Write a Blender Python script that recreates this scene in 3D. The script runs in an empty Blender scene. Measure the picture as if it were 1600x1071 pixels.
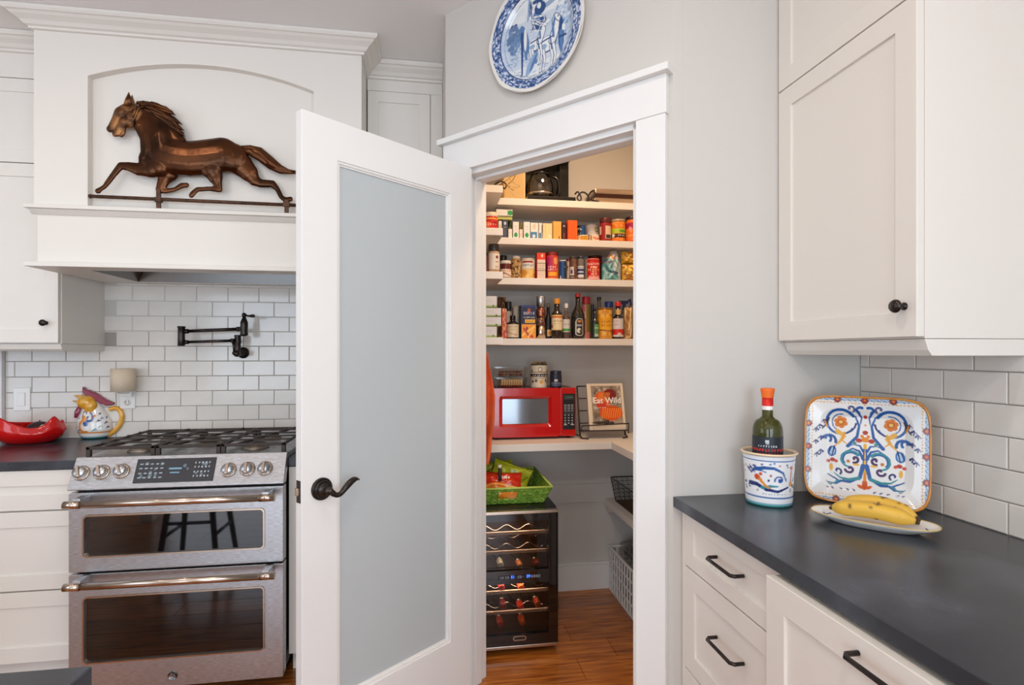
import bpy, bmesh, math, random
import numpy as np
from mathutils import Vector, Matrix
random.seed(7)
SC = bpy.context.scene
COL = SC.collection
PI = math.pi
# ---------------------------------------------------------------- camera
FPX, YAW, HY, EYE = 850.0, math.radians(8.7), 550.0, 1.351
cs, sn = math.cos(YAW), math.sin(YAW)
cam = bpy.data.cameras.new('camera'); camo = bpy.data.objects.new('camera', cam); COL.objects.link(camo)
cam.sensor_width = 36.0; cam.lens = FPX/1600*36.0; cam.shift_y = (HY-535.5)/1600
cam.clip_start = .02
camo.location = (0, 0, EYE); camo.rotation_euler = (PI/2, 0, -YAW)
SC.camera = camo
# ---------------------------------------------------------------- light and exposure
SC.view_settings.view_transform = 'Standard'; SC.view_settings.look = 'None'
SC.view_settings.gamma = 1.0; SC.view_settings.use_curve_mapping = False
SC.view_settings.exposure = -0.04
W = bpy.data.worlds.new('world'); SC.world = W; W.use_nodes = True
bg = W.node_tree.nodes['Background']; bg.inputs[0].default_value = (.72, .84, 1, 1); bg.inputs[1].default_value = 2.0
def area(name, loc, rot, sx, sy, power, col, shape='RECTANGLE', spread=PI):
    l = bpy.data.lights.new(name, 'AREA'); l.shape = shape; l.size = sx; l.size_y = sy; l.energy = power; l.color = col; l.spread = spread
    o = bpy.data.objects.new(name, l); o.location = loc; o.rotation_euler = rot; COL.objects.link(o); return o
DAY = (.76, .88, 1.0); WARM = (1.0, .80, .60); NEUT = (1.0, .88, .76)
area('window_daylight', (.45, -3.30, 1.25), (PI/2, 0, 0), 1.5, 2.2, 50, DAY)
area('window_daylight_west', (-2.35, -3.30, 1.25), (PI/2, 0, 0), 2.2, 2.2, 50, DAY)
area('side_window_daylight', (-3.85, .2, 1.5), (PI/2, 0, -PI/2), 2.0, 1.5, 10, DAY)
area('east_window_daylight', (1.40, -1.75, 1.55), (PI/2, 0, PI/2), 1.5, 1.5, 42, DAY)
for i, (x, y, p) in enumerate([(.12, .80, 5.5), (-1.35, 1.35, 4.5), (-.2, -.45, 13), (-1.5, -.9, 3.5), (-2.6, 1.2, 3), (-2.7, -.9, 3)]):
    area('ceiling_can_light', (x, y, 2.72), (0, 0, 0), .13, .13, p, NEUT, 'DISK')
area('pantry_ceiling_light', (.72, 2.22, 2.68), (0, 0, 0), .2, .2, 10.5, (1.0, .72, .48), 'DISK')

# ---------------------------------------------------------------- pixel rays onto real planes
def ray(px, py=550):
    u = (px-800)/FPX
    return Vector((u*cs+sn, -u*sn+cs, (HY-py)/FPX))
def on_y(px, py, Y): r = ray(px, py); t = Y/r.y; return Vector((r.x*t, Y, EYE+r.z*t))
def on_x(px, py, X): r = ray(px, py); t = X/r.x; return Vector((X, r.y*t, EYE+r.z*t))
def on_z(px, py, Z): r = ray(px, py); t = (Z-EYE)/r.z; return Vector((r.x*t, r.y*t, Z))
def depth(x, y): return x*sn+y*cs

# ---------------------------------------------------------------- colours, materials
def lin(c): c = c/255.0; return c/12.92 if c <= .04045 else ((c+.055)/1.055)**2.4
def S(r, g, b): return (lin(r), lin(g), lin(b), 1.0)
MATS = {}
def mat(name, col=(.8, .8, .8, 1), rough=.5, metal=0, spec=.5, coat=0, bump=None, var=None, attr=False, trans=0, emis=None, estr=1, coatr=.1, ior=1.45, stretch=None, alpha=None, objvar=0):
    if name in MATS: return MATS[name]
    m = bpy.data.materials.new(name); m.use_nodes = True; N = m.node_tree.nodes; L = m.node_tree.links
    b = N['Principled BSDF']; I = b.inputs
    I['Base Color'].default_value = col; I['Roughness'].default_value = rough; I['Metallic'].default_value = metal
    I['Specular IOR Level'].default_value = spec; I['Coat Weight'].default_value = coat; I['Coat Roughness'].default_value = coatr
    I['Transmission Weight'].default_value = trans; I['IOR'].default_value = ior
    if emis: I['Emission Color'].default_value = emis; I['Emission Strength'].default_value = estr
    tc = N.new('ShaderNodeTexCoord'); mp = N.new('ShaderNodeMapping'); L.new(tc.outputs['Object'], mp.inputs[0])
    if stretch: mp.inputs['Scale'].default_value = stretch
    src = None
    if attr:
        a = N.new('ShaderNodeVertexColor'); a.layer_name = 'Col'; src = a.outputs[0]
    if var:   # (scale, colour2, lo, hi)
        n = N.new('ShaderNodeTexNoise'); n.inputs['Scale'].default_value = var[0]; n.inputs['Detail'].default_value = 6; L.new(mp.outputs[0], n.inputs[0])
        r = N.new('ShaderNodeMapRange'); r.inputs[1].default_value = var[2]; r.inputs[2].default_value = var[3]; L.new(n.outputs[0], r.inputs[0])
        x = N.new('ShaderNodeMix'); x.data_type = 'RGBA'; x.inputs[6].default_value = col; x.inputs[7].default_value = var[1]
        if src: L.new(src, x.inputs[6])
        L.new(r.outputs[0], x.inputs[0]); src = x.outputs[2]
    if objvar:
        oi = N.new('ShaderNodeObjectInfo'); hs = N.new('ShaderNodeHueSaturation')
        rr = N.new('ShaderNodeMapRange'); rr.inputs[3].default_value = 1-objvar; rr.inputs[4].default_value = 1+objvar
        L.new(oi.outputs['Random'], rr.inputs[0]); L.new(rr.outputs[0], hs.inputs['Value'])
        if src: L.new(src, hs.inputs['Color'])
        else: hs.inputs['Color'].default_value = col
        src = hs.outputs[0]
    if src: L.new(src, I['Base Color'])
    if bump:  # (scale, strength, distance)
        n2 = N.new('ShaderNodeTexNoise'); n2.inputs['Scale'].default_value = bump[0]; n2.inputs['Detail'].default_value = 4; L.new(mp.outputs[0], n2.inputs[0])
        bm_ = N.new('ShaderNodeBump'); bm_.inputs['Strength'].default_value = bump[1]; bm_.inputs['Distance'].default_value = bump[2]
        L.new(n2.outputs[0], bm_.inputs['Height']); L.new(bm_.outputs[0], I['Normal'])
    MATS[name] = m; return m
def plain(rgb, rough=.45, metal=0, coat=0):
    return mat('paint_%d_%d_%d_%d_%d' % (*rgb, int(rough*100), int(metal*10+coat*3)), S(*rgb), rough, metal, coat=coat, bump=(60, .05, .001))
PAINT = mat('cabinet_paint', S(231, 225, 216), .42, bump=(180, .04, .0006))
PAINTW = mat('trim_paint', S(234, 233, 230), .36, bump=(160, .04, .0006))
WALLP = mat('wall_paint', S(206, 201, 194), .75, bump=(350, .15, .0006))
CEIL = mat('ceiling_paint', S(243, 241, 238), .85, bump=(350, .12, .0006))
TILE = mat('tile_glaze', S(222, 215, 206), .16, coat=.35, var=(9, S(229, 224, 217), .35, .7), bump=(7, .12, .004), objvar=.015)
GROUT = mat('grout', S(176, 168, 160), .9, bump=(300, .3, .001))
GROUTL = mat('grout_light', S(170, 162, 154), .9, bump=(300, .3, .001))
STONE = mat('honed_black_stone', S(44, 47, 53), .26, spec=.55, var=(5, S(92, 98, 108), .46, .9), bump=(120, .12, .0008))
STEEL = mat('brushed_steel', S(206, 210, 216), .34, 1, bump=(90, .02, .0004), stretch=(1, 1, 30), var=(40, S(172, 170, 169), .4, .6))
STEELW = mat('polished_warm_steel', S(205, 188, 172), .2, 1)
STEELD = mat('hood_liner_steel', S(120, 118, 116), .25, 1)
BRONZE = mat('oil_rubbed_bronze', S(54, 48, 46), .24, .75, var=(30, S(78, 66, 58), .5, .8))
IRON = mat('cast_iron', S(64, 55, 50), .55, .2, bump=(260, .3, .0008))
BLKG = mat('oven_glass', S(10, 11, 13), .04, spec=.7, coat=1, coatr=.02)
BLK = mat('black_plastic', S(16, 16, 18), .35)
RUBBER = mat('dark_body', S(38, 38, 40), .5)
FROST = mat('frosted_glass', S(186, 193, 195), .3, spec=.5, bump=(90, .04, .0006))
COPPER = mat('aged_copper', S(94, 57, 34), .25, .88, var=(6, S(40, 25, 17), .40, .66), bump=(40, .12, .002))
COPPERP = mat('worn_copper_head', S(150, 104, 66), .38, .85, var=(26, S(72, 46, 30), .42, .64), bump=(60, .4, .003))
def glassm(name, tint, rough=.02, gl=1.45, boost=.03):
    m = bpy.data.materials.new(name); m.use_nodes = True; N = m.node_tree.nodes; L = m.node_tree.links
    N.remove(N['Principled BSDF']); out = N['Material Output']
    t = N.new('ShaderNodeBsdfTransparent'); t.inputs[0].default_value = tint; g = N.new('ShaderNodeBsdfGlossy'); g.inputs['Roughness'].default_value = rough
    f = N.new('ShaderNodeFresnel'); f.inputs[0].default_value = gl; a = N.new('ShaderNodeMath'); a.inputs[1].default_value = boost; L.new(f.outputs[0], a.inputs[0])
    x = N.new('ShaderNodeMixShader'); L.new(a.outputs[0], x.inputs[0]); L.new(t.outputs[0], x.inputs[1]); L.new(g.outputs[0], x.inputs[2]); L.new(x.outputs[0], out.inputs[0]); MATS[name] = m; return m
GLASS = mat('clear_glass', (1, 1, 1, 1), .03, trans=1, ior=1.3)
ATTR_GLOSS = mat('glazed_print', rough=.13, coat=.5, coatr=.04, attr=True)
ATTR_SATIN = mat('printed_label', rough=.45, attr=True)
CERAM = mat('white_glaze', S(238, 234, 228), .14, coat=.5, coatr=.05)

# ---------------------------------------------------------------- mesh building
ORG = {}
def setp(o, label=None, cat=None, group=None, kind=None):
    if label: o['label'] = label
    if cat: o['category'] = cat
    if group: o['group'] = group
    if kind: o['kind'] = kind
    return o
def thing(name, loc, label, cat, group=None, kind=None, rotz=0):
    o = bpy.data.objects.new(name, None); o.empty_display_size = .05; COL.objects.link(o)
    o.location = loc; o.rotation_euler = (0, 0, rotz); ORG[o.name] = Vector(loc)
    return setp(o, label, cat, group, kind)
class MB:
    def __init__(s): s.v = []; s.f = []; s.sm = []; s.c = None
    def add(s, vs, fs, smooth=False):
        n = len(s.v); s.v += [tuple(p) for p in vs]; s.f += [tuple(i+n for i in f) for f in fs]; s.sm += [smooth]*len(fs); return s
    def box(s, x0, x1, y0, y1, z0, z1, M=None):
        x0, x1 = min(x0, x1), max(x0, x1); y0, y1 = min(y0, y1), max(y0, y1); z0, z1 = min(z0, z1), max(z0, z1)
        vs = [(x0, y0, z0), (x1, y0, z0), (x1, y1, z0), (x0, y1, z0), (x0, y0, z1), (x1, y0, z1), (x1, y1, z1), (x0, y1, z1)]
        if M: vs = [M @ Vector(p) for p in vs]
        return s.add(vs, [(0, 3, 2, 1), (4, 5, 6, 7), (0, 1, 5, 4), (1, 2, 6, 5), (2, 3, 7, 6), (3, 0, 4, 7)])
    def lathe(s, prof, seg=24, M=None, cap=True, smooth=True, arc=(0, 2*PI)):
        full = abs(arc[1]-arc[0]-2*PI) < 1e-6; n = seg if full else seg+1; vs = []
        for r, z in prof:
            for i in range(n):
                a = arc[0]+(arc[1]-arc[0])*i/seg; vs.append(Vector((r*math.cos(a), r*math.sin(a), z)))
        if M: vs = [M @ p for p in vs]
        fs = []
        for k in range(len(prof)-1):
            for i in range(seg):
                j = (i+1) % n; fs.append((k*n+i, k*n+j, (k+1)*n+j, (k+1)*n+i))
        s.add(vs, fs, smooth)
        if cap and full:
            b = len(s.v)-len(vs)
            if prof[0][0] > 1e-5: s.f.append(tuple(b+i for i in range(n))[::-1]); s.sm.append(False)
            if prof[-1][0] > 1e-5: s.f.append(tuple(b+(len(prof)-1)*n+i for i in range(n))); s.sm.append(False)
        return s
    def tube(s, pts, rad, seg=8, M=None, flat=None, ends=True):
        pts = [Vector(p) for p in pts]; n = len(pts)
        rs = rad if isinstance(rad, (list, tuple)) else [rad]*n
        T = [(pts[min(i+1, n-1)]-pts[max(i-1, 0)]).normalized() for i in range(n)]
        up = Vector((0, 0, 1)) if abs(T[0].z) < .9 else Vector((0, 1, 0))
        a = T[0].cross(up).normalized(); rings = []
        for i in range(n):
            a = (a-T[i]*a.dot(T[i])).normalized(); b = T[i].cross(a)
            ring = []
            for k in range(seg):
                t = 2*PI*k/seg; d = a*math.cos(t)*rs[i]+b*math.sin(t)*rs[i]
                if flat: d = Vector((d.x*flat[0], d.y*flat[1], d.z*flat[2]))
                ring.append(pts[i]+d)
            rings.append(ring)
        vs = [p for r in rings for p in r]
        if M: vs = [M @ p for p in vs]
        fs = [(i*seg+k, i*seg+(k+1) % seg, (i+1)*seg+(k+1) % seg, (i+1)*seg+k) for i in range(n-1) for k in range(seg)]
        base = len(s.v); s.add(vs, fs, True)
        if ends:
            s.f.append(tuple(base+k for k in range(seg))[::-1]); s.sm.append(False)
            s.f.append(tuple(base+(n-1)*seg+k for k in range(seg))); s.sm.append(False)
        return s
    def ball(s, c, r, sc=(1, 1, 1), seg=14, ring=9, M=None):
        c = Vector(c); vs = [c+Vector((0, 0, -r*sc[2]))]
        for j in range(1, ring):
            t = PI*j/ring-PI/2
            for i in range(seg):
                p = 2*PI*i/seg; vs.append(c+Vector((r*sc[0]*math.cos(t)*math.cos(p), r*sc[1]*math.cos(t)*math.sin(p), r*sc[2]*math.sin(t))))
        vs.append(c+Vector((0, 0, r*sc[2])))
        if M: vs = [M @ p for p in vs]
        fs = [(0, 1+(i+1) % seg, 1+i) for i in range(seg)]
        for j in range(ring-2):
            for i in range(seg):
                a = 1+j*seg; fs.append((a+i, a+(i+1) % seg, a+seg+(i+1) % seg, a+seg+i))
        a = 1+(ring-2)*seg; e = len(vs)-1
        fs += [(a+i, a+(i+1) % seg, e) for i in range(seg)]
        return s.add(vs, fs, True)
    def prism(s, poly, lo, hi, axis='y', M=None, smooth=False):
        def mk(p, h):
            if axis == 'y': return Vector((p[0], h, p[1]))
            if axis == 'x': return Vector((h, p[0], p[1]))
            return Vector((p[0], p[1], h))
        n = len(poly); vs = [mk(p, lo) for p in poly]+[mk(p, hi) for p in poly]
        if M: vs = [M @ p for p in vs]
        fs = [tuple(range(n))[::-1], tuple(range(n, 2*n))]+[(i, (i+1) % n, n+(i+1) % n, n+i) for i in range(n)]
        return s.add(vs, fs, smooth)
    def ringframe(s, outer, inner, lo, hi, mk):
        """flat ring between two same-length outlines, front at hi"""
        n = len(outer)
        vs = [mk(p, hi) for p in outer]+[mk(p, hi) for p in inner]+[mk(p, lo) for p in outer]+[mk(p, lo) for p in inner]
        fs = []
        for i in range(n):
            j = (i+1) % n
            fs += [(i, j, n+j, n+i), (2*n+j, 2*n+i, 3*n+i, 3*n+j), (i, 2*n+i, 2*n+j, j), (n+j, 3*n+j, 3*n+i, n+i)]
        return s.add(vs, fs)
    def build(s, name, m, parent=None, local=False, bev=0, fix=True, sub=0):
        vs = s.v
        if parent is not None and not local:
            root = parent
            while root.parent: root = root.parent
            o0 = ORG[root.name]; R = Matrix.Rotation(-root.rotation_euler.z, 3, 'Z')
            vs = [R @ (Vector(p)-o0) for p in vs]
        me = bpy.data.meshes.new(name); me.from_pydata([tuple(p) for p in vs], [], s.f)
        me.polygons.foreach_set('use_smooth', s.sm)
        if s.c is not None:
            ca = me.color_attributes.new('Col', 'FLOAT_COLOR', 'POINT'); ca.data.foreach_set('color', np.asarray(s.c, dtype=np.float32).ravel())
        if fix:
            b = bmesh.new(); b.from_mesh(me); bmesh.ops.recalc_face_normals(b, faces=b.faces); b.to_mesh(me); b.free()
        me.materials.append(m)
        o = bpy.data.objects.new(name, me); COL.objects.link(o)
        if parent is not None: o.parent = parent
        else: ORG[o.name] = Vector((0, 0, 0))
        if bev:
            md = o.modifiers.new('bevel', 'BEVEL'); md.width = bev; md.segments = 2; md.limit_method = 'ANGLE'; md.angle_limit = .6
        if sub:
            md = o.modifiers.new('sub', 'SUBSURF'); md.levels = sub; md.render_levels = sub
        return o
def simple(name, m, label, cat, group=None, kind=None, mb=None, bev=0, loc=None):
    """one-mesh top-level object, origin moved to loc"""
    if loc is None:
        v = np.array([tuple(p) for p in mb.v]); loc = ((v[:, 0].min()+v[:, 0].max())/2, (v[:, 1].min()+v[:, 1].max())/2, v[:, 2].min())
    mb.v = [tuple(Vector(p)-Vector(loc)) for p in mb.v]
    o = mb.build(name, m, None, bev=bev); o.location = loc; ORG[o.name] = Vector(loc)
    return setp(o, label, cat, group, kind)
def copy_tree(o, parent=None):
    c = o.copy(); COL.objects.link(c)
    if parent is not None: c.parent = parent; c.matrix_parent_inverse = o.matrix_parent_inverse.copy()
    for ch in list(o.children): copy_tree(ch, c)
    return c
def struct(name, mb, m, label=None, bev=0):
    o = mb.build(name, m, None, bev=bev); return setp(o, label, None, None, 'structure')
def text_mb(string, size, extrude=.0004, M=None, align='CENTER', bold=0):
    cu = bpy.data.curves.new('t', 'FONT'); cu.body = string; cu.size = size; cu.extrude = extrude; cu.align_x = align; cu.align_y = 'CENTER'; cu.resolution_u = 2; cu.offset = bold
    o = bpy.data.objects.new('t', cu); COL.objects.link(o)
    me = bpy.data.meshes.new_from_object(o); bpy.data.objects.remove(o)
    mb = MB(); vs = [v.co.copy() for v in me.vertices]
    if M: vs = [M @ p for p in vs]
    mb.add(vs, [tuple(p.vertices) for p in me.polygons]); bpy.data.meshes.remove(me); return mb
def frame_M(O, U, V, Nn):
    """local x->U, y->V, z->N at O"""
    return Matrix(((U[0], V[0], Nn[0], O[0]), (U[1], V[1], Nn[1], O[1]), (U[2], V[2], Nn[2], O[2]), (0, 0, 0, 1)))
def shaker(parent, O, U, Nn, w, h, st=.055, th=.02, rec=.007, m=None, name='door', rails=None, slope=.006):
    """a shaker front: corner O (lower, start), U across, z up, N outward; frame is the part, panel its sub-part"""
    m = m or PAINT; M = frame_M(O, U, (0, 0, 1), Nn)
    mk = lambda p, d: M @ Vector((p[0], p[1], d))
    rb, rt = rails or (st, st)
    out = [(0, 0), (w, 0), (w, h), (0, h)]; inn = [(st, rb), (w-st, rb), (w-st, h-rt), (st, h-rt)]
    mb = MB(); mb.ringframe(out, inn, 0, th, mk); o = mb.build(name, m, parent, bev=.0016)
    p = MB(); p.box(st-.006, w-st+.006, rb-.006, h-rt+.006, .001, th-rec, M); p.build('panel', m, o)
    return o
def slab(parent, O, U, Nn, w, h, th=.02, m=None, name='drawer'):
    M = frame_M(O, U, (0, 0, 1), Nn); mb = MB(); mb.box(0, w, 0, h, 0, th, M); return mb.build(name, m or PAINT, parent, bev=.0016)

# ---------------------------------------------------------------- painted canvases -> colour attribute on dense glazed / printed surfaces
class Canvas:
    def __init__(s, w, h, bgc, asp=1.0):
        s.w, s.h = w, h; s.a = np.zeros((h, w, 3)); s.a[:] = [lin(c) for c in bgc]
        yy, xx = np.mgrid[0:h, 0:w]; s.X = (xx+.5)/w; s.Y = (yy+.5)/h; s.asp = asp   # u right, v up, asp = width/height
    def put(s, mask, c, al=1.0):
        m = np.clip(mask, 0, 1)[..., None]*al; s.a[:] = s.a*(1-m)+np.array([lin(q) for q in c])*m
    def rect(s, u0, u1, v0, v1, c, al=1): s.put(((s.X >= u0) & (s.X <= u1) & (s.Y >= v0) & (s.Y <= v1)).astype(float), c, al)
    def disc(s, u, v, r, c, ry=None, al=1, rot=0):
        dx = (s.X-u)*s.asp; dy = s.Y-v; ca, sa = math.cos(rot), math.sin(rot)
        x = dx*ca+dy*sa; y = -dx*sa+dy*ca; d = np.sqrt((x/r)**2+(y/(ry or r))**2); s.put(np.clip((1-d)*min(r, ry or r)*s.h+.5, 0, 1), c, al)
    def line(s, pts, w, c, al=1, w2=None):
        m = np.zeros((s.h, s.w)); n = len(pts)-1
        for i in range(n):
            ax, ay = pts[i][0]*s.asp, pts[i][1]; bx, by = pts[i+1][0]*s.asp, pts[i+1][1]
            dx, dy = bx-ax, by-ay; L2 = dx*dx+dy*dy+1e-12
            px, py = s.X*s.asp, s.Y
            t = np.clip(((px-ax)*dx+(py-ay)*dy)/L2, 0, 1); d = np.hypot(px-ax-t*dx, py-ay-t*dy)
            wi = w if w2 is None else w+(w2-w)*(i+t)/n
            m = np.maximum(m, np.clip((wi-d)*s.h+.5, 0, 1))
        s.put(m, c, al)
    def spiral(s, u, v, r0, r1, a0, a1, w, c, w2=None, k=26):
        pts = [(u+(r0+(r1-r0)*i/k)*math.cos(a0+(a1-a0)*i/k)/s.asp, v+(r0+(r1-r0)*i/k)*math.sin(a0+(a1-a0)*i/k)) for i in range(k+1)]
        s.line(pts, w, c, 1, w2); return pts[-1]
    def scrib(s, u0, u1, v, hgt, c, n=8, seed=1, al=1):
        """a row of tiny unreadable print"""
        rn = random.Random(seed); st = (u1-u0)/n
        for i in range(n):
            x = u0+st*(i+.15); k = rn.random()
            s.rect(x, x+st*.32, v-hgt/2, v+hgt/2, c, al)
            if k < .6: s.rect(x, x+st*.7, v+hgt*(.1 if k < .3 else -.5), v+hgt*(.5 if k < .3 else -.1), c, al)
    def noise(s, c, dens, cell, u0=0, u1=1, v0=0, v1=1, seed=3, al=1):
        rn = np.random.RandomState(seed); gh = max(2, int(s.h/cell)); gw = max(2, int(s.w/cell)); g = rn.rand(gh, gw) < dens
        yi = np.minimum((s.Y*gh).astype(int), gh-1); xi = np.minimum((s.X*gw).astype(int), gw-1)
        s.put((g[yi, xi] & (s.X >= u0) & (s.X <= u1) & (s.Y >= v0) & (s.Y <= v1)).astype(float), c, al)
    def sample(s, u, v):
        xi = np.clip((np.asarray(u)*s.w).astype(int), 0, s.w-1); yi = np.clip((np.asarray(v)*s.h).astype(int), 0, s.h-1)
        return np.concatenate([s.a[yi, xi], np.ones((len(xi), 1))], axis=1)
def grid_mb(nu, nv, pos, canvas, uv=None, thick=None):
    """surface sheet with painted colour; pos(u,v) -> point"""
    mb = MB(); us, vs = [], []
    for j in range(nv+1):
        for i in range(nu+1):
            u, v = i/nu, j/nv; mb.v.append(tuple(pos(u, v)))
            if uv: u, v = uv(u, v)
            us.append(u); vs.append(v)
    mb.f = [(j*(nu+1)+i, j*(nu+1)+i+1, (j+1)*(nu+1)+i+1, (j+1)*(nu+1)+i) for j in range(nv) for i in range(nu)]
    mb.sm = [True]*len(mb.f); mb.c = canvas.sample(us, vs); return mb
# ================================================================ THE ROOM
YW = 3.06            # range wall
XE = 1.371           # right-hand wall
YR = 1.551           # short return wall behind the right counter
CZ = 2.74
CT = .914            # counter top height
ANG = math.radians(47)
Cc = Vector((.729, YR, 0)); E = Vector((-math.sin(PI/2-ANG), math.cos(PI/2-ANG), 0))  # along the pantry wall, away from the counter
E = Vector((-math.cos(ANG), math.sin(ANG), 0)); NO = Vector((-math.sin(ANG), -math.cos(ANG), 0))
WL = .969
XS = (Cc+E*WL).x; YS = (Cc+E*WL).y
MD = frame_M(Cc, E, (0, 0, 1), NO)          # local: x along wall, y up, z out to the kitchen
S0, S1, HD = .112, .866, 2.072               # opening

f = MB(); f.box(-4, 3, -3.5, 3.3, -.12, -.014); floor = struct('floor', f, GROUT, 'floor below the boards')
# planks
WOODP = mat('amber_heart_pine', S(196, 118, 46), .22, coat=.35, coatr=.14, var=(5, S(132, 68, 24), .38, .66), bump=(30, .1, .001), stretch=(1, 14, 14), objvar=.28)
random.seed(3); pw = .148; y = 3.06; row = 0; rest = MB()
while y > -3.4:
    x = -3.98+random.uniform(-1.0, 0)
    while x < 1.36:
        L = random.uniform(1.1, 1.9); a, b = max(x, -3.98), min(x+L, 1.365)
        if b-a > .02:
            vis = y > 1.0 and b > -2.3
            if vis:
                mb = MB(); mb.box(a+.0008, b-.0008, y-pw+.001, y-.001, -.014, 0); o = mb.build('plank', WOODP, floor, bev=.0012)
            else: rest.box(a+.0008, b-.0008, y-pw+.001, y-.001, -.014, 0)
        x += L
    y -= pw; row += 1
setp(rest.build('planks_beyond_view', WOODP, floor), kind='stuff')
c = MB(); c.box(-4, 1.5, -3.5, 3.3, CZ, CZ+.08); struct('ceiling', c, CEIL, 'flat off-white ceiling')

# walls
w = MB(); w.box(-4, XS, YW, YW+.12, 0, CZ); wall_north = struct('wall_north', w, GROUTL, 'wall behind the range')
w = MB(); w.box(XS+.0005, XE+.1, 3.0, 3.12, 0, CZ); struct('wall_pantry_north', w, WALLP, 'back wall of the pantry')
w = MB(); w.box(XE, XE+.12, -1.0, YR+.05, 0, CZ); w.box(XE, XE+.12, -3.5, -2.5, 0, CZ); w.box(XE, XE+.12, -2.5, -1.0, 0, .8); w.box(XE, XE+.12, -2.5, -1.0, 2.3, CZ); wall_east = struct('wall_east', w, WALLP, 'right-hand wall')
w = MB(); w.box(.76, XE+.06, YR, YR+.1, 0, CZ); w.prism([(Cc.x, YR), (.7598, YR), (.7598, YR+.03)], 0, CZ, 'z'); wall_return = struct('wall_return', w, WALLP, 'short wall at the end of the right counter')
w = MB(); w.box(1.32, 1.44, YR+.1, 3.0, 0, CZ); struct('wall_pantry_east', w, WALLP, 'right side wall of the pantry')
w = MB(); w.box(XS, XS+.115, YS+.06, 3.06, 0, CZ); struct('wall_pantry_west', w, WALLP, 'left side wall of the pantry')
TH = .115
w = MB()
def wb(x0, x1, y0, y1, z0=-TH, z1=0): w.box(x0, x1, y0, y1, z0, z1, MD)
wb(0, S0, 0, CZ); wb(S1, WL, 0, CZ); wb(S0, S1, HD, CZ); wall_diag = struct('wall_diagonal', w, WALLP, 'grey angled wall with the pantry doorway')
w = MB(); w.box(XS+.115, 1.32, YS+.1, 3.0, 2.70, 2.735)
struct('ceiling_pantry', w, CEIL, 'ceiling of the pantry')
w = MB(); w.box(-4.1, -4.0, -3.5, -.9, 0, CZ); w.box(-4.1, -4.0, 1.3, 3.2, 0, CZ); w.box(-4.1, -4.0, -.9, 1.3, 0, .7); w.box(-4.1, -4.0, -.9, 1.3, 2.3, CZ); struct('wall_west', w, WALLP, 'far left wall with a window opening')
w = MB()
for a, b in ((-4.1, -3.5), (-1.2, -.35), (1.25, 1.49)): w.box(a, b, -3.5, -3.4, 0, CZ)
for a, b in ((-3.5, -1.2), (-.35, 1.25)): w.box(a, b, -3.5, -3.4, 0, .12); w.box(a, b, -3.5, -3.4, 2.35, CZ)
struct('wall_south', w, WALLP, 'wall with two windows behind the photographer')

# casing, jambs, header of the pantry door
def tb(parts, name='trim_1', bev=.0015):
    t = thing(name, tuple(Cc), None, None, kind='structure')
    return t
trim = thing('trim_1', tuple(Cc), 'white flat casing around the pantry doorway', None, kind='structure')
def tpart(name, x0, x1, y0, y1, z0, z1, bev=.0018):
    mb = MB(); mb.box(x0, x1, y0, y1, z0, z1, MD); return mb.build(name, PAINTW, trim, bev=bev)
tpart('casing', .016, S0, 0, HD, 0, .02); tpart('casing', S1, .955, 0, HD, 0, .02)
tpart('header_board', .012, .960, HD, HD+.118, 0, .023)
tpart('header_cap', -.002, .975, HD+.118, HD+.140, 0, .045)
JT = .018
tpart('jamb', S0-.002, S0+JT, 0, HD, -TH-.002, .001); tpart('jamb', S1-JT, S1+.002, 0, HD, -TH-.002, .001); tpart('jamb', S0, S1, HD-JT, HD+.002, -TH-.002, .001)
tpart('door_stop', S0+JT, S0+JT+.011, 0, HD-JT, -.078, -.04); tpart('door_stop', S1-JT-.011, S1-JT, 0, HD-JT, -.078, -.04); tpart('door_stop', S0+JT, S1-JT, HD-JT-.011, HD-JT, -.078, -.04)
# baseboards
w = MB(); w.box(XS+.115, 1.32, 2.984, 3.0, 0, .145); w.box(XS+.115, 1.32, 2.978, 3.0, .145, .157); struct('baseboard_pantry', w, PAINTW, 'white baseboard along the back of the pantry', bev=.002)
w = MB(); w.box(XS+.115, XS+.131, 2.3, 3.0, 0, .145); struct('baseboard_pantry_west', w, PAINTW, 'white baseboard on the left side of the pantry')
w = MB(); w.box(1.304, 1.32, 1.7, 3.0, 0, .145); struct('baseboard_pantry_east', w, PAINTW, 'white baseboard on the right side of the pantry')
w = MB(); w.box(1.30, 1.32, 2.6, 3.0, .16, .2)
w = MB(); w.box(XS+.115, 1.32, 2.992, 3.0, .495, .60); struct('trim_2', w, WALLP, 'white cleat board on the back wall of the pantry', bev=.001)
w = MB(); w.box(XS+.115, 1.32, 2.99, 3.0, 1.575, 1.665); struct('trim_3', w, WALLP, 'white cleat board under the third pantry shelf', bev=.001)

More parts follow.
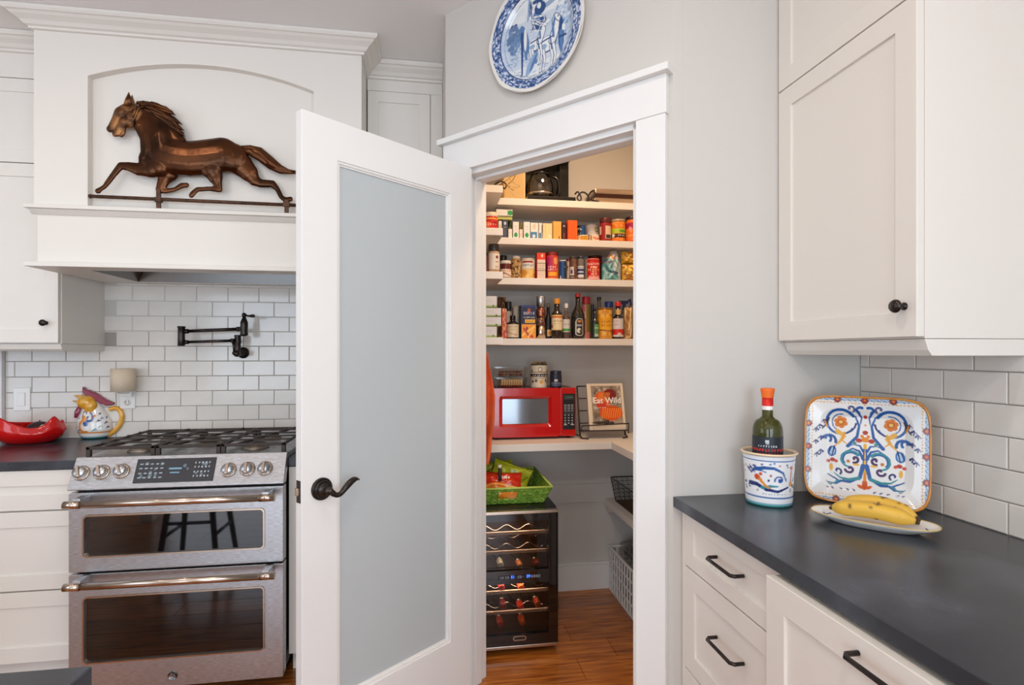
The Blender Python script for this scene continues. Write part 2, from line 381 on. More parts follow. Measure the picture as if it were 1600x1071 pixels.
# ---- subway tile, range wall
def lefttiles():
    z0 = CT; ph = .0777; pl = .1532; g = .0012
    x_ref = on_y(308.2, 472, YW).x
    xl = on_y(10, 600, YW).x
    me_cache = {}
    hood_b = 1.70
    for r in range(0, 11):
        off = 0 if r % 2 else .5
        z = z0+r*ph; k0 = -12
        for k in range(-14, 14):
            a = x_ref+(k+off)*pl; b = a+pl
            a2, b2 = max(a, xl), min(b, XS-.001)
            if b2-a2 < .006: continue
            zt = min(z+ph, hood_b+.01)
            if zt-z < .01: continue
            if (a2+b2)/2 < -1.62 and z > 1.36: continue
            if b2 < -1.62 and zt > 1.40: zt = 1.40
            if (a2+b2)/2 > -.30 and z > 1.40: continue
            key = (round(b2-a2, 4), round(zt-z, 4))
            if key not in me_cache:
                mb = MB(); W2, H2 = key[0]/2-g, key[1]/2-g; c = .0022
                mb.ringframe([(-W2, -H2), (W2, -H2), (W2, H2), (-W2, H2)], [(-W2+c, -H2+c), (W2-c, -H2+c), (W2-c, H2-c), (-W2+c, H2-c)], 0, 0, lambda p, d: Vector((p[0], 0, p[1])))
                mb = MB()
                v = [(-W2, 0, -H2), (W2, 0, -H2), (W2, 0, H2), (-W2, 0, H2), (-W2, -.0062, -H2), (W2, -.0062, -H2), (W2, -.0062, H2), (-W2, -.0062, H2),
                     (-W2+c, -.008, -H2+c), (W2-c, -.008, -H2+c), (W2-c, -.008, H2-c), (-W2+c, -.008, H2-c)]
                mb.add(v, [(0, 1, 5, 4), (1, 2, 6, 5), (2, 3, 7, 6), (3, 0, 4, 7), (4, 5, 9, 8), (5, 6, 10, 9), (6, 7, 11, 10), (7, 4, 8, 11), (8, 9, 10, 11)])
                o = mb.build('tile', TILE, wall_north); me_cache[key] = o.data
            else:
                o = bpy.data.objects.new('tile', me_cache[key]); COL.objects.link(o); o.parent = wall_north
            o.location = ((a2+b2)/2, YW, (z+zt)/2)
            o.rotation_euler = (random.uniform(-.002, .002), 0, random.uniform(-.002, .002))
lefttiles()
def righttiles():
    ph = .0777; pl = .1655; g = .0012; cache = {}
    for r in range(0, 6):
        ref = 1.267 if r % 2 == 0 else 1.184
        z = CT+r*ph; zt = min(z+ph, EYE-.004)
        for k in range(-1, 9):
            b = ref+pl*(1-k)+pl; a = b-pl
            b2 = min(b, YR-.0005); a2 = max(a, .15)
            if b2-a2 < .005: continue
            key = (round(b2-a2, 4), round(zt-z, 4))
            if key not in cache:
                mb = MB(); W2, H2 = key[0]/2-g, key[1]/2-g; c = .0022
                v = [(0, -W2, -H2), (0, W2, -H2), (0, W2, H2), (0, -W2, H2), (-.0062, -W2, -H2), (-.0062, W2, -H2), (-.0062, W2, H2), (-.0062, -W2, H2),
                     (-.008, -W2+c, -H2+c), (-.008, W2-c, -H2+c), (-.008, W2-c, H2-c), (-.008, -W2+c, H2-c)]
                mb.add(v, [(0, 1, 5, 4), (1, 2, 6, 5), (2, 3, 7, 6), (3, 0, 4, 7), (4, 5, 9, 8), (5, 6, 10, 9), (6, 7, 11, 10), (7, 4, 8, 11), (8, 9, 10, 11)])
                o = mb.build('tile', TILE, wall_east); cache[key] = o.data
            else:
                o = bpy.data.objects.new('tile', cache[key]); COL.objects.link(o); o.parent = wall_east
            o.location = (XE-.001, (a2+b2)/2, (z+zt)/2); o.rotation_euler = (0, random.uniform(-.002, .002), random.uniform(-.002, .002))
w = MB(); w.box(XE-.002, XE+.01, .15, YR, CT, EYE); setp(w.build('grout_bed', GROUT, wall_east), kind='structure')
righttiles()
# window casing at the far left end of the tile
w = MB(); xl = on_y(10, 600, YW).x; w.box(xl-.11, xl-.0145, YW-.022, YW, CT, 1.40); w.box(xl-.014, xl-.001, YW-.03, YW, CT, 1.40); struct('trim_4', w, PAINTW, 'white vertical casing at the left end of the tiled wall', bev=.0015)
# upper room wall parts around cabinets (painted)
w = MB(); w.box(-4, XS, YW-.004, YW, 1.45, CZ); struct('wall_north_paint', w, WALLP, 'painted wall above the tile')

# ================================================================ PANTRY DOOR
H0 = Cc+E*.803+NO*.02; DA = math.radians(220); DU = Vector((math.cos(DA), math.sin(DA), 0)); DN = Vector((-math.sin(DA), math.cos(DA), 0))
DN = Vector((math.cos(DA+PI/2), math.sin(DA+PI/2), 0))
if DN.dot(-H0) < 0: DN = -DN
DW, DZ0, DZ1, DT = .70, .012, HD-.005, .035
door = thing('door_1', tuple(H0), 'open white pantry door with one tall frosted glass pane', None, kind='structure')
MDR = frame_M(H0, DU, (0, 0, 1), DN)     # x from hinge to latch edge, y up, z toward viewer; face at z=0, body z -DT..0
gl0 = .112; gl1 = DW-.118; gb, gt = .262, DZ1-.122
# precise glass sides from the photo are ~ equal stiles
mk = lambda p, d: MDR @ Vector((p[0], p[1], d))
mb = MB(); mb.ringframe([(0, DZ0), (DW, DZ0), (DW, DZ1), (0, DZ1)], [(gl0, gb), (gl1, gb), (gl1, gt), (gl0, gt)], -DT, 0, mk); mb.build('door_frame', PAINTW, door, bev=.0018)
def bead(off, wd, z0, z1, name='glazing_bead'):
    mb = MB(); a = off; b = off+wd
    mb.ringframe([(gl0-.001+a, gb-.001+a), (gl1+.001-a, gb-.001+a), (gl1+.001-a, gt+.001-a), (gl0-.001+a, gt+.001-a)], [(gl0+b, gb+b), (gl1-b, gb+b), (gl1-b, gt-b), (gl0+b, gt-b)], z0, z1, mk); return mb.build(name, PAINTW, door, bev=.001)
bead(0, .007, -DT+.001, -.004); bead(.006, .007, -DT+.004, -.009)
mb = MB(); mb.box(gl0+.004, gl1-.004, gb+.004, gt-.004, -.021, -.014, MDR); setp(mb.build('pane', FROST, door), 'frosted glass pane')
# lever set
hp = (DW-.063, .936)
MH = MDR @ Matrix.Translation((hp[0], hp[1], 0))
mb = MB(); mb.lathe([(.034, 0), (.034, .005), (.032, .0085), (.0295, .0085), (.0285, .006), (.0275, .0085), (.0270, .0125), (.025, .0145), (.0225, .0145), (.0215, .012), (.0205, .0145), (.0195, .020), (.016, .022), (.0125, .022), (.0115, .027), (.0105, .034), (.0115, .040), (.011, .047), (.0, .048)], 48, MH)
hnd = mb.build('rosette', BRONZE, door)
mb = MB(); pts = []; rr = []
for i in range(22):
    t = i/21; x = -.004-t*.100; z = .043+.006*math.sin(t*PI)
    yv = -.004-.021*math.sin(min(t*1.9, 1)*PI)*1.0 if t < .53 else .022*math.sin((t-.53)/.47*PI*.78)
    yv = -.016*math.sin(PI*min(t/.46, 1)) if t < .46 else .021*math.sin(PI*.72*(t-.46)/.54)
    pts.append(Vector((x, yv, z))); rr.append((.0092 if t < .1 else .0080+.0022*math.sin(PI*min(1, max(0, (t-.35)/.5))))*(1-.75*max(0, (t-.82)/.18)))
mb.tube(pts, rr, 12, MH, ends=True); mb.ball((-.004, 0, .043), .0105, M=MH); mb.build('lever', BRONZE, door)
mb = MB(); mb.box(DW-.0005, DW+.0014, .903, .969, -.029, -.006, MDR); lp = mb.build('latch_plate', BRONZE, door)
mb = MB(); mb.box(DW, DW+.010, .925, .948, -.024, -.011, MDR); mb.build('latch_bolt', STEELW, lp, bev=.002)
for hz in (.28, 1.05, 1.80):
    mb = MB(); mb.box(-.0022, .0004, hz-.045, hz+.045, -.030, -.004, MDR); mb.build('hinge', BRONZE, door)
# ================================================================ CABINETS AND COUNTERS
UX, UY, NX, NY = Vector((1, 0, 0)), Vector((0, 1, 0)), Vector((-1, 0, 0)), Vector((0, -1, 0))
def knob(parent, P, N, r=.0145):
    z = Vector(N); x = Vector((0, 0, 1)).cross(z).normalized(); y = z.cross(x); M = frame_M(P, x, y, z)
    mb = MB(); mb.lathe([(.009, 0), (.009, .002), (.0055, .004), (.005, .013), (r*.8, .018), (r, .022), (r, .025), (r*.8, .030), (0, .032)], 20, M); return mb.build('knob', BRONZE, parent)
def pull(parent, P, U, N, L=.13):
    U, N = Vector(U), Vector(N); h = L/2; k = .032
    mb = MB(); pts = [P-U*h, P-U*h+N*k*.75, P-U*(h-.008)+N*k, P+U*(h-.008)+N*k, P+U*h+N*k*.75, P+U*h]
    mb.tube(pts, .0048, 10); return mb.build('pull', BRONZE, parent)
# ---- right upper cabinet (door faces left)
XU, YU0, YU1 = 1.075, 1.061, YR-.002
cab = thing('wall_cabinet', (XE, YU0, EYE), 'large pale wall cabinet on the right, above the counter with the tray', 'cabinet')
mb = MB(); mb.box(XU+.021, XE-.001, YU0+.001, YU1, EYE+.030, CZ-.004); mb.build('body', PAINT, cab, bev=.001)
mb = MB(); mb.prism([(XU+.021, EYE+.029), (XE-.001, EYE+.029), (XE-.001, EYE-.009), (XU+.040, EYE-.009), (XU+.030, EYE+.004)], YU0+.001, YU1, 'y'); mb.build('light_rail', PAINT, cab, bev=.001)
o = shaker(cab, (XU+.020, YU1-.002, EYE+.034), NY, NX, YU1-YU0-.003, .768, .058); knob(o, Vector((XU, YU0+.033, EYE+.104)), NX, .0155)
o = shaker(cab, (XU+.020, YU1-.002, EYE+.806), NY, NX, YU1-YU0-.003, .56, .058); knob(o, Vector((XU, YU0+.033, EYE+.87)), NX, .0155)
mb = MB(); mb.box(XU+.003, XU+.02, YU0, YU1, EYE+1.37, CZ-.003); mb.build('frieze', PAINT, cab)

# ---- right base run
XB = .757
base = thing('drawer_cabinet', (XE, 1.34, 0), 'narrow white base cabinet with a stack of three drawers at the counter end', 'cabinet')
mb = MB(); mb.box(XB+.021, XE-.01, 1.072, YR-.004, .10, CT-.031); mb.box(XB+.07, XE-.01, 1.072, YR-.004, .0, .10); mb.box(XB, XB+.021, YR-.022, YR-.004, .10, CT-.031); mb.build('body', PAINT, base, bev=.001)
zt = CT-.034
for (za, zb) in ((.716, zt), (.412, .712), (.105, .408)):
    o = shaker(base, (XB+.020, YR-.024, za), NY, NX, YR-.024-1.074, zb-za, .055 if zb-za > .2 else .05, rails=None if zb-za > .2 else (.045, .045), name='drawer')
    yc = 1.288
    pull(o, Vector((XB+.002, yc, (za+zb)/2+(.006 if zb-za < .2 else .028))), UY, NX, .125)
XP = XB-.044
dw = thing('panelled_dishwasher', (XE, .765, 0), 'white panelled front standing slightly proud, next along the right counter', 'cabinet')
mb = MB(); mb.box(XP+.019, XE-.01, .46, 1.066, .10, CT-.041); mb.box(XB+.07, XE-.01, .46, 1.066, 0, .10); mb.build('body', PAINT, dw)
o = shaker(dw, (XP+.020, 1.068, .105), NY, NX, .605, CT-.040-.105, .060, name='front_panel')
pull(o, Vector((XP+.001, .735, .845)), UY, NX, .16)
b2 = thing('base_cabinet', (XE, .25, 0), 'white base cabinet at the near end of the right counter', 'cabinet')
mb = MB(); mb.box(XB+.021, XE-.01, -.05, .455, .10, CT-.031); mb.box(XB+.07, XE-.01, -.05, .455, 0, .10); mb.build('body', PAINT, b2)
shaker(b2, (XB+.02, .453, .716), NY, NX, .50, zt-.716, .05, name='drawer'); shaker(b2, (XB+.02, .453, .105), NY, NX, .50, .605, .057)
mb = MB(); mb.box(.729, XE-.009, -.08, YR-.001, CT-.031, CT); simple('right_countertop', STONE, 'matte black stone countertop under the tray and bananas', 'countertop', mb=mb, bev=.002)

# ---- left base run
YF = 2.44
xl0 = -2.6; xr0 = -1.356
lb = thing('drawer_base_cabinet', ((xl0+xr0)/2, YW, 0), 'white three drawer base cabinet left of the range', 'cabinet')
mb = MB(); mb.box(xl0, xr0, YF+.021, YW-.01, .10, CT-.036); mb.box(xl0, xr0, YF+.07, YW-.01, 0, .10); mb.build('body', PAINT, lb)
for (za, zb) in ((.716, CT-.039), (.396, .710), (.108, .390)):
    o = shaker(lb, (-2.02, YF+.020, za), UX, NY, xr0-.008+2.02, zb-za, .062, name='drawer')
    pull(o, Vector((-1.83, YF+.001, (za+zb)/2)), UX, NY, .13)
    if zb > .8: pass
lb2 = thing('far_base_cabinet', (-2.3, YW, 0), 'white cabinet front at the far left edge', 'cabinet')
shaker(lb2, (-2.6, YF+.020, .108), UX, NY, .57, CT-.147, .062); 
mb = MB(); mb.box(-2.60, -2.03, YF+.001, YF+.0205, .10, .107); mb.build('toe_trim', PAINT, lb2)
mb = MB(); mb.box(-2.62, xr0+.004, YF-.012, YW-.009, CT-.034, CT); simple('left_countertop', STONE, 'black stone countertop left of the range under the red bowl', 'countertop', mb=mb, bev=.002)
xr1 = -.572; YF_ = YF; YF = 2.365
rb = thing('narrow_base_cabinet', ((xr1+XS)/2, YW, 0), 'white three drawer base cabinet between the range and the door', 'cabinet')
mb = MB(); mb.box(xr1, XS-.002, YF+.021, YW-.01, .10, CT-.036); mb.box(xr1, XS-.002, YF+.07, YW-.01, 0, .10); mb.box(xr1, xr1+.03, YF+.001, YF+.021, .10, CT-.04); mb.build('body', PAINT, rb)
for (za, zb) in ((.716, CT-.039), (.400, .710), (.108, .394)): shaker(rb, (xr1+.033, YF+.020, za), UX, NY, XS-.006-xr1-.033, zb-za, .055, name='drawer')
mb = MB(); mb.box(xr1-.0005, XS-.001, YF-.012, YW-.009, CT-.034, CT); simple('short_countertop', STONE, 'short black stone countertop between the range and the pantry door', 'countertop', mb=mb, bev=.002)

YF = YF_
# ---- island corner, bottom left
mb = MB(); mb.box(-2.3, -.463, -.25, .838, CT-.031, CT); simple('island_countertop', STONE, 'corner of a dark stone island top at the bottom edge', 'countertop', mb=mb, bev=.003)
isl = thing('island', (-1.4, .3, 0), 'unseen white island base with open legs under the dark stone top', 'island')  # unseen base, shaped with open legs so the oven steel reflects bright floor
for x in (-2.22, -.56):
    for y in (-.16, .74): mb = MB(); mb.box(x-.045, x+.045, y-.045, y+.045, 0, CT-.032); mb.build('leg', PAINT, isl, bev=.003)
mb = MB(); mb.box(-2.17, -.61, .725, .75, CT-.14, CT-.032); mb.build('apron', PAINT, isl); mb = MB(); mb.box(-2.17, -.61, -.17, -.145, CT-.14, CT-.032); mb.build('apron', PAINT, isl)
st = thing('counter_stool', (-1.45, .86, 0), 'dark wooden stool tucked at the island, seen reflected in the upper oven glass', 'stool')
DWD = mat('dark_stool_wood', S(52, 38, 30), .4)
mb = MB(); mb.lathe([(0, .615), (.15, .615), (.165, .63), (.16, .65), (0, .645)], 32, Matrix.Translation((-1.45, .86, 0))); mb.build('seat', DWD, st)
for sx in (-1, 1):
    for sy in (-1, 1): mb = MB(); mb.tube([(-1.45+sx*.10, .86+sy*.10, .62), (-1.45+sx*.17, .86+sy*.17, .003)], [.020, .016], 10); mb.build('leg', DWD, st)
for sx in (-1, 1): mb = MB(); mb.tube([(-1.45+sx*.145, .86-.145, .22), (-1.45+sx*.145, .86+.145, .22)], .011, 8); mb.build('stretcher', DWD, st)
for sy in (-1, 1): mb = MB(); mb.tube([(-1.45-.135, .86+sy*.135, .30), (-1.45+.135, .86+sy*.135, .30)], .011, 8); mb.build('stretcher', DWD, st)

# ---- upper cabinets on the range wall
YU = 2.705
def crown_prof(): return [(0, 0), (.012, .002), (.014, .010), (.024, .014), (.034, .026), (.054, .038), (.062, .046), (.070, .048), (.076, .056), (.076, .066)]
def crown(parent, path, ztop, normals, name='crown', scale=1.0, h=.066):
    """profile swept along a horizontal path with mitred corners; normals = outward (mitre) vectors per point"""
    mb = MB(); P = crown_prof(); n = len(P)
    for (x, y), (nx, ny) in zip(path, normals):
        for (d, z) in P: mb.v.append((x+nx*d*scale, y+ny*d*scale, ztop-h+z*h/.066))
        mb.v.append((x-nx*.004, y-ny*.004, ztop)); mb.v.append((x-nx*.004, y-ny*.004, ztop-h))
    k = n+2
    for i in range(len(path)-1):
        for j in range(k):
            a = i*k+j; b = i*k+(j+1) % k; mb.f.append((a, b, b+k, a+k)); mb.sm.append(False)
    mb.f.append(tuple(range(k))); mb.sm.append(False); mb.f.append(tuple((len(path)-1)*k+q for q in range(k))[::-1]); mb.sm.append(False)
    return mb.build(name, PAINT, parent)
lxr = on_y(88.5, 500, YU).x
sxr = on_y(163, 500, YW).x
sxr = (lxr+.0+sxr)/2 if False else -1.632
lu = thing('left_wall_cabinet', (-2.0, YW, EYE), 'white wall cabinet with one round knob left of the range hood', 'cabinet')
mb = MB(); mb.box(-2.60, sxr, YU+.021, YW-.001, EYE+.036, CZ-.003); mb.build('body', PAINT, lu, bev=.001)
mb = MB(); mb.prism([(YU+.012, EYE+.035), (YW-.002, EYE+.035), (YW-.002, EYE+.003), (YU+.034, EYE+.003), (YU+.022, EYE+.012)], -2.60, sxr-.0, 'x'); mb.build('light_rail', PAINT, lu, bev=.001)
o = shaker(lu, (-2.10, YU+.020, EYE+.040), UX, NY, sxr+2.10-.003, .80-.006, .058); knob(o, on_y(72, 505, YU), NY)
o = shaker(lu, (-2.10, YU+.020, EYE+.838), UX, NY, sxr+2.10-.003, .37, .058)
mb = MB(); mb.box(-2.60, sxr, YU+.004, YU+.021, EYE+1.213, CZ-.003); mb.build('frieze', PAINT, lu)
lo = shaker(lu, (-2.60, YU+.020, EYE+.040), UX, NY, .496, .794, .058)
crown(lu, [(-2.60, YU+.004), (sxr, YU+.004)], CZ-.002, [(0, -1), (0, -1)])
ru = thing('narrow_wall_cabinet', (-.12, YW, EYE), 'narrow white wall cabinet between the range hood and the pantry wall', 'cabinet')
rx0 = -.296
mb = MB(); mb.box(rx0+.001, XS-.001, YU+.021, YW-.001, EYE+.036, CZ-.003); mb.box(.008, XS-.001, YU+.008, YU+.021, EYE+.036, CZ-.003); mb.build('body', PAINT, ru, bev=.001)
o = shaker(ru, (rx0+.004, YU+.020, EYE+.040), UX, NY, .30-.002, 1.225, .052)
mb = MB(); mb.box(rx0+.002, XS-.002, YU+.004, YU+.021, EYE+1.268, CZ-.003); mb.build('frieze', PAINT, ru)
crown(ru, [(rx0, YU+.004), (XS-.001, YU+.004)], CZ-.002, [(0, -1), (0, -1)])

# ================================================================ RANGE HOOD
YH = 2.505; hx0, hx1 = -1.603, -.297; HB = 1.70; MZ = EYE+.602
hood = thing('range_hood', (-.95, YW, HB), 'large white panelled range hood with an arched niche holding the copper horse', 'range hood')
ax0, ax1 = on_y(137, 200, YH).x, on_y(490, 200, YH).x
zs = EYE+1.150; rise = .080; wN = ax1-ax0; R = (wN*wN/4+rise*rise)/(2*rise); cx = (ax0+ax1)/2; czz = zs+rise-R
arch = []
K = 28
for i in range(K+1):
    x = ax1-(ax1-ax0)*i/K; arch.append((x, czz+math.sqrt(R*R-(x-cx)**2)))
# front face with arched opening (built from strips), depth to niche back
mb = MB(); yb = YH+.035
def quadstrip(a, b): pass
zlow = MZ-.02; ztop = CZ-.003
mb.box(hx0, ax0, YH, yb, zlow, ztop); mb.box(ax1, hx1, YH, yb, zlow, ztop)
for i in range(K):
    (xa, za), (xb, zb) = arch[i], arch[i+1]
    vs = [(xa, YH, za), (xb, YH, zb), (xb, YH, ztop), (xa, YH, ztop), (xa, yb, za), (xb, yb, zb), (xb, yb, ztop), (xa, yb, ztop)]
    mb.add(vs, [(0, 3, 2, 1), (4, 5, 6, 7), (0, 1, 5, 4), (2, 3, 7, 6)])
mb.build('arched_front', PAINT, hood, fix=False)
mb = MB(); mb.box(hx0+.001, hx1-.001, yb, YW-.001, HB+.20, ztop); mb.build('niche_back', PAINT, hood)
mb = MB(); mb.box(hx0+.006, hx1-.006, YH+.008, YW-.001, HB+.03, MZ-.018)   # apron around the lower part, hollow below
mb = MB()
mb.box(hx0+.010, hx1-.010, YH+.006, YH+.026, HB+.018, MZ-.016); mb.build('apron_panel', PAINT, hood)
for xa in (hx0+.010, hx1-.030): mb = MB(); mb.box(xa, xa+.020, YH+.026, YW-.002, HB+.018, MZ-.016); mb.build('side_panel', PAINT, hood)
mb = MB(); mb.box(hx0-.022, hx1+.022, YH-.030, YH+.034, MZ-.016, MZ); mb.build('mantel_shelf', PAINT, hood, bev=.003)
mb = MB(); mb.prism([(YH-.022, MZ-.017), (YH+.006, MZ-.017), (YH+.006, MZ-.036), (YH+.0, MZ-.036), (YH-.010, MZ-.028)], hx0-.008, hx1+.008, 'x'); mb.build('mantel_moulding', PAINT, hood)
# bottom plate with the liner cut-out
bx0, bx1, by0, by1 = -1.44, -.49, 2.585, 2.98
mb = MB(); mk2 = lambda p, d: Vector((p[0], p[1], d))
mb.ringframe([(hx0-.020, YH-.030), (hx1+.020, YH-.030), (hx1+.020, YW-.0085), (hx0-.020, YW-.0085)], [(bx0, by0), (bx1, by0), (bx1, by1), (bx0, by1)], HB, HB+.018, mk2); mb.build('bottom_board', PAINT, hood, bev=.002)
mb = MB(); i0 = [(bx0, by0), (bx1, by0), (bx1, by1), (bx0, by1)]; i1 = [(bx0+.06, by0+.08), (bx1-.06, by0+.08), (bx1-.06, by1-.02), (bx0+.06, by1-.02)]
vs = [(x, y, HB+.002) for x, y in i0]+[(x, y, HB+.10) for x, y in i1]
mb.add(vs, [(0, 1, 5, 4), (1, 2, 6, 5), (2, 3, 7, 6), (3, 0, 4, 7), (4, 5, 6, 7)]); mb.build('steel_liner', STEELD, hood, fix=False)
for k in range(2):
    mb = MB(); x = -1.18+k*.46; mb.lathe([(.0, 0), (.03, 0), (.034, .004), (.034, .012)], 20, Matrix.Translation((x, 2.74, HB+.088))); mb.build('hood_lamp', mat('lamp_lens', S(240, 235, 225), .2, emis=S(255, 226, 190), estr=1.2), hood)
crown(hood, [(hx0, YU+.0), (hx0, YH), (hx1, YH), (hx1, YU+.0)], CZ-.001, [(-1, 0), (-1, -1), (1, -1), (1, 0)])
# ================================================================ THE RANGE
rx0, rx1 = -1.348, -.576; RY = 2.29; rxc = (rx0+rx1)/2
rg = thing('range', (rxc, YW-.02, 0), 'stainless steel double oven gas range under the white hood', 'range')
mb = MB(); mb.box(rx0+.004, rx1-.004, RY+.045, YW-.02, .06, .912); mb.build('body', RUBBER, rg, bev=.002)
mb = MB(); mb.box(rx0+.02, rx1-.02, RY+.10, YW-.03, .005, .06); mb.build('plinth', RUBBER, rg)
mb = MB(); mb.box(rx0, rx1, RY+.068, YW-.022, .895, .9355); mb.box(rx0, rx1, YW-.15, YW-.022, .935, .944); mb.build('cooktop', STEEL, rg, bev=.002)
# slanted control panel
pz0, pz1, py0, py1 = .824, .940, RY-.004, RY+.058
mb = MB(); mb.prism([(py0, pz0), (py0, pz0+.006), (py1-.006, pz1), (py1+.012, pz1), (py1+.012, .90), (RY+.035, pz0)], rx0-.003, rx1+.003, 'x'); panel = mb.build('control_panel', STEEL, rg, bev=.002)
pd = Vector((0, py1-.006-py0, pz1-pz0-.006)); pl_ = pd.length; pd.normalize(); pn = Vector((0, -pd.z, pd.y)); PO = Vector((rx0, py0, pz0+.006))
MP = frame_M(PO, (1, 0, 0), pd, pn)      # x right, y up the slope, z out
RW = rx1-rx0
def px_to_panel(px, py):
    r = ray(px, py); o = Vector((0, 0, EYE)); t = (PO-o).dot(pn)/r.dot(pn); p = o+r*t; q = MP.inverted() @ p; return q.x, q.y
# knobs
for px, py, turn in ((127.5, 740, .3), (159.5, 738.5, .35), (190.5, 737, .5), (357.5, 735, 0), (387, 733.5, .05), (414.5, 732.5, .0)):
    qx, qy = px_to_panel(px, py)
    M = MP @ Matrix.Translation((qx, qy, 0)) @ Matrix.Rotation(turn, 4, 'Z')
    mb = MB(); mb.lathe([(.0295, 0), (.0295, .004), (.027, .006), (.0255, .007)], 32, M); kb = mb.build('knob', STEELW, rg)
    mb = MB(); mb.lathe([(.0235, .005), (.0225, .020), (.0205, .026), (.0, .027)], 32, M); mb.build('knob_face', STEEL, kb)
    mb = MB(); mb.box(-.0055, .0055, -.021, .021, .026, .034, M); mb.build('knob_grip', STEELW, kb, bev=.002)
# printed dots above knobs
# display
(ax, ay), (bx_, by_) = px_to_panel(207, 756), px_to_panel(339, 715)
cv = Canvas(150, 44, (18, 24, 32), 3.4)
rn = random.Random(4)
for i in range(20):
    u = .05+.9*rn.random(); 
    if .42 < u < .6: continue
    cv.disc(u, .25+.6*rn.random(), .05+.03*rn.random(), (120, 140, 150), al=.6); 
for r_ in range(4):
    for c_ in range(5): cv.rect(.74+c_*.045, .755+c_*.045, .2+r_*.19, .27+r_*.19, (185, 195, 200))
for r_ in range(4):
    for c_ in range(5): cv.rect(.05+c_*.065, .085+c_*.065, .2+r_*.19, .25+r_*.19, (165, 178, 186))
cv.rect(.42, .58, .55, .62, (120, 170, 190)); cv.rect(.44, .56, .38, .43, (120, 170, 190))
mb = grid_mb(150, 44, lambda u, v: MP @ Vector((ax+(bx_-ax)*u, ay+(by_-ay)*v, .0022)), cv)
DISP = mat('touch_display', rough=.03, spec=.9, coat=1, coatr=.01, attr=True)
mb.build('display', DISP, rg, fix=False)
# ovens
def rrect(x0, x1, z0, z1, r, k=5):
    pts = []
    for (cx_, cz_, a0) in ((x1-r, z0+r, -PI/2), (x1-r, z1-r, 0), (x0+r, z1-r, PI/2), (x0+r, z0+r, PI)):
        for i in range(k+1): a = a0+PI/2*i/k; pts.append((cx_+r*math.cos(a), cz_+r*math.sin(a)))
    return pts
mky = lambda p, d: Vector((p[0], d, p[1]))
def oven(z0, z1, wz0, wz1, hz, nm):
    wx0, wx1 = on_y(128.5, 850, RY).x, on_y(413.7, 850, RY).x
    k = 5; inner = rrect(wx0, wx1, wz0, wz1, .018, k); outer = rrect(rx0, rx1, z0, z1, .004, k)
    mb = MB(); mb.ringframe(outer, inner, RY+.045, RY, mky); d = mb.build('oven_door', STEEL, rg, bev=.0015)
    inner2 = rrect(wx0+.006, wx1-.006, wz0+.006, wz1-.006, .014, k)
    mb = MB(); mb.ringframe(inner, inner2, RY+.012, RY-.0025, mky); mb.build('window_trim', STEELW, d)
    mb = MB(); mb.box(wx0+.001, wx1-.001, RY+.006, RY+.03, wz0+.001, wz1-.001); mb.build('window_glass', BLKG, d)
    mb = MB(); hy = RY-.066; mb.tube([(-1.318, hy, hz), (-.596, hy, hz)], .0135, 20); mb.tube([(-1.325, hy, hz), (-1.27, hy, hz)], .0145, 20); mb.tube([(-.646, hy, hz), (-.590, hy, hz)], .0145, 20); h = mb.build('handle', STEELW, d)
    for x in (-1.285, -.625): mb = MB(); mb.box(x-.014, x+.014, hy, RY+.001, hz-.010, hz+.022); mb.build('handle_bracket', STEEL, h, bev=.003)
    return d
oven(.512, .814, .566, .729, .786, 'upper'); d2 = oven(.050, .504, .160, .418, .483, 'lower')
bp = on_y(270, 1056, RY)
Mb = frame_M((bp.x, RY, bp.z), (1, 0, 0), (0, 0, 1), (0, -1, 0))
mb = MB(); mb.lathe([(.018, 0), (.018, .003), (.016, .004), (.0155, .0025), (0, .0025)], 30, Mb); e = mb.build('round_emblem', STEELD, d2)
t = text_mb('GE', .017, .0006, Mb @ Matrix.Translation((0, 0, .0032)) @ Matrix.Shear('XY', 4, (.0, .0))); t.build('emblem_letters', STEEL, e, fix=False)
# burners and grates
for (x, y, r) in ((-1.19, 2.49, .045), (-1.19, 2.74, .036), (-.965, 2.61, .055), (-.74, 2.49, .05), (-.74, 2.74, .04)):
    mb = MB(); mb.lathe([(r*1.15, .935), (r*1.1, .943), (r, .945), (r*.95, .951), (.0, .953)], 24, Matrix.Translation((x, y, 0))); b = mb.build('burner', mat('burner_alloy', S(150, 140, 128), .4, .9), rg)
    mb = MB(); mb.lathe([(r*.8, .952), (r*.8, .959), (r*.7, .961), (0, .962)], 24, Matrix.Translation((x, y, 0))); mb.build('burner_cap', IRON, b)
gz = .979; gx = [(rx0+.012, rx0+.262), (rx0+.265, rx1-.265), (rx1-.262, rx1-.012)]
def bar(mb, p, q, w=.009, h=.010):
    p, q = Vector(p), Vector(q); d = (q-p); L = d.length; d.normalize(); n = Vector((-d.y, d.x, 0)); M = frame_M(p, d, n, (0, 0, 1)); mb.box(0, L, -w/2, w/2, -h, 0, M)
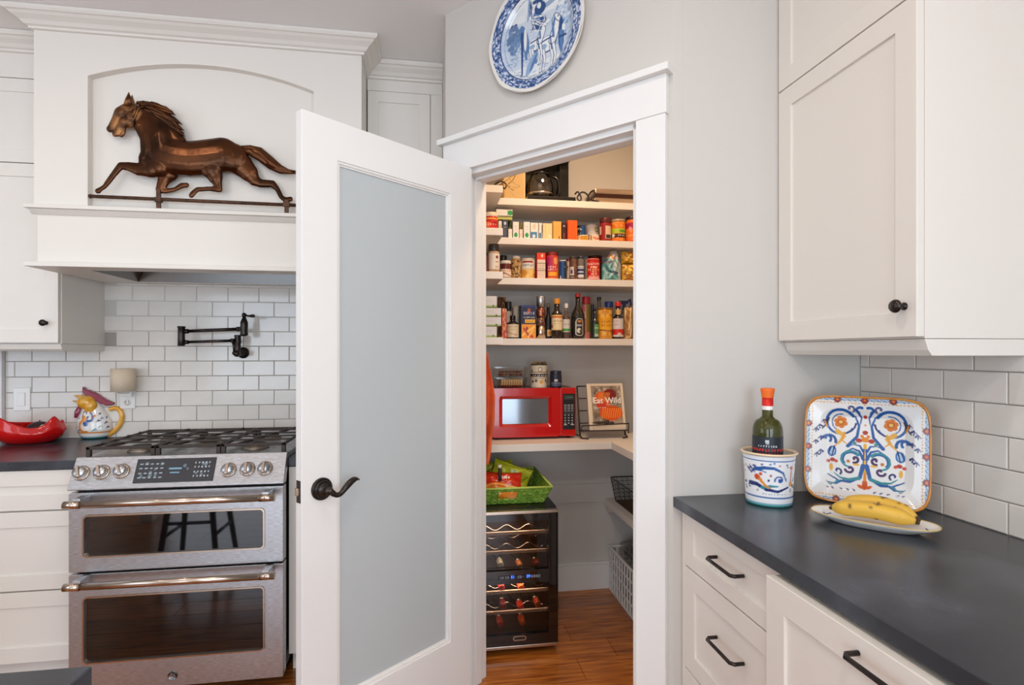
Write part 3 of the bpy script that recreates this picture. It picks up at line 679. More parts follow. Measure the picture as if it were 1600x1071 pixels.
for gi, (a, b) in enumerate(gx):
    y0, y1 = RY+.082, 2.86; m_ = (a+b)/2
    mb = MB()
    for x in (a+.006, b-.006): bar(mb, (x, y0, gz-.004), (x, y1, gz-.004), .011, .010)
    for y in (y0+.006, y1-.006): bar(mb, (a, y, gz-.004), (b, y, gz-.004), .012, .012)
    for (x, y) in ((a+.008, y0+.008), (b-.008, y0+.008), (a+.008, y1-.008), (b-.008, y1-.008)): mb.box(x-.008, x+.008, y-.008, y+.008, .936, gz-.006)
    fr = mb.build('grate', IRON, rg, bev=.002)
    n = 4
    for i in range(1, n+1):
        y = y0+(y1-y0)*i/(n+1); mb = MB(); bar(mb, (a+.004, y, gz), (b-.004, y, gz), .0085, .0075); mb.build('grate_bar', IRON, fr, bev=.0015)
    mb = MB(); bar(mb, (m_-.06, y0+.01, gz-.001), (m_+.06, y1-.01, gz-.001), .009, .010); mb.build('grate_brace', IRON, fr, bev=.0015)
# front knuckle guards of the grates (the thick front rails)
# ================================================================ POT FILLER
pf = thing('pot_filler', tuple(on_y(376, 552, YW)), 'dark bronze double jointed pot filler folded on the tiled wall', 'faucet')
fp = on_y(380, 551.5, YW-.01)
My = lambda x, y, z: Matrix.Translation((x, y, z)) @ Matrix.Rotation(PI/2, 4, 'X')
mb = MB(); mb.lathe([(.030, 0), (.030, .006), (.025, .010), (.016, .016), (.012, .02), (.011, .075)], 28, My(fp.x, YW-.008, fp.z)); mb.build('wall_flange', BRONZE, pf)
ya = YW-.085
def P(px, py, y=None): return on_y(px, py, y or ya)
mb = MB(); p0, p1 = P(371.5, 553), P(373.5, 524.5); mb.lathe([(.013, -.012), (.017, -.008), (.0175, 0), (.014, .012), (.0145, .05), (.017, .062), (.0155, .085), (.017, .09), (.0165, .096)], 22, Matrix.Translation((p0.x, ya, p0.z))); mb.build('lower_post', BRONZE, pf)
yb_ = YW-.11
mb = MB(); a, b = P(366, 532.5, yb_), P(289, 535, yb_); mb.tube([a, b], .0072, 14)
for q, s_ in ((a, -1), (b, 1)): mb.tube([q, q+Vector((.016*s_, 0, 0))], .0105, 14)
mb.build('lower_arm', BRONZE, pf)
mb = MB(); p = P(283.5, 541, yb_); mb.lathe([(.015, 0), (.017, .002), (.0165, .04), (.016, .05), (.0165, .09), (.019, .094), (.019, .099), (.0, .1)], 22, Matrix.Translation((p.x, yb_, p.z))); mb.build('elbow_joint', BRONZE, pf)
mb = MB(); a, b = P(375, 514.5, yb_), P(289, 518, yb_); mb.tube([a, b], .0085, 14)
for q, s_ in ((a, -1), (b, 1)): mb.tube([q, q+Vector((.016*s_, 0, 0))], .012, 14)
mb.build('upper_arm', BRONZE, pf)
mb = MB(); p = P(381.5, 524.5, yb_); mb.lathe([(.010, -.004), (.017, 0), (.0195, .006), (.017, .02), (.0185, .05), (.0185, .066), (.0125, .082), (.0085, .090), (.008, .098)], 22, Matrix.Translation((p.x, yb_, p.z))); mb.ball((p.x, yb_, p.z+.104), .012); mb.build('valve_body', BRONZE, pf)
mb = MB(); z_ = p.z+.104; mb.tube([(p.x+.008, yb_, z_-.001), (p.x+.022, yb_, z_-.004), (p.x+.038, yb_, z_-.004), (p.x+.047, yb_, z_-.004), (p.x+.052, yb_, z_-.003)], [.0045, .0045, .0085, .0085, .003], 12); mb.build('upper_lever', BRONZE, pf)
mb = MB(); a, b = P(365, 535, yb_-.02), P(366, 550, yb_-.02); mb.tube([a, (a+b)/2, b], [.0085, .006, .0055], 12); mb.ball(P(366, 552, yb_-.02), .010); mb.tube([P(366, 552, yb_-.02), P(371.5, 553, ya)], .011, 12); mb.ball(P(370, 553, yb_-.01), .0165); mb.build('lower_lever', BRONZE, pf)
# ---- wall plates
pc = on_y(35, 624, YW-.008)
sw = thing('switch_plate', (pc.x, YW-.008, pc.z), 'white rocker switch plate on the tile above the red bowl', 'light switch')
mb = MB(); mb.box(pc.x-.038, pc.x+.038, YW-.014, YW-.0078, pc.z-.058, pc.z+.058); mb.build('plate', CERAM, sw, bev=.003)
mb = MB(); mb.box(pc.x-.017, pc.x+.017, YW-.018, YW-.013, pc.z-.034, pc.z+.034); mb.build('rocker', CERAM, sw, bev=.002)
pc = on_y(200, 622, YW-.008)
so = thing('outlet_plate', (pc.x, YW-.008, pc.z), 'white outlet plate below the beige plug-in shade', 'outlet')
mb = MB(); mb.box(pc.x-.036, pc.x+.036, YW-.014, YW-.0078, pc.z-.056, pc.z+.058); mb.build('plate', CERAM, so, bev=.003)
mb = MB()
mb.lathe([(.016, 0), (.016, .002), (0, .002)], 20, Matrix.Translation((pc.x, YW-.014, pc.z-.022)) @ Matrix.Rotation(PI/2, 4, 'X')); rc = mb.build('receptacle', CERAM, so)
for dx in (-.006, .006):
    mb = MB(); mb.box(pc.x+dx-.0012, pc.x+dx+.0012, YW-.0168, YW-.0155, pc.z-.024, pc.z-.014); mb.build('slot', BLK, rc)
pq = on_y(192.5, 594, YW-.07)
wl = thing('plug_in_warmer', tuple(pq), 'beige round fabric shade plugged into the wall outlet', 'night light')
SHADE = mat('linen_shade', S(205, 188, 166), .8, bump=(240, .4, .001), emis=S(255, 220, 175), estr=.05)
mb = MB(); mb.lathe([(.050, -.055), (.0525, -.055), (.0525, .056), (.050, .056), (.050, -.054)], 36, Matrix.Translation(pq), cap=False); mb.build('shade', SHADE, wl)
mb = MB(); mb.lathe([(.0, -.070), (.018, -.068), (.034, -.058), (.05, -.052), (.05, -.05), (0, -.05)], 28, Matrix.Translation(pq)); mb.build('dish', CERAM, wl)
mb = MB(); mb.box(pq.x-.016+.01, pq.x+.016+.01, pq.y+.02, YW-.0142, pq.z-.085, pq.z-.050); mb.build('plug', CERAM, wl, bev=.002)
# ================================================================ COPPER HORSE
YHo = 2.497
def hp_(cx, cy, dy=0): p = on_y(cx/3.198, cy/3.198, YHo); return Vector((p.x, YHo+dy, p.z))
KH = depth(*(on_y(300, 250, YHo).xy))/850/3.198/.93
def remesh(mb, name, m, parent, vox=.0042, smooth=4, fac=.5, ysc=None):
    o = mb.build(name+'_raw', m, None)
    rm = o.modifiers.new('r', 'REMESH'); rm.mode = 'VOXEL'; rm.voxel_size = vox; rm.use_smooth_shade = True
    sm = o.modifiers.new('s', 'SMOOTH'); sm.factor = fac; sm.iterations = smooth
    if ysc:
        for v in o.data.vertices: v.co.y = YHo+(v.co.y-YHo)*ysc
    bpy.context.view_layer.update(); dg = bpy.context.evaluated_depsgraph_get()
    me = bpy.data.meshes.new_from_object(o.evaluated_get(dg)); bpy.data.objects.remove(o)
    me.name = name; me.materials.clear(); me.materials.append(m)
    for p in me.polygons: p.use_smooth = True
    n = bpy.data.objects.new(name, me); COL.objects.link(n)
    if parent is not None:
        n.parent = parent; L = ORG[parent.name]
        co = np.empty(len(me.vertices)*3, dtype=np.float32); me.vertices.foreach_get('co', co); co = co.reshape(-1, 3)-np.array(L, dtype=np.float32); me.vertices.foreach_set('co', co.ravel()); me.update()
    return n
def chain(mb, pts, flat=.62):
    """pts: (cx,cy,radius_px_in_crop,dy) capsule chain"""
    for i in range(len(pts)-1):
        (x0, y0, r0, d0), (x1, y1, r1, d1) = pts[i], pts[i+1]
        a, b = hp_(x0, y0, d0), hp_(x1, y1, d1); K = 5; P_, R_ = [], []
        for k in range(K+1): t = k/K; P_.append(a.lerp(b, t)); R_.append((r0+(r1-r0)*t)*KH)
        mb.tube(P_, R_, 14, flat=(1, 1, 1)); mb.ball(a, r0*KH, seg=14, ring=9); mb.ball(b, r1*KH, seg=14, ring=9)
rp = hp_(960, 1000)
horse = thing('horse_weathervane', (rp.x, YHo, MZ), 'copper trotting horse weathervane on a rod, standing on the hood mantel', 'sculpture')
mb = MB()
chain(mb, [(690, 585, 40, 0), (735, 625, 58, 0), (790, 690, 78, 0), (800, 765, 84, 0), (870, 784, 84, 0), (950, 794, 82, 0), (1030, 788, 84, 0), (1110, 775, 82, 0), (1165, 790, 70, 0), (1190, 800, 52, 0)])
chain(mb, [(750, 600, 42, 0), (830, 660, 50, 0), (890, 715, 40, 0)]); chain(mb, [(720, 580, 38, 0), (780, 640, 40, 0)])
chain(mb, [(760, 800, 56, -.012), (800, 830, 50, -.018)])
# leading foreleg
chain(mb, [(760, 845, 44, -.02), (700, 850, 30, -.02), (650, 836, 22, -.02), (610, 832, 17, -.02), (575, 875, 14, -.02), (545, 915, 13, -.02), (530, 935, 11, -.02), (508, 950, 11, -.02), (496, 958, 14, -.02)])
# folded foreleg
chain(mb, [(840, 860, 44, .016), (815, 900, 28, .016), (795, 945, 20, .016), (820, 953, 13, .016), (870, 945, 11, .016), (905, 925, 14, .016), (928, 923, 13, .016)])
# near hind folded leg
chain(mb, [(1060, 845, 50, -.018), (1080, 890, 33, -.018), (1092, 925, 20, -.018), (1100, 950, 15, -.018), (1050, 946, 12, -.018), (990, 950, 12, -.018), (972, 966, 13, -.018), (960, 980, 13, -.018)])
# trailing hind leg
chain(mb, [(1200, 820, 56, .01), (1240, 860, 44, .01), (1270, 900, 28, .01), (1300, 915, 21, .01), (1360, 918, 18, .01), (1385, 945, 13, .01), (1405, 985, 12, .01), (1425, 998, 13, .01), (1450, 994, 13, .01)])
remesh(mb, 'body', COPPER, horse, .0036, 3, ysc=.44)
mb = MB()
chain(mb, [(668, 552, 32, 0), (630, 556, 33, 0), (606, 566, 30, 0), (588, 600, 25, 0), (565, 636, 21, 0), (552, 645, 17, 0)])
chain(mb, [(668, 590, 38, 0), (650, 608, 32, 0), (620, 610, 27, 0), (600, 640, 21, 0), (585, 668, 15, 0), (575, 672, 12, 0)])
chain(mb, [(618, 640, 12, 0), (612, 668, 12, 0), (606, 676, 10, 0)]); chain(mb, [(690, 570, 36, 0), (700, 600, 36, 0)])
hd = remesh(mb, 'head', COPPERP, horse, .0026, 2, ysc=.6)
setp(hd, 'worn golden brown head')
for dy in (-.012, .010):
    mb = MB(); mb.tube([hp_(645, 535, dy), hp_(650, 505, dy), hp_(653, 468, dy*1.2)], [.0165, .0135, .001], 10, flat=(1, .5, 1)); mb.build('ear', COPPERP, hd)
mb = MB(); mb.ball(hp_(597, 574, -.013), .0068, (1, .7, 1)); mb.build('eye', IRON, hd)
mb = MB(); mb.ball(hp_(545, 645, -.008), .0042, (1, .8, 1)); mb.build('nostril', IRON, hd)
mb = MB(); mb.tube([hp_(716, 528, -.008), hp_(704, 560, -.020), hp_(686, 600, -.021), hp_(676, 632, -.012)], .0035, 8); mb.tube([hp_(676, 632, -.012), hp_(655, 636, -.008), hp_(640, 634, -.004)], .003, 8); mb.tube([hp_(684, 520, -.004), hp_(692, 545, -.019), hp_(680, 600, -.022)], .003, 8); mb.build('bridle', COPPERP, horse)
# mane
mb = MB(); rn = random.Random(5)
rows = [((700, 540), (760, 535), (830, 560), (885, 583)), ((715, 532), (790, 545), (850, 580), (915, 627)), ((740, 545), (810, 580), (870, 615), (930, 662)), ((760, 560), (830, 605), (880, 650), (932, 690)), ((700, 525), (740, 523), (800, 540), (860, 570)), ((730, 540), (800, 560), (860, 600), (918, 628)), ((750, 555), (820, 590), (880, 640), (928, 672)), ((715, 545), (780, 570), (840, 625), (900, 680)), ((705, 530), (770, 528), (835, 550), (880, 578)), ((690, 520), (725, 521), (770, 533), (815, 548))]
for i, r in enumerate(rows):
    dy = -.010+.005*math.sin(i*2.1); pts = []
    for k in range(len(r)-1):
        for t in (0, .33, .66): pts.append(hp_(r[k][0]+(r[k+1][0]-r[k][0])*t, r[k][1]+(r[k+1][1]-r[k][1])*t+rn.uniform(-3, 3), dy+rn.uniform(-.002, .002)))
    pts.append(hp_(*r[-1], dy)); n = len(pts)
    mb.tube(pts, [.0045+.0065*math.sin(PI*min(1, (j+1)/n*1.05)) if j < n-1 else .0006 for j in range(n)], 8)
setp(mb.build('mane', COPPER, horse), kind='stuff')
mb = MB(); rn = random.Random(9)
for i in range(7):
    o = (i-3)*4; pts = [hp_(1205, 745+o*.6, 0), hp_(1250, 752+o, .004*math.sin(i)), hp_(1300, 772+o*1.7, .006*math.sin(i*2)), hp_(1350, 812+o*1.8, .006*math.cos(i)), hp_(1400, 845+o*1.1, .004), hp_(1440, 858+o*.6, 0), hp_(1480+rn.uniform(-8, 8), 862+o*.6, 0)]
    mb.tube(pts, [.009, .013, .014, .012, .009, .005, .001], 8)
setp(mb.build('tail', COPPER, horse), kind='stuff')
mb = MB(); a, b = hp_(452, 981), hp_(1560, 1030); mb.tube([a, b], .0075, 12); mb.ball(a, .009); RODM = mat('brown_iron', S(96, 66, 48), .5, .5, var=(40, S(60, 42, 32), .4, .7)); rod = mb.build('rod', RODM, horse)
for cx, top in ((793, 945), (1432, 1000)):
    mb = MB(); p = hp_(cx, top); mb.box(p.x-.008, p.x+.008, YHo-.006, YHo+.006, MZ+.0005, p.z); q = hp_(cx, 1000 if cx < 900 else 1022); mb.box(p.x-.013, p.x+.013, YHo-.010, YHo+.010, q.z-.010, q.z+.010); mb.build('post', RODM, horse, bev=.001)
mb = MB(); 
for (x, y, dx, dy_, d) in ((492, 962, -3, 6, -.02), (938, 921, 8, -2, .016), (955, 986, -5, 6, -.018), (1458, 994, 8, 4, .01)):
    pass

# ================================================================ lathe surface with painted canvas
def lathe_canvas(center, prof, canvas, seg=64, rows=40, face=-PI/2, rep=2, M=None, shape=None):
    """prof(v)->(r,z); the canvas covers 360/rep degrees centred on 'face'"""
    mb = MB(); us, vs = [], []
    for j in range(rows+1):
        v = j/rows; r, z = prof(v)
        for i in range(seg+1):
            a = face-PI+2*PI*i/seg; x, y = r*math.cos(a), r*math.sin(a)
            p = Vector((x, y, z))
            if shape: p = shape(p, v)
            if M: p = M @ p
            mb.v.append((center[0]+p[0], center[1]+p[1], center[2]+p[2])); us.append((rep*(i/seg-.5)+.5) % 1.0); vs.append(v)
    mb.f = [(j*(seg+1)+i, j*(seg+1)+i+1, (j+1)*(seg+1)+i+1, (j+1)*(seg+1)+i) for j in range(rows) for i in range(seg)]
    mb.sm = [True]*len(mb.f); mb.c = canvas.sample(us, vs); return mb
def interp(tab):
    def f(v):
        for (v0, a0, b0), (v1, a1, b1) in zip(tab, tab[1:]):
            if v <= v1:
                t = (v-v0)/(v1-v0) if v1 > v0 else 0; return a0+(a1-a0)*t, b0+(b1-b0)*t
        return tab[-1][1], tab[-1][2]
    return f
BLU, NAV, ORA, YEL, RED, TEA, PUR = (36, 92, 160), (28, 44, 108), (224, 138, 40), (232, 178, 62), (178, 58, 44), (50, 140, 150), (96, 50, 90)

# ================================================================ ROOSTER PITCHER
pc = on_z(146, 687, CT); Yp = pc.y+.05
def rp2(px, py): return on_y(px, py, Yp)
rbase = rp2(146, 687); mpp = depth(rbase.x, Yp)/850
rooster = thing('rooster_pitcher', (rbase.x, Yp, CT), 'painted ceramic rooster pitcher with yellow beak and handle, beside the range', 'pitcher')
cv = Canvas(110, 100, (238, 234, 228), 1.1)
cv.rect(0, 1, 0, .06, (40, 120, 110)); cv.rect(0, 1, .06, .10, (150, 190, 205)); cv.rect(0, 1, .17, .205, ORA)
cv.spiral(.42, .38, .04, .17, .4, 5.0, .030, ORA); cv.spiral(.50, .52, .02, .12, 2, 7.5, .022, BLU); cv.disc(.45, .40, .06, BLU); cv.disc(.40, .50, .07, (226, 150, 60)); cv.spiral(.42, .62, .02, .10, 0, 4, .018, NAV)
for u, v, c in ((.15, .30, NAV), (.1, .42, BLU), (.2, .5, NAV), (.68, .45, NAV), (.76, .5, BLU), (.82, .40, NAV), (.7, .32, TEA), (.62, .55, ORA), (.85, .3, NAV), (.9, .52, BLU), (.75, .6, NAV), (.28, .24, BLU), (.6, .26, TEA)): cv.line([(u-.02, v-.02), (u+.015, v+.02), (u+.04, v+.0)], .012, c)
hgt = (rp2(146, 616).z-CT)
prof = interp([(0, .044, 0), (.03, .050, .001), (.10, .062, .014), (.25, .074, .045), (.42, .071, .085), (.60, .056, .125), (.75, .041, .155), (.88, .033, .175), (.96, .024, .190), (1, .002, .194)])
def shp(p, v):
    lean = -.012-.028*max(0, v-.3); return Vector((p.x*1.08+.004-.016*max(0, v-.4)/.6, p.y*.8, p.z))
mb = lathe_canvas((rbase.x+.004, Yp, CT+.0005), prof, cv, 80, 60, shape=shp); mb.build('body', ATTR_GLOSS, rooster, fix=False)
YG = mat('yellow_glaze', S(226, 160, 44), .15, coat=.5, var=(30, S(240, 190, 90), .45, .7)); MG = mat('maroon_glaze', S(140, 44, 70), .15, coat=.5, var=(40, S(236, 214, 214), .6, .72))
def ppt(px, py, dy=0): p = rp2(px, py); return Vector((p.x, Yp+dy, p.z))
mb = MB(); mb.ball(ppt(138.5, 628.5, -.016), 11*mpp, (1.15, 1.1, 1)); mb.ball(ppt(146, 634, -.024), 8.5*mpp, (1.1, 1.0, 1.2)); mb.ball(ppt(149, 640, -.034), 4*mpp, (.8, .8, 1.5)); mb.ball(ppt(142, 640, -.034), 3.5*mpp, (.8, .8, 1.5)); remesh(mb, 'cheek', YG, rooster, .0026, 2)
mb = MB(); mb.tube([ppt(136, 624, -.008), ppt(127, 620, -.010), ppt(118.5, 618.5, -.010)], [.017, .0095, .0025], 12); mb.build('upper_beak', YG, rooster)
mb = MB(); mb.tube([ppt(136, 632, -.008), ppt(126, 628.5, -.010), ppt(115.5, 626.5, -.010)], [.015, .0085, .002], 12); mb.build('lower_beak', YG, rooster)
mb = MB(); poly = [(131, 604), (136, 609), (141, 609.5), (147, 613), (153, 615), (160, 620), (167, 624), (174, 627), (179, 629.5), (178, 633), (168, 634.5), (158, 630), (150, 625), (141, 620), (134, 617), (131, 612)]
mb.prism([(rp2(a, b).x, rp2(a, b).z) for a, b in poly], Yp-.016, Yp+.016, 'y'); mb.build('comb', MG, rooster, bev=.005)
mb = MB(); mb.tube([ppt(131, 634, -.030), ppt(128, 643, -.036), ppt(126.5, 652, -.042)], [.009, .013, .007], 12, flat=(1, .7, 1)); mb.build('wattle', MG, rooster)
mb = MB(); pts = [ppt(170, 642), ppt(176, 637.5), ppt(184, 638), ppt(190.5, 645), ppt(191, 655), ppt(187, 666), ppt(178, 675), ppt(170, 680), ppt(165, 681)]
mb.tube(pts, [.012, .012, .0125, .013, .013, .0125, .012, .011, .010], 14, flat=(1, .8, 1)); mb.build('handle', YG, rooster, sub=1)
mb = MB()
for sgn in (-1,): mb.ball(ppt(137, 624, -.0)+Vector((0, -.038, 0)), .005)
mb.build('eye', BLK, rooster)

# ================================================================ RED CERAMIC BOWL
REDG = mat('red_glaze', S(214, 14, 14), .12, coat=.7, coatr=.03, var=(6, S(180, 8, 10), .5, .8))
bc = on_z(42, 697, CT); Yb = bc.y+.10; bcx = on_y(46, 690, Yb).x; mb_ = depth(bcx, Yb)/850
bowl = thing('red_bowl', (bcx, Yb, CT), 'glossy red ceramic bowl with uneven pointed rim, on the left counter', 'bowl')
def bowlshape(inner):
    mb = MB(); seg, rows = 64, 20; off = -.005 if inner else 0
    for j in range(rows+1):
        v = j/rows; z = .082*(v**1.35); rr = (.082+.068*math.sin(min(v*1.25, 1)*PI/2)-.012*max(0, v-.75)/.25) if v > 0 else .075
        for i in range(seg):
            a = 2*PI*i/seg; ca, sa = math.cos(a), math.sin(a)
            lift = .040*(math.exp(-((a-5.95)/.26)**2)+.5*math.exp(-((a-.15)/.22)**2)+.5*math.exp(-((a-2*PI-.15)/.22)**2))+.012*math.exp(-((a-PI)/.7)**2)+.044*math.exp(-((a-4.0)/.70)**2)-.010*math.exp(-((a-5.2)/.30)**2)-.006*math.exp(-((a-1.2)/.6)**2)
            x = ca*(rr+off)*1.0*(1+.06*math.exp(-((a-PI)/.6)**2)*v); y = sa*(rr+off)*.74; zz = (z+(.006 if inner else 0))+lift*(v**2.2)
            if v > .6 and not inner: x += .006*math.sin(5*a)*(v-.6)
            mb.v.append((bcx+x, Yb+y, CT+.0005+zz))
    mb.f = [(j*seg+i, j*seg+(i+1) % seg, (j+1)*seg+(i+1) % seg, (j+1)*seg+i) for j in range(rows) for i in range(seg)]; mb.sm = [True]*len(mb.f)
    mb.f.append(tuple(range(seg))); mb.sm.append(False)
    return mb
o = bowlshape(False); i_ = bowlshape(True); n = len(o.v); o.v += i_.v; o.f += [tuple(q+n for q in f) for f in i_.f]; o.sm += i_.sm
o.f += [(20*64+i, 20*64+(i+1) % 64, n+20*64+(i+1) % 64, n+20*64+i) for i in range(64)]; o.sm += [True]*64
o.build('bowl_body', REDG, bowl)
mb = MB()
for dx, dz, rr in ((-.072, .060, .012), (.028, .040, .016), (.062, .036, .013), (0.0, .062, .010)): mb.ball((bcx+dx, Yb-.098+abs(dx)*.25, CT+dz), rr, (1.1, .7, .8))
mb.build('moulded_bumps', REDG, bowl)
for k, (px, py, r, m, nm, lb) in enumerate(((61, 668, .048, mat('avocado_skin', S(52, 30, 34), .5, bump=(90, .6, .003)), 'avocado', 'dark round avocado lying in the red bowl'), (71, 668.5, .022, mat('garlic_skin', S(226, 214, 198), .6, bump=(60, .3, .003)), 'garlic_bulb', 'pale garlic bulb lying at the front of the red bowl'))):
    yy = Yb+(.0 if k == 0 else -.035); p = on_y(px, py+(4 if k == 0 else 0), yy); t = thing(nm, (p.x, yy, p.z-r*.8), lb, 'vegetable')
    mb = MB()
    if k == 0: mb.lathe([(r*math.sin(PI*i/14)*(1-.12*math.cos(PI*i/14)), -r*.85*math.cos(PI*i/14)) for i in range(15)], 24, Matrix.Translation(p), cap=False)
    else:
        for q in range(7): a = 2*PI*q/7; mb.ball((p.x+.009*math.cos(a), p.y+.009*math.sin(a), p.z), .014, (1, 1, 1.1), 10, 7)
    mb.build('skin' if k == 0 else 'cloves', m, t)
    mb = MB(); mb.tube([p+Vector((0, 0, r*.7)), p+Vector((.004, 0, r*1.0))], [.003, .002], 8); mb.build('stem', m, t)
# ================================================================ BLUE AND WHITE WALL PLATE
PS, PZ, PR = .499, 2.488, .206
PCt = Cc+E*PS+Vector((0, 0, PZ)); MPl = frame_M(PCt, -E, (0, 0, 1), NO)
plate = thing('wall_plate', tuple(PCt), 'large round blue and white painted plate hung above the pantry door', 'plate')
cv = Canvas(300, 300, (216, 224, 232))
D1, D2, D3, LT = (34, 74, 128), (84, 124, 172), (142, 170, 202), (232, 234, 232)
cv.noise(D3, .30, 26, seed=2, al=.35); cv.noise(LT, .3, 16, seed=5, al=.4)
cv.disc(.5, .78, .36, LT, .2, .6); cv.disc(.5, .20, .34, LT, .12, .7)
rn = random.Random(2)
for i in range(120):
    a = rn.random()*6.28; r = rn.random()**.6; u, v = .245+.075*r*math.cos(a), .54+.13*r*math.sin(a); cv.disc(u, v, .016, D1 if rn.random() < .7 else D2, al=.85)
for i in range(60): u, v = .17+.25*rn.random(), .30+.16*rn.random(); cv.line([(u, v), (u+.02, v+.012*rn.uniform(-1, 1))], .004, D2, .7)
for i in range(70): u, v = .68+.2*rn.random(), .30+.42*rn.random(); cv.line([(u, v), (u+.02, v+.016)], .005, D3, .8)
cv.rect(0, 1, .26, .66, D3, .35)
cv.line([(.60, .72), (.86, .80)], .022, D2, .7); cv.line([(.62, .68), (.82, .77)], .010, LT)
for i in range(60): cv.disc(.68+.20*rn.random(), .48+.30*rn.random(), .012, D2 if i % 2 else LT, al=.6)
def horse_(u, v, s_, fl):
    f = lambda a, b: (u+fl*a*s_, v+b*s_)
    cv.disc(*f(0, 0), .085*s_, D1, .062*s_); cv.disc(*f(0, .004), .078*s_, LT, .055*s_)
    cv.line([f(.05, .02), f(.085, .10), f(.08, .16)], .036*s_, D1); cv.line([f(.05, .02), f(.085, .10), f(.08, .16)], .029*s_, LT)
    cv.disc(*f(.10, .165), .05*s_, D1, .022*s_, 1, -.9*fl); cv.disc(*f(.10, .165), .042*s_, LT, .016*s_, 1, -.9*fl); cv.disc(*f(.10, .175), .007, D1)
    cv.line([f(.06, .04), f(.055, .10), f(.07, .17)], .010*s_, D2)
    for a in (-.06, -.035, .035, .06):
        cv.line([f(a, -.02), f(a+.015, -.10), f(a, -.19)], .016*s_, D1, 1, .010*s_); cv.line([f(a, -.02), f(a+.015, -.10), f(a, -.185)], .011*s_, LT, 1, .006*s_)
    cv.line([f(-.05, .03), f(.05, .045)], .006, D1); cv.line([f(.03, .05), f(.045, -.05)], .006, D1); cv.disc(*f(-.03, -.01), .03*s_, D3, .02*s_)
    cv.line([f(-.08, .02), f(-.11, -.04), f(-.10, -.10)], .012*s_, D2)
horse_(.60, .38, 1.15, 1); horse_(.475, .42, .95, 1)
cv.disc(.52, .60, .075, D1, .060); cv.disc(.50, .66, .045, D2, .06); cv.disc(.53, .72, .060, D1, .055); cv.disc(.52, .79, .085, D1, .020); cv.disc(.52, .745, .020, LT, .026); cv.line([(.46, .62), (.56, .56), (.62, .58)], .012, LT); cv.line([(.47, .66), (.57, .64)], .008, LT)
cv.disc(.42, .74, .034, LT, .10); cv.line([(.40, .66), (.42, .86)], .012, D3); cv.disc(.42, .86, .03, D2, .02)
for i in range(16): cv.line([(.40+.04*rn.random(), .64+.18*rn.random()), (.42+.03*rn.random(), .64+.18*rn.random())], .003, D1)
cv.disc(.36, .50, .045, D2, .14, 1, .25); cv.disc(.37, .50, .016, LT, .10)
for i in range(30): cv.line([(.42+.18*rn.random(), .52+.14*rn.random()), (.42+.18*rn.random(), .52+.14*rn.random())], .003, D1 if i % 2 else LT, .8)
cv.disc(.745, .42, .028, D1, .15); cv.line([(.745, .44), (.75, .22)], .018, D2, 1, .01); cv.disc(.77, .47, .016, LT, .03); cv.line([(.73, .40), (.79, .40)], .010, D1)
cv.line([(.335, .56), (.335, .18)], .016, D1, 1, .008); cv.disc(.43, .26, .035, D3, .10, 1, -.5); cv.disc(.46, .27, .018, D2, .08, 1, -.5)
for i in range(70): u, v = .2+.6*rn.random(), .08+.16*rn.random(); cv.line([(u, v), (u+.035, v)], .003, D3 if i % 3 else D2, .8)
# rim
rr = np.hypot(cv.X-.5, cv.Y-.5)
cv.put(np.clip((rr-.388)*300, 0, 1), (104, 128, 172))
rm = (rr > .393).astype(float)
g = np.random.RandomState(11); ang = np.arctan2(cv.Y-.5, cv.X-.5); ai = ((ang+PI)/(2*PI)*150).astype(int) % 150; ri = np.clip(((rr-.393)/.075*7).astype(int), 0, 7)
tab = g.rand(150, 8); cv.put(rm*(tab[ai, ri] < .42), D1); cv.put(rm*(tab[ai, ri] > .72), (204, 214, 230))
cv.put(((rr > .383) & (rr < .391)).astype(float), (28, 44, 100)); cv.put(((rr > .352) & (rr < .357)).astype(float), D1, .5)
cv.put(np.clip((rr-.468)*200, 0, 1), (232, 228, 220))
def ppos(u, v):   # polar grid: u angle, v radius
    a = 2*PI*u; R_ = v; x, y = R_*math.cos(a), R_*math.sin(a)
    sc = 1+.012*math.cos(8*a)*max(0, (v-.9)/.1)
    z = .006 if v < .72 else .006+.022*((v-.72)/.28)**1.0
    z = .006+.018*min(1, max(0, (v-.68)/.12))+.006*max(0, v-.8)/.2
    return MPl @ Vector((x*PR*sc, y*PR*sc, z))
mb = grid_mb(300, 130, ppos, cv, uv=lambda u, v: (.5+.5*v*math.cos(2*PI*u)*.999, .5+.5*v*math.sin(2*PI*u)*.999)); mb.build('painted_face', ATTR_GLOSS, plate, fix=False)
mb = MB(); mb.lathe([(PR*.6, .0), (PR*.62, .0), (PR*.98, .020), (PR*1.0, .024), (PR*1.004, .028), (PR*.99, .0275)], 72, MPl, cap=False); mb.build('white_rim', CERAM, plate)

# ================================================================ SQUARE MAJOLICA TRAY
bl, br = Vector((1.128, 1.487, CT)), Vector((1.326, 1.272, CT))
wU = (br-bl); TW = wU.length; wU.normalize(); back = Vector((-wU.y, wU.x, 0));
if back.dot(Vector((1, 1, 0))) < 0: back = -back
th_ = .305; lean = .030; V_ = (Vector((0, 0, math.sqrt(th_**2-lean**2)))+back*lean).normalized(); N_ = wU.cross(V_)
if N_.dot(Vector((0, 0, 0))-bl) < 0 and N_.dot(-bl) < 0: N_ = -N_
Tc = (bl+br)/2+V_*(th_/2)+Vector((0, 0, .001)); MT = frame_M(Tc, wU, V_, N_); MT_off = Matrix.Identity(4)
tray = thing('painted_tray', tuple((bl+br)/2), 'square white ceramic tray with scrolling blue and orange flowers leaning in the corner', 'tray')
cv = Canvas(330, 330, (236, 234, 232))
def T(u, v): return (.5+u*.5, .5+v*.5)
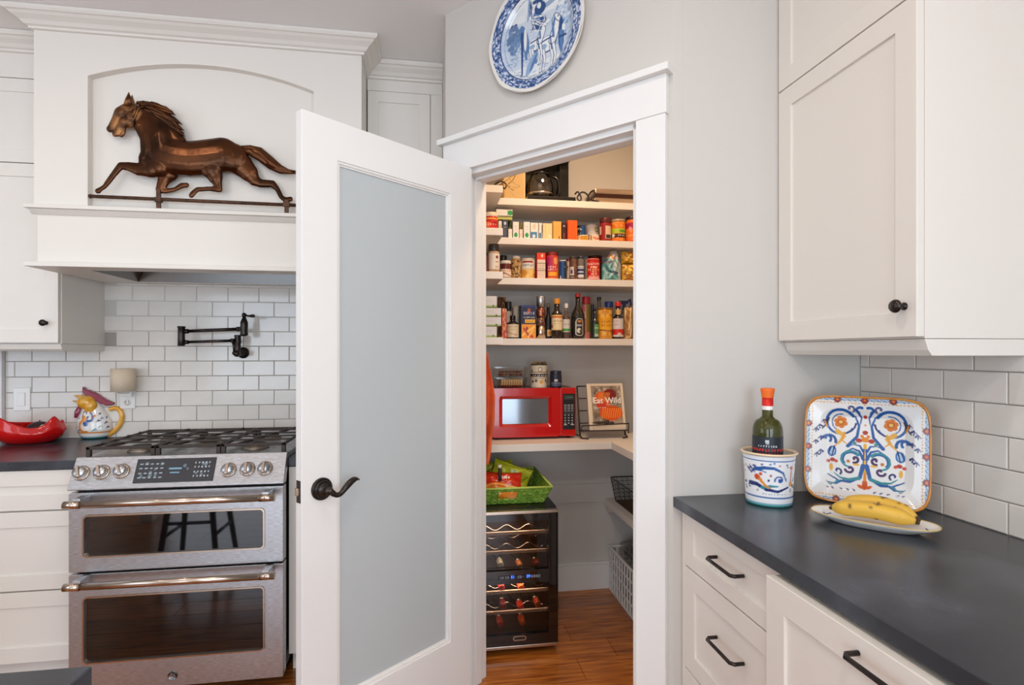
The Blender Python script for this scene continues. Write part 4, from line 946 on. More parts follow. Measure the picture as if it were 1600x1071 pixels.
def sp(u, v, r0, r1, a0, a1, w, c, w2=None):
    for s_ in (-1, 1):
        x, y = T(s_*u, v); A0, A1 = (a0, a1) if s_ > 0 else (PI-a0, PI-a1); cv.spiral(x, y, r0/2, r1/2, A0, A1, w*.62, c, None if w2 is None else w2*.62, 30)
def ln(pts, w, c, w2=None, both=True):
    for s_ in ((-1, 1) if both else (1,)): cv.line([T(s_*a, b) for a, b in pts], w*.62, c, 1, None if w2 is None else w2*.62)
def dc(u, v, r, c, ry=None, both=True, rot=0):
    for s_ in ((-1, 1) if both else (1,)): x, y = T(s_*u, v); cv.disc(x, y, r/2, c, (ry or r)/2, 1, rot*s_)
sp(.40, .50, .24, .22, 2.6, -2.6, .024, BLU, .012); sp(.40, .50, .25, .20, 3.2, 5.2, .014, NAV, .005); sp(.38, .50, .17, .15, -1.2, 1.7, .008, BLU)
for k in range(6): a = k*PI/3+.3; dc(.40+.072*math.cos(a), .50+.072*math.sin(a), .045, (214, 120, 36))
dc(.40, .50, .055, (190, 84, 30)); dc(.40, .50, .032, (238, 190, 90))
ln([(.16, .62), (.10, .45), (.13, .25), (.28, .06)], .012, BLU, .024); ln([(.12, .72), (.06, .60), (.08, .48)], .02, BLU, .006); sp(.09, .72, .02, .08, -1.5, 2.2, .012, BLU, .022); sp(.23, .76, .02, .07, 0, 4, .016, (84, 84, 130))
dc(0, .62, .035, RED, both=False); dc(0, .47, .02, ORA, both=False); dc(0, .33, .045, RED, .04, False); dc(0, .20, .06, ORA, .05, False); dc(.10, .18, .05, RED, .04); dc(.17, .13, .035, (58, 150, 130), .025); dc(.05, .26, .03, ORA); dc(0, .84, .015, ORA, both=False)
ln([(.45, .32), (.34, .24), (.42, .12), (.50, .04)], .035, (232, 176, 80), .008); ln([(.34, .30), (.38, .16), (.30, .10)], .018, (226, 160, 60), .006)
ln([(0, .10), (0, -.55)], .022, YEL, .02, False); ln([(.03, -.02), (.08, .08), (.18, .10), (.26, .06)], .016, BLU, .004); ln([(.03, -.16), (.09, -.02), (.2, .02), (.31, -.04)], .022, BLU, .006)
ln([(.02, .02), (.03, -.3)], .012, BLU, .006)
sp(.24, -.20, .17, .12, 2.4, -1.6, .026, TEA, .012); sp(.24, -.20, .15, .10, 2.2, -.6, .010, BLU); sp(.16, -.17, .015, .07, 0, 5, .018, (70, 40, 96)); sp(.24, -.36, .02, .08, 1, 6, .018, (70, 40, 96)); dc(.27, -.22, .03, (196, 120, 60)); dc(.33, -.10, .018, BLU); dc(.14, -.27, .055, YEL, .02)
ln([(.03, -.28), (.08, -.50), (.24, -.60), (.42, -.60), (.60, -.50)], .03, BLU, .008); ln([(.10, -.52), (.26, -.56), (.40, -.54), (.50, -.46)], .026, TEA, .006); ln([(.34, -.58), (.46, -.66), (.60, -.64)], .014, BLU, .006); sp(.44, -.42, .02, .07, 0, 4, .014, NAV)
ln([(.42, -.60), (.55, -.68), (.62, -.62)], .012, TEA, .004)
dc(0, -.62, .045, (206, 88, 40), .09, False); dc(.07, -.66, .05, (214, 100, 46), .025, True, .5); dc(.0, -.48, .025, ORA, .08, False)
dc(.54, -.06, .075, (60, 116, 180), .10, True, .2); dc(.54, -.06, .045, (168, 196, 220), .07, True, .2); ln([(.50, .04), (.54, -.15)], .010, NAV, .006); ln([(.56, .02), (.60, -.12)], .01, NAV, .006)
dc(.53, -.22, .045, RED, .035); dc(.60, -.25, .03, (206, 72, 48)); dc(.47, -.24, .03, (206, 72, 48)); dc(.55, -.36, .032, (232, 176, 80), .07)
sp(.58, .12, .14, .10, .2, 3.2, .012, BLU, .022); sp(.62, .18, .03, .07, 0, 4, .018, BLU)
for u, v, r in ((.74, .40, .0), (.80, .33, .5), (.72, .18, 1.), (.80, .10, .2), (.72, -.08, .7), (.78, -.14, .1), (.67, .50, .3)):
    ln([(u-.035, v), (u, v+.03), (u+.045, v-.02)], .015, NAV, .005); ln([(u, v-.04), (u+.01, v+.03)], .010, (50, 60, 120), .004)
ln([(.60, .56), (.64, .44), (.70, .36)], .014, (60, 60, 70), .01); ln([(.66, .50), (.62, .38)], .010, ORA)
for u in (.25, .36, .50, .15, .58): ln([(u, -.74), (u+.03, -.72)], .010, (80, 70, 130), .006)
# border
def edge(sd, t, inset):
    return {0: (t, 1-inset), 1: (1-inset, t), 2: (t, -1+inset), 3: (-1+inset, t)}[sd]
for sd in range(4):
    for k in range(41):
        t = -.94+1.88*k/40; x, y = edge(sd, t, .055); cx_, cy_ = T(x, y); cv.disc(cx_, cy_, .022, (176, 200, 220), al=.9)
    for k in range(30):
        t = -.84+1.68*k/29; x, y = edge(sd, t, .135); cx_, cy_ = T(x, y); cv.disc(cx_, cy_, .008, (226, 176, 96))
    for k in range(60):
        t = -.92+1.84*k/59; x, y = edge(sd, t, .075+.02*math.sin(k*2.1)); cx_, cy_ = T(x, y); cv.disc(cx_, cy_, .005, (60, 84, 140))
    for t in (-.88, -.44, 0, .44, .88):
        x, y = edge(sd, t, .075); cx_, cy_ = T(x, y); cv.disc(cx_, cy_, .030, (66, 50, 80)); cv.disc(cx_, cy_, .022, (176, 62, 56)); cv.disc(cx_, cy_, .008, (226, 150, 60))
def sq(a, r, n=6.0):
    c_, s_ = math.cos(a), math.sin(a); k = (abs(c_)**n+abs(s_)**n)**(-1/n); return r*k*c_, r*k*s_
HWt, HHt = TW/2+.004, th_/2
def tz(v): return .0 if v < .62 else (.016*((v-.62)/.14) if v < .76 else .016+.010*(v-.76)/.24)
def tpos(u, v):
    x, y = sq(2*PI*u, v); return MT @ Vector((x*HWt, y*HHt, .004+tz(v)))
mb = grid_mb(320, 150, tpos, cv, uv=lambda u, v: tuple(.5+.5*q*.985 for q in sq(2*PI*u, v))); mb.build('painted_face', ATTR_GLOSS, tray, fix=False)
OCH = mat('ochre_glaze', S(214, 144, 60), .2, coat=.4, var=(30, S(186, 112, 40), .45, .7))
mb = MB(); prof_ = [(.955, .020), (.975, .030), (1.0, .034), (1.015, .029), (1.012, .022), (.97, .014), (.7, .0), (.0, .0)]; seg = 120
for r, z in prof_:
    for i in range(seg): x, y = sq(2*PI*i/seg, r); mb.v.append(tuple(MT @ Vector((x*HWt, y*HHt, z))))
mb.f = [(k*seg+i, k*seg+(i+1) % seg, (k+1)*seg+(i+1) % seg, (k+1)*seg+i) for k in range(len(prof_)-1) for i in range(seg)]; mb.sm = [True]*len(mb.f)
mb.build('ochre_rim', OCH, tray)

# ================================================================ CROCK AND BOTTLE
ck = Vector((.976, 1.449, CT))
fa = math.atan2(-ck.y, -ck.x)
crock = thing('painted_crock', tuple(ck), 'white ceramic crock painted with blue scrolls and a green foot, holding the bottle', 'crock')
cv = Canvas(190, 130, (238, 238, 240), 1.4)
cv.rect(0, 1, 0, .055, (44, 128, 124)); cv.rect(0, 1, .055, .075, (120, 176, 190)); cv.rect(0, 1, .15, .185, (96, 126, 178)); cv.rect(0, 1, .86, .895, (84, 128, 184))
def L_(pts, w, c, w2=None): cv.line(pts, w*1.3, c, 1, None if w2 is None else w2*1.3)
L_([(.30, .70), (.42, .74), (.55, .74), (.66, .66), (.72, .50)], .028, BLU, .010); L_([(.30, .76), (.34, .70), (.45, .66)], .02, BLU, .006)
L_([(.22, .42), (.32, .42), (.45, .33), (.60, .30), (.75, .38)], .034, NAV, .014); L_([(.40, .36), (.5, .40), (.60, .40)], .025, TEA, .01); cv.spiral(.22, .38, .01, .05, 0, 4.5, .014, NAV)
cv.spiral(.62, .52, .02, .09, -2, 3.4, .020, BLU, .012); cv.disc(.62, .52, .03, BLU); cv.disc(.48, .51, .025, NAV); cv.disc(.51, .60, .02, (190, 90, 60)); 
cv.disc(.33, .56, .055, (208, 84, 40)); cv.disc(.38, .62, .03, (208, 84, 40)); L_([(.37, .52), (.44, .40), (.50, .36)], .024, ORA, .010)
cv.disc(.24, .68, .06, (84, 84, 160), .045, 1, -.7); cv.disc(.24, .68, .03, (206, 206, 230), .02, 1, -.7); L_([(.17, .72), (.25, .62)], .01, NAV); L_([(.22, .76), (.30, .64)], .01, NAV)
cv.disc(.80, .44, .05, ORA); cv.disc(.80, .44, .022, YEL); L_([(.80, .48), (.80, .74)], .018, (190, 110, 50), .008); cv.disc(.80, .74, .035, (200, 110, 50)); L_([(.80, .34), (.80, .28)], .01, TEA)
L_([(.86, .50), (.92, .62), (.98, .70)], .02, BLU, .008); L_([(.85, .40), (.92, .34), (1, .33)], .028, NAV, .012); cv.disc(.90, .56, .03, BLU); cv.disc(.04, .55, .03, ORA, .09); L_([(.08, .40), (.13, .42)], .016, NAV); L_([(.12, .34), (.14, .28)], .012, NAV)
for u, v, c in ((.14, .74, RED), (.28, .84-.08, NAV), (.40, .80, NAV), (.50, .81, BLU), (.62, .79, (180, 70, 60)), (.72, .80, NAV), (.74, .76, BLU), (.90, .78, BLU), (.10, .62, (90, 80, 70)), (.07, .70, NAV), (.34, .30, (170, 90, 60)), (.55, .83, BLU)): cv.disc(u, v, .018, c)
cv.scrib(.40, .72, .235, .022, (130, 140, 160), 9, 3)
prof = interp([(0, .058, .0005), (.03, .062, .001), (.10, .0635, .018), (.5, .0655, .075), (.85, .069, .128), (1, .0705, .143)])
mb = lathe_canvas(ck, prof, cv, 150, 90, face=fa+.06, rep=2); mb.build('painted_wall', ATTR_GLOSS, crock, fix=False)
mb = MB(); mb.lathe([(.0, .006), (.058, .006), (.064, .075), (.067, .143)], 64, Matrix.Translation(ck), cap=False); mb.lathe([(0, .0005), (.059, .0005)], 64, Matrix.Translation(ck), cap=False); mb.build('inner_wall', CERAM, crock)
RIMG = mat('cream_rim_glaze', S(240, 212, 176), .18, coat=.4)
mb = MB(); mb.lathe([(.067, .143), (.070, .1435), (.0745, .1445), (.077, .148), (.0755, .151), (.071, .151), (.0665, .148), (.067, .143)], 72, Matrix.Translation(ck), cap=False); mb.build('rim', RIMG, crock)
bt = Vector((ck.x-.001, ck.y+.004, CT+.0075)); rB = .0405; topz = 1.245-bt.z
bottle = thing('wine_bottle', tuple(bt), 'green wine bottle with red capsule and orange stopper standing in the crock', 'bottle')
OLIVE = mat('olive_glass', S(88, 88, 20), .05, trans=.55, ior=1.45, spec=.7)
sh = on_y(1201, 672, bt.y).z-bt.z; nk = on_y(1201, 654, bt.y).z-bt.z; cap0 = on_y(1201, 636.5, bt.y).z-bt.z; cap1 = on_y(1201, 621, bt.y).z-bt.z
Mt = Matrix.Translation(bt)
pr = [(0, 0), (rB*.9, 0), (rB, .004), (rB, sh-.006)]
for i in range(1, 9): t = i/9; pr.append((.0155+(rB-.0155)*math.cos(t*PI/2)**.8, sh-.006+(nk-sh+.006)*math.sin(t*PI/2)))
pr += [(.0150, nk+.006), (.0145, cap0), (.0140, cap1)]
mb = MB(); mb.lathe(pr, 48, Mt); mb.build('glass', OLIVE, bottle)
mb = MB(); mb.lathe([(0, .004), (rB-.003, .004), (rB-.003, on_y(1201, 676, bt.y).z-bt.z), (0, on_y(1201, 676, bt.y).z-bt.z)], 40, Mt); mb.build('wine', mat('dark_wine', S(14, 8, 10), .1), bottle)
mb = MB(); mb.lathe([(.0156, cap0-.007), (.0156, cap0+.004)], 32, Mt, cap=False); mb.build('neck_band', CERAM, bottle)
mb = MB(); mb.lathe([(.0155, cap0+.003), (.0152, cap1), (0, cap1)], 32, Mt, cap=False); mb.build('capsule', mat('red_foil', S(214, 34, 26), .35, .2), bottle)
mb = MB(); mb.lathe([(.0160, cap1-.001), (.0165, cap1+.006), (.0190, topz-.006), (.0192, topz-.001), (.017, topz), (0, topz)], 32, Mt, cap=False); mb.build('stopper', mat('orange_rubber', S(240, 112, 28), .45), bottle)
cv = Canvas(150, 110, (34, 42, 50), 1.3); cv.rect(.46, .54, .80, .90, (200, 204, 210)); cv.rect(.475, .525, .75, .82, (170, 176, 184))
lz0, lz1 = on_y(1201, 724, bt.y).z-bt.z, on_y(1201, 680.5, bt.y).z-bt.z
cvt = [(.30, .70, .68, .05, (206, 208, 212), 8), ]
cv.scrib(.30, .72, .68, .06, (206, 208, 214), 8, 2); cv.scrib(.12, .90, .54, .09, (214, 44, 36), 12, 4); cv.scrib(.26, .82, .40, .08, (214, 44, 36), 9, 6); cv.rect(0, 1, .0, .02, (180, 40, 40))
mb = lathe_canvas(bt, interp([(0, rB+.0006, lz0), (1, rB+.0006, lz1)]), cv, 150, 80, face=fa, rep=2); mb.build('label', ATTR_SATIN, bottle, fix=False)

# ================================================================ PLATTER AND BANANAS
pA, pB = Vector((1.008, 1.312, 0)), Vector((1.186, 1.106, 0)); pM = (pA+pB)/2; pU = (pB-pA); PLn = pU.length/2; pU.normalize(); pV = Vector((-pU.y, pU.x, 0))
MPt = frame_M((pM.x, pM.y, CT), pU, pV, (0, 0, 1)); PWd = .062
platter = thing('oval_platter', (pM.x, pM.y, CT), 'long oval white platter with a yellow edge under the bananas', 'platter')
def opos(a, r, z): c_, s_ = math.cos(a), math.sin(a); n = 2.5; k = (abs(c_)**n+abs(s_)**n)**(-1/n); return MPt @ Vector((k*c_*PLn*r, k*s_*PWd*(1-(1-r)*1.15 if r > .3 else r), z))
mb = MB(); seg = 72
for r, z in ((.0, .0005), (.62, .0005), (.70, .003), (.93, .0165), (1.0, .021), (1.0, .0225), (.965, .0225), (.90, .018), (.72, .0075), (.60, .006), (0, .006)):
    for i in range(seg): mb.v.append(tuple(opos(2*PI*i/seg, r, z)))
mb.f = [(k*seg+i, k*seg+(i+1) % seg, (k+1)*seg+(i+1) % seg, (k+1)*seg+i) for k in range(10) for i in range(seg)]; mb.sm = [True]*len(mb.f); mb.build('dish', CERAM, platter)
mb = MB()
for r, z in ((.985, .0222), (1.003, .0215), (1.004, .0232), (.992, .0240), (.980, .0232), (.985, .0222)):
    for i in range(seg): mb.v.append(tuple(opos(2*PI*i/seg, r, z)))
mb.f = [(k*seg+i, k*seg+(i+1) % seg, (k+1)*seg+(i+1) % seg, (k+1)*seg+i) for k in range(5) for i in range(seg)]; mb.sm = [True]*len(mb.f); mb.build('yellow_edge', mat('straw_glaze', S(224, 190, 110), .2, coat=.4), platter)
for c_, pts in enumerate(([(-.80, .1), (-.74, -.15), (-.68, .15)], [(.78, .2), (.84, -.1), (.74, -.2)])):
    mb = MB(); q = []
    for u, v in pts: q.append(MPt @ Vector((u*PLn, v*PWd, .0135)))
    mb.tube(q, .0014, 6); mb.build('painted_sprig', mat('sprig_blue', S(110, 130, 170), .2), platter)
def banana(nm, label, a, b, z0, arch_, side, rad, sd):
    """a,b ends in platter coords (along, across)"""
    t_ = thing('banana', tuple(MPt @ Vector(((a[0]+b[0])/2, (a[1]+b[1])/2, z0))), label, 'banana', 'bananas on the platter')
    pts, rs, cols = [], [], []; n = 30; seg = 20; rn = np.random.RandomState(sd)
    for i in range(n+1):
        t = i/n; k = 4*t*(1-t)
        pts.append(MPt @ Vector((a[0]+(b[0]-a[0])*t, a[1]+(b[1]-a[1])*t+side*k, z0+arch_*k)))
        rs.append(rad*(.30 if t < .012 else min(1, .42+ (t/.14)*.58 if t < .14 else 1)*min(1, .34+((1-t)/.16)*.66 if t > .84 else 1)))
    mb = MB(); mb.tube(pts, rs, seg)
    spots = [(rn.rand(), rn.rand(), .008+.02*rn.rand()**3) for _ in range(34)]
    spots += [(.56, .72, .045), (.60, .70, .03)]
    cc = []
    for i in range(n+1):
        for k in range(seg):
            t, u = i/n, k/seg; g_ = .5+.5*math.cos(5*2*PI*u)
            col = np.array([lin(232-8*g_), lin(184-6*g_), lin(70)])
            for (a_, b_, r_) in spots:
                if (t-a_)**2+(min(abs(u-b_), 1-abs(u-b_))*.55)**2 < r_*r_: col = np.array([lin(92), lin(52), lin(26)])
            if t < .03 or t > .975: col = np.array([lin(70), lin(50), lin(30)])
            elif t < .09: col = col*.8+np.array([lin(150), lin(150), lin(50)])*.2
            cc.append([*col, 1])
    mb.c = cc
    mb.build('peel', mat('banana_peel', rough=.42, attr=True, var=(45, S(160, 104, 40), .66, .78), bump=(30, .15, .003)), t_, fix=True, sub=1)
    for end, d in ((0, -1), (n, 1)):
        m2 = MB(); p = pts[end]; q = p+(pts[end]-pts[end-1 if end else 1]).normalized()*.006; m2.tube([p, q], [rs[end]*.9, rs[end]*.7], 10); m2.build('stem' if end == 0 else 'tip', mat('banana_stem', S(80, 58, 34), .7), t_)
banana('b', 'nearer ripe banana with a brown bruise, on the oval platter', (-.086, -.012), (.090, -.016), .033, .012, -.012, .0195, 3)
banana('b', 'farther ripe banana, behind the bruised one on the oval platter', (-.074, .030), (.090, .008), .034, .018, .018, .0185, 8)
# ================================================================ PANTRY SHELVES
PXW = XS+.116; LXR = .340; SY0, SYB = 2.5, 2.7
ZS = [2.123, 1.925, 1.723, 1.418]
SHELF = mat('shelf_paint', S(232, 222, 210), .45, bump=(120, .05, .0006))
names = ['top', 'second', 'third', 'fourth']
for z, nm in zip(ZS, names):
    t = thing('pantry_shelf', (.76, 2.85, z-.034), 'white L-shaped pantry shelf, %s of the four upper ones' % {'top': 'the topmost', 'second': 'second from the top', 'third': 'third from the top', 'fourth': 'the lowest'}[nm], 'shelf', 'upper pantry shelves')
    mb = MB(); mb.box(LXR+.0005, 1.319, SYB, 2.989, z-.034, z); mb.build('back_board', SHELF, t, bev=.0015)
    mb = MB(); mb.box(PXW, LXR, SY0, 2.989, z-.034, z); mb.build('side_board', SHELF, t, bev=.0015)
t = thing('worktop_shelf', (.76, 2.8, .86), 'deep white L-shaped shelf carrying the red microwave', 'shelf')
MZs = .902
mb = MB(); mb.box(PXW, 1.319, 2.6, 2.999, MZs-.036, MZs); mb.build('back_board', SHELF, t, bev=.0015)
mb = MB(); mb.box(.897, 1.319, 1.75, 2.5995, MZs-.036, MZs); mb.build('side_board', SHELF, t, bev=.0015)
t = thing('low_side_shelf', (1.15, 2.4, .48), 'short white shelf on the right pantry wall under the wire basket', 'shelf')
mb = MB(); mb.box(.989, 1.319, 1.75, 2.99, .481, .515); mb.build('board', SHELF, t, bev=.0015)
mb = MB(); mb.box(1.01, 1.303, 2.970, 2.990, .44, .480); mb.build('cleat', SHELF, t)

# ---------------------------------------------------------------- packaged food makers
def lcan(bgc, ops, w=56, h=44, asp=1.3):
    cv = Canvas(w, h, bgc, asp)
    for i, o in enumerate(ops):
        k = o[0]
        if k == 'r': cv.rect(*o[1:])
        elif k == 'd': cv.disc(*o[1:])
        elif k == 's': cv.scrib(*o[1:6], n=o[6] if len(o) > 6 else 6, seed=i+3)
        elif k == 'n': cv.noise(o[1], o[2], o[3], *(o[4:] or ()), seed=i+7)
        elif k == 'l': cv.line(*o[1:])
    return cv
FG = 'groceries on the pantry shelves'
def bbox(px0, px1, pyt, z, y):
    x0, x1 = on_y(px0, 500, y).x, on_y(px1, 500, y).x; h = on_y((px0+px1)/2, pyt, y).z-z
    return x0, x1, h
def cyl_item(name, label, cat, px0, px1, pyt, z, y, bodycol, cv=None, lv=(.08, .92), lid=None, lidh=.0, lidr=1.0, rough=.35, metal=0, neck=None, clear=False, foot=.0, lid_ops=None, group=FG):
    """jar/can/bottle seen from the front: neck = (z fraction where shoulder starts, neck radius fraction, z fraction where neck starts)"""
    x0, x1, h = bbox(px0, px1, pyt, z, y); r = (x1-x0)/2*.98; cx_ = (x0+x1)/2; cy_ = y+r; zb = z+.0006
    t = thing(name, (cx_, cy_, zb), label, cat, group); M = Matrix.Translation((cx_, cy_, zb))
    H = h-lidh
    if neck:
        s_, nr, n_ = neck; pr = [(0, 0), (r*.92, 0), (r, .003), (r, H*s_)]
        for i in range(1, 7): q = i/6; pr.append((r*nr+(r-r*nr)*(.5+.5*math.cos(q*PI)), H*(s_+(n_-s_)*q)))
        pr += [(r*nr, H), (0, H)]
    else: pr = [(0, 0), (r*.94, 0), (r, .003), (r, H*.93), (r*.93, H), (0, H)]
    mm = mat('%s_body_%d_%d_%d' % (('glassy' if clear else 'solid'), *bodycol), S(*bodycol), .08 if clear else rough, metal, coat=.6 if clear else .2, var=(90 if clear else 30, S(*[int(c*.72) for c in bodycol]), .5, .75) if clear else None)
    mb = MB(); mb.lathe(pr, 26, M); mb.build('body', mm, t)
    if cv is not None:
        top = H*(neck[0] if neck else .97); a, b = lv; n = max(24, int(cv.h*.7))
        mb = lathe_canvas((cx_, cy_, zb), interp([(0, r+.0006, H*a if not neck else top*a), (1, r+.0006, H*b if not neck else top*b)]), cv, 64, n, face=-PI/2-.05-math.atan2(cx_, y)*.0, rep=2); mb.build('label', ATTR_SATIN, t, fix=False)
    if lid:
        lr = r*(neck[1]*1.15 if neck else 1)*lidr; mb = MB(); mb.lathe([(lr*.98, H-.002), (lr, H), (lr, h-.003), (lr*.94, h), (0, h)], 24, M); mb.build('lid', mat('lid_%d_%d_%d' % lid, S(*lid), .35, coat=.2), t)
    return t
def box_item(name, label, cat, px0, px1, pyt, z, y, side, cv, dep=.05, group=FG, pyb=None, tilt=0):
    x0, x1, h = bbox(px0, px1, pyt, z, y); zb = z+.0006
    t = thing(name, ((x0+x1)/2, y+dep/2, zb), label, cat, group)
    mb = MB(); mb.box(x0+.0006, x1-.0006, y+.0006, y+dep, zb, zb+h); mb.build('carton', mat('card_%d_%d_%d' % side, S(*side), .5), t, bev=.0008)
    mb = grid_mb(max(10, cv.w//2), max(10, cv.h//2), lambda u, v: Vector((x0+.001+(x1-x0-.002)*u, y, zb+.0005+(h-.001)*v)), cv); mb.build('printed_front', ATTR_SATIN, t, fix=False)
    return t
W_, K_, RD, OR_, YL, NV, GR, CR = (232, 224, 212), (26, 24, 24), (176, 28, 26), (232, 96, 26), (236, 176, 52), (30, 38, 84), (40, 150, 74), (226, 206, 170)
Z1, Z2, Z3, Z4 = ZS; YB = 2.712; YLs = 2.515
# ---- second shelf (Z2)
cyl_item('salsa_jar', 'red jar with a cream lid at the left end of the second shelf', 'jar', 758, 779, 331, Z2, YLs+.02, (190, 30, 24), lcan((200, 34, 26), [('d', .3, .35, .22, (240, 120, 80)), ('d', .7, .4, .2, (150, 20, 20)), ('s', .2, .8, .35, .1, (246, 210, 180), 5), ('r', 0, 1, .8, .9, (230, 160, 60))]), lid=(226, 206, 176), lidh=.018, clear=True)
def teabox(a): return lcan(W_, [('s', .2, .8, .72, .08, (190, 180, 160), 4), ('r', .0, 1, .02, .3, (222, 226, 210)), ('d', .5, .20, .15, GR), ('s', .3, .7, .55, .05, (200, 190, 170), 4)], 30, 60, .5)
yb2 = YB+.01
box_item('slim_carton', 'slim cream carton tucked beside the red jar on the second shelf', 'box', 779, 784.2, 345.5, Z2, YB, (226, 210, 186), lcan(W_, [('r', .4, .8, .2, .8, (214, 176, 110))], 20, 40, .4))
box_item('dark_carton', 'narrow charcoal carton under the stacked tea boxes on the second shelf', 'box', 785, 793.6, 344, Z2, YB, (60, 62, 76), lcan((66, 68, 84), [('d', .5, .82, .09, (210, 210, 220)), ('s', .25, .75, .6, .05, (150, 150, 165), 4), ('r', .35, .65, .15, .5, (84, 86, 100))], 24, 60, .4))
cyl_item('spice_tin', 'small dark green tin behind the little white box on the second shelf', 'tin', 794.4, 800.6, 345.5, Z2, YB+.035, (58, 66, 40), lcan((70, 78, 44), [('r', 0, 1, .5, .7, (140, 138, 80))], 20, 30))
box_item('small_white_carton', 'tiny white carton in front of the green tin, second shelf', 'box', 794.2, 800.5, 358, Z2, YB, (224, 206, 190), lcan(W_, [('s', .2, .8, .6, .1, (200, 170, 150), 3)], 20, 30, .5), dep=.03)
box_item('tea_box', 'upright white tea box with a green dot, left of two', 'box', 801.4, 811, 346.8, Z2, YB, W_, teabox(0), group='white tea boxes with green dots')
cyl_item('olive_tin', 'small olive tin between the two upright white tea boxes', 'tin', 811.8, 817.2, 348, Z2, YB+.035, (110, 104, 50), lcan((120, 114, 58), [('r', 0, 1, .3, .6, (84, 90, 40))], 20, 30))
box_item('small_white_carton', 'tiny pale carton between the two upright tea boxes', 'box', 811.6, 817, 358.7, Z2, YB, (226, 206, 190), lcan((232, 210, 196), [('r', .3, .7, .2, .5, (214, 180, 160))], 20, 30, .5), dep=.03)
box_item('tea_box', 'upright white tea box with a green dot, right of two', 'box', 818.4, 828.4, 347, Z2, YB, W_, teabox(0), group='white tea boxes with green dots')
p = on_y(784, 344, YB).z
box_item('tea_packet', 'flat yellow-green packet lying under the topmost tea box', 'box', 776.5, 800.6, 338.7, on_y(788, 343.6, YB).z+.0008, YB, (186, 178, 96), lcan((196, 190, 104), [('r', 0, 1, .7, .9, (100, 110, 60))], 40, 20, 3), dep=.06)
box_item('tea_box', 'white tea box lying on its side at the top of the pile', 'box', 775.2, 801.2, 327.6, on_y(788, 338.0, YB).z+.001, YB-.002, W_, lcan(W_, [('r', .70, .74, 0, 1, (120, 150, 110)), ('d', .87, .5, .42, GR), ('s', .1, .6, .5, .2, (206, 190, 160), 6)], 60, 30, 2.4), dep=.06, group='white tea boxes with green dots')
box_item('sugar_box', 'white carton with a blue lower corner on the second shelf', 'box', 829, 841, 348.4, Z2, YB, W_, lcan(W_, [('r', .0, .86, .02, .44, (70, 126, 164)), ('d', .45, .16, .12, (214, 224, 230)), ('d', .5, .78, .16, (236, 196, 160)), ('s', .15, .8, .62, .05, (200, 160, 140), 5)], 36, 50, .6))
box_item('sugar_box', 'slimmer white carton with a blue strip beside the white and blue one', 'box', 841.6, 847.6, 348.8, Z2, YB, W_, lcan(W_, [('r', .1, .9, .02, .40, (96, 130, 156)), ('r', .1, .4, .5, .95, (226, 196, 176)), ('r', .85, 1, .4, .9, (90, 96, 90))], 24, 50, .3))
box_item('pasta_box', 'wide cream coloured carton on the second shelf', 'box', 848.2, 863, 349.3, Z2, YB, (232, 206, 160), lcan((236, 206, 150), [('r', .22, .30, 0, 1, (214, 170, 96)), ('r', .62, .66, 0, 1, (222, 180, 110)), ('s', .68, .95, .6, .05, (200, 170, 120), 4), ('s', .68, .95, .3, .05, (200, 170, 120), 4), ('d', .78, .2, .1, (246, 226, 190))], 40, 50, .6))
box_item('cracker_box', 'golden tan carton left of the maroon packet, second shelf', 'box', 863.6, 877.3, 346.2, Z2, YB, (222, 168, 82), lcan((226, 170, 80), [('r', 0, .1, 0, 1, (190, 120, 40)), ('s', .2, .9, .7, .05, (206, 146, 60), 5), ('s', .2, .9, .5, .05, (206, 146, 60), 5), ('r', .7, .85, .05, .2, (150, 80, 30))], 40, 50, .6))
box_item('maroon_packet', 'narrow dark maroon packet beside the orange box', 'box', 878, 884.6, 347.4, Z2, YB, (56, 20, 22), lcan((60, 22, 26), [('s', .3, .8, .8, .08, (200, 190, 190), 3), ('r', .3, .7, .1, .4, (130, 50, 56))], 24, 50, .4))
box_item('orange_box', 'plain bright orange carton on the second shelf', 'box', 886.5, 902.2, 344.5, Z2, YB, (232, 92, 20), lcan((234, 94, 20), [('r', 0, .12, 0, 1, (196, 66, 12)), ('r', .96, 1, 0, .6, (240, 150, 80))], 30, 40, .7))
cyl_item('blue_can', 'dark blue can standing behind the low tins, second shelf', 'can', 902.6, 916, 352, Z2, YB+.05, (28, 66, 116), lcan((30, 84, 140), [('r', 0, .5, .4, 1, (36, 34, 40)), ('s', .08, .5, .78, .12, (210, 210, 210), 3), ('s', .08, .5, .5, .1, (180, 180, 180), 3)], 50, 44), lv=(.04, .97))
cyl_item('low_tin', 'low golden tin at the front of the second shelf', 'tin', 904.2, 922.4, 367.2, Z2, YB, (200, 150, 60), lcan((226, 196, 130), [('r', .3, .66, 0, 1, (206, 140, 30)), ('r', .72, .76, 0, 1, (120, 60, 40)), ('s', .78, .95, .5, .3, (120, 60, 50), 3)], 50, 24), lv=(.03, .97), lid=(220, 206, 180), lidh=.004)
cyl_item('low_tin', 'low cream tin with an orange picture beside the golden tin', 'tin', 922.8, 938.4, 366.6, Z2, YB, (220, 190, 160), lcan((228, 196, 166), [('r', .2, .25, 0, 1, (90, 50, 40)), ('l', [(.4, .6), (.6, .3), (.85, .6)], .09, (212, 96, 50))], 50, 24), lv=(.03, .97), lid=(220, 206, 180), lidh=.004)
cyl_item('white_can', 'white can with a maroon band standing behind the low cream tin', 'can', 917.4, 938.8, 349.6, Z2, YB+.07, (226, 214, 204), lcan((230, 216, 206), [('r', 0, 1, .26, .44, (120, 40, 72)), ('d', .64, .74, .14, (150, 150, 50)), ('d', .64, .74, .08, (232, 220, 200)), ('s', .3, .8, .54, .05, (190, 120, 120), 6)], 60, 50), lv=(.04, .97), lid=(210, 196, 184), lidh=.004)
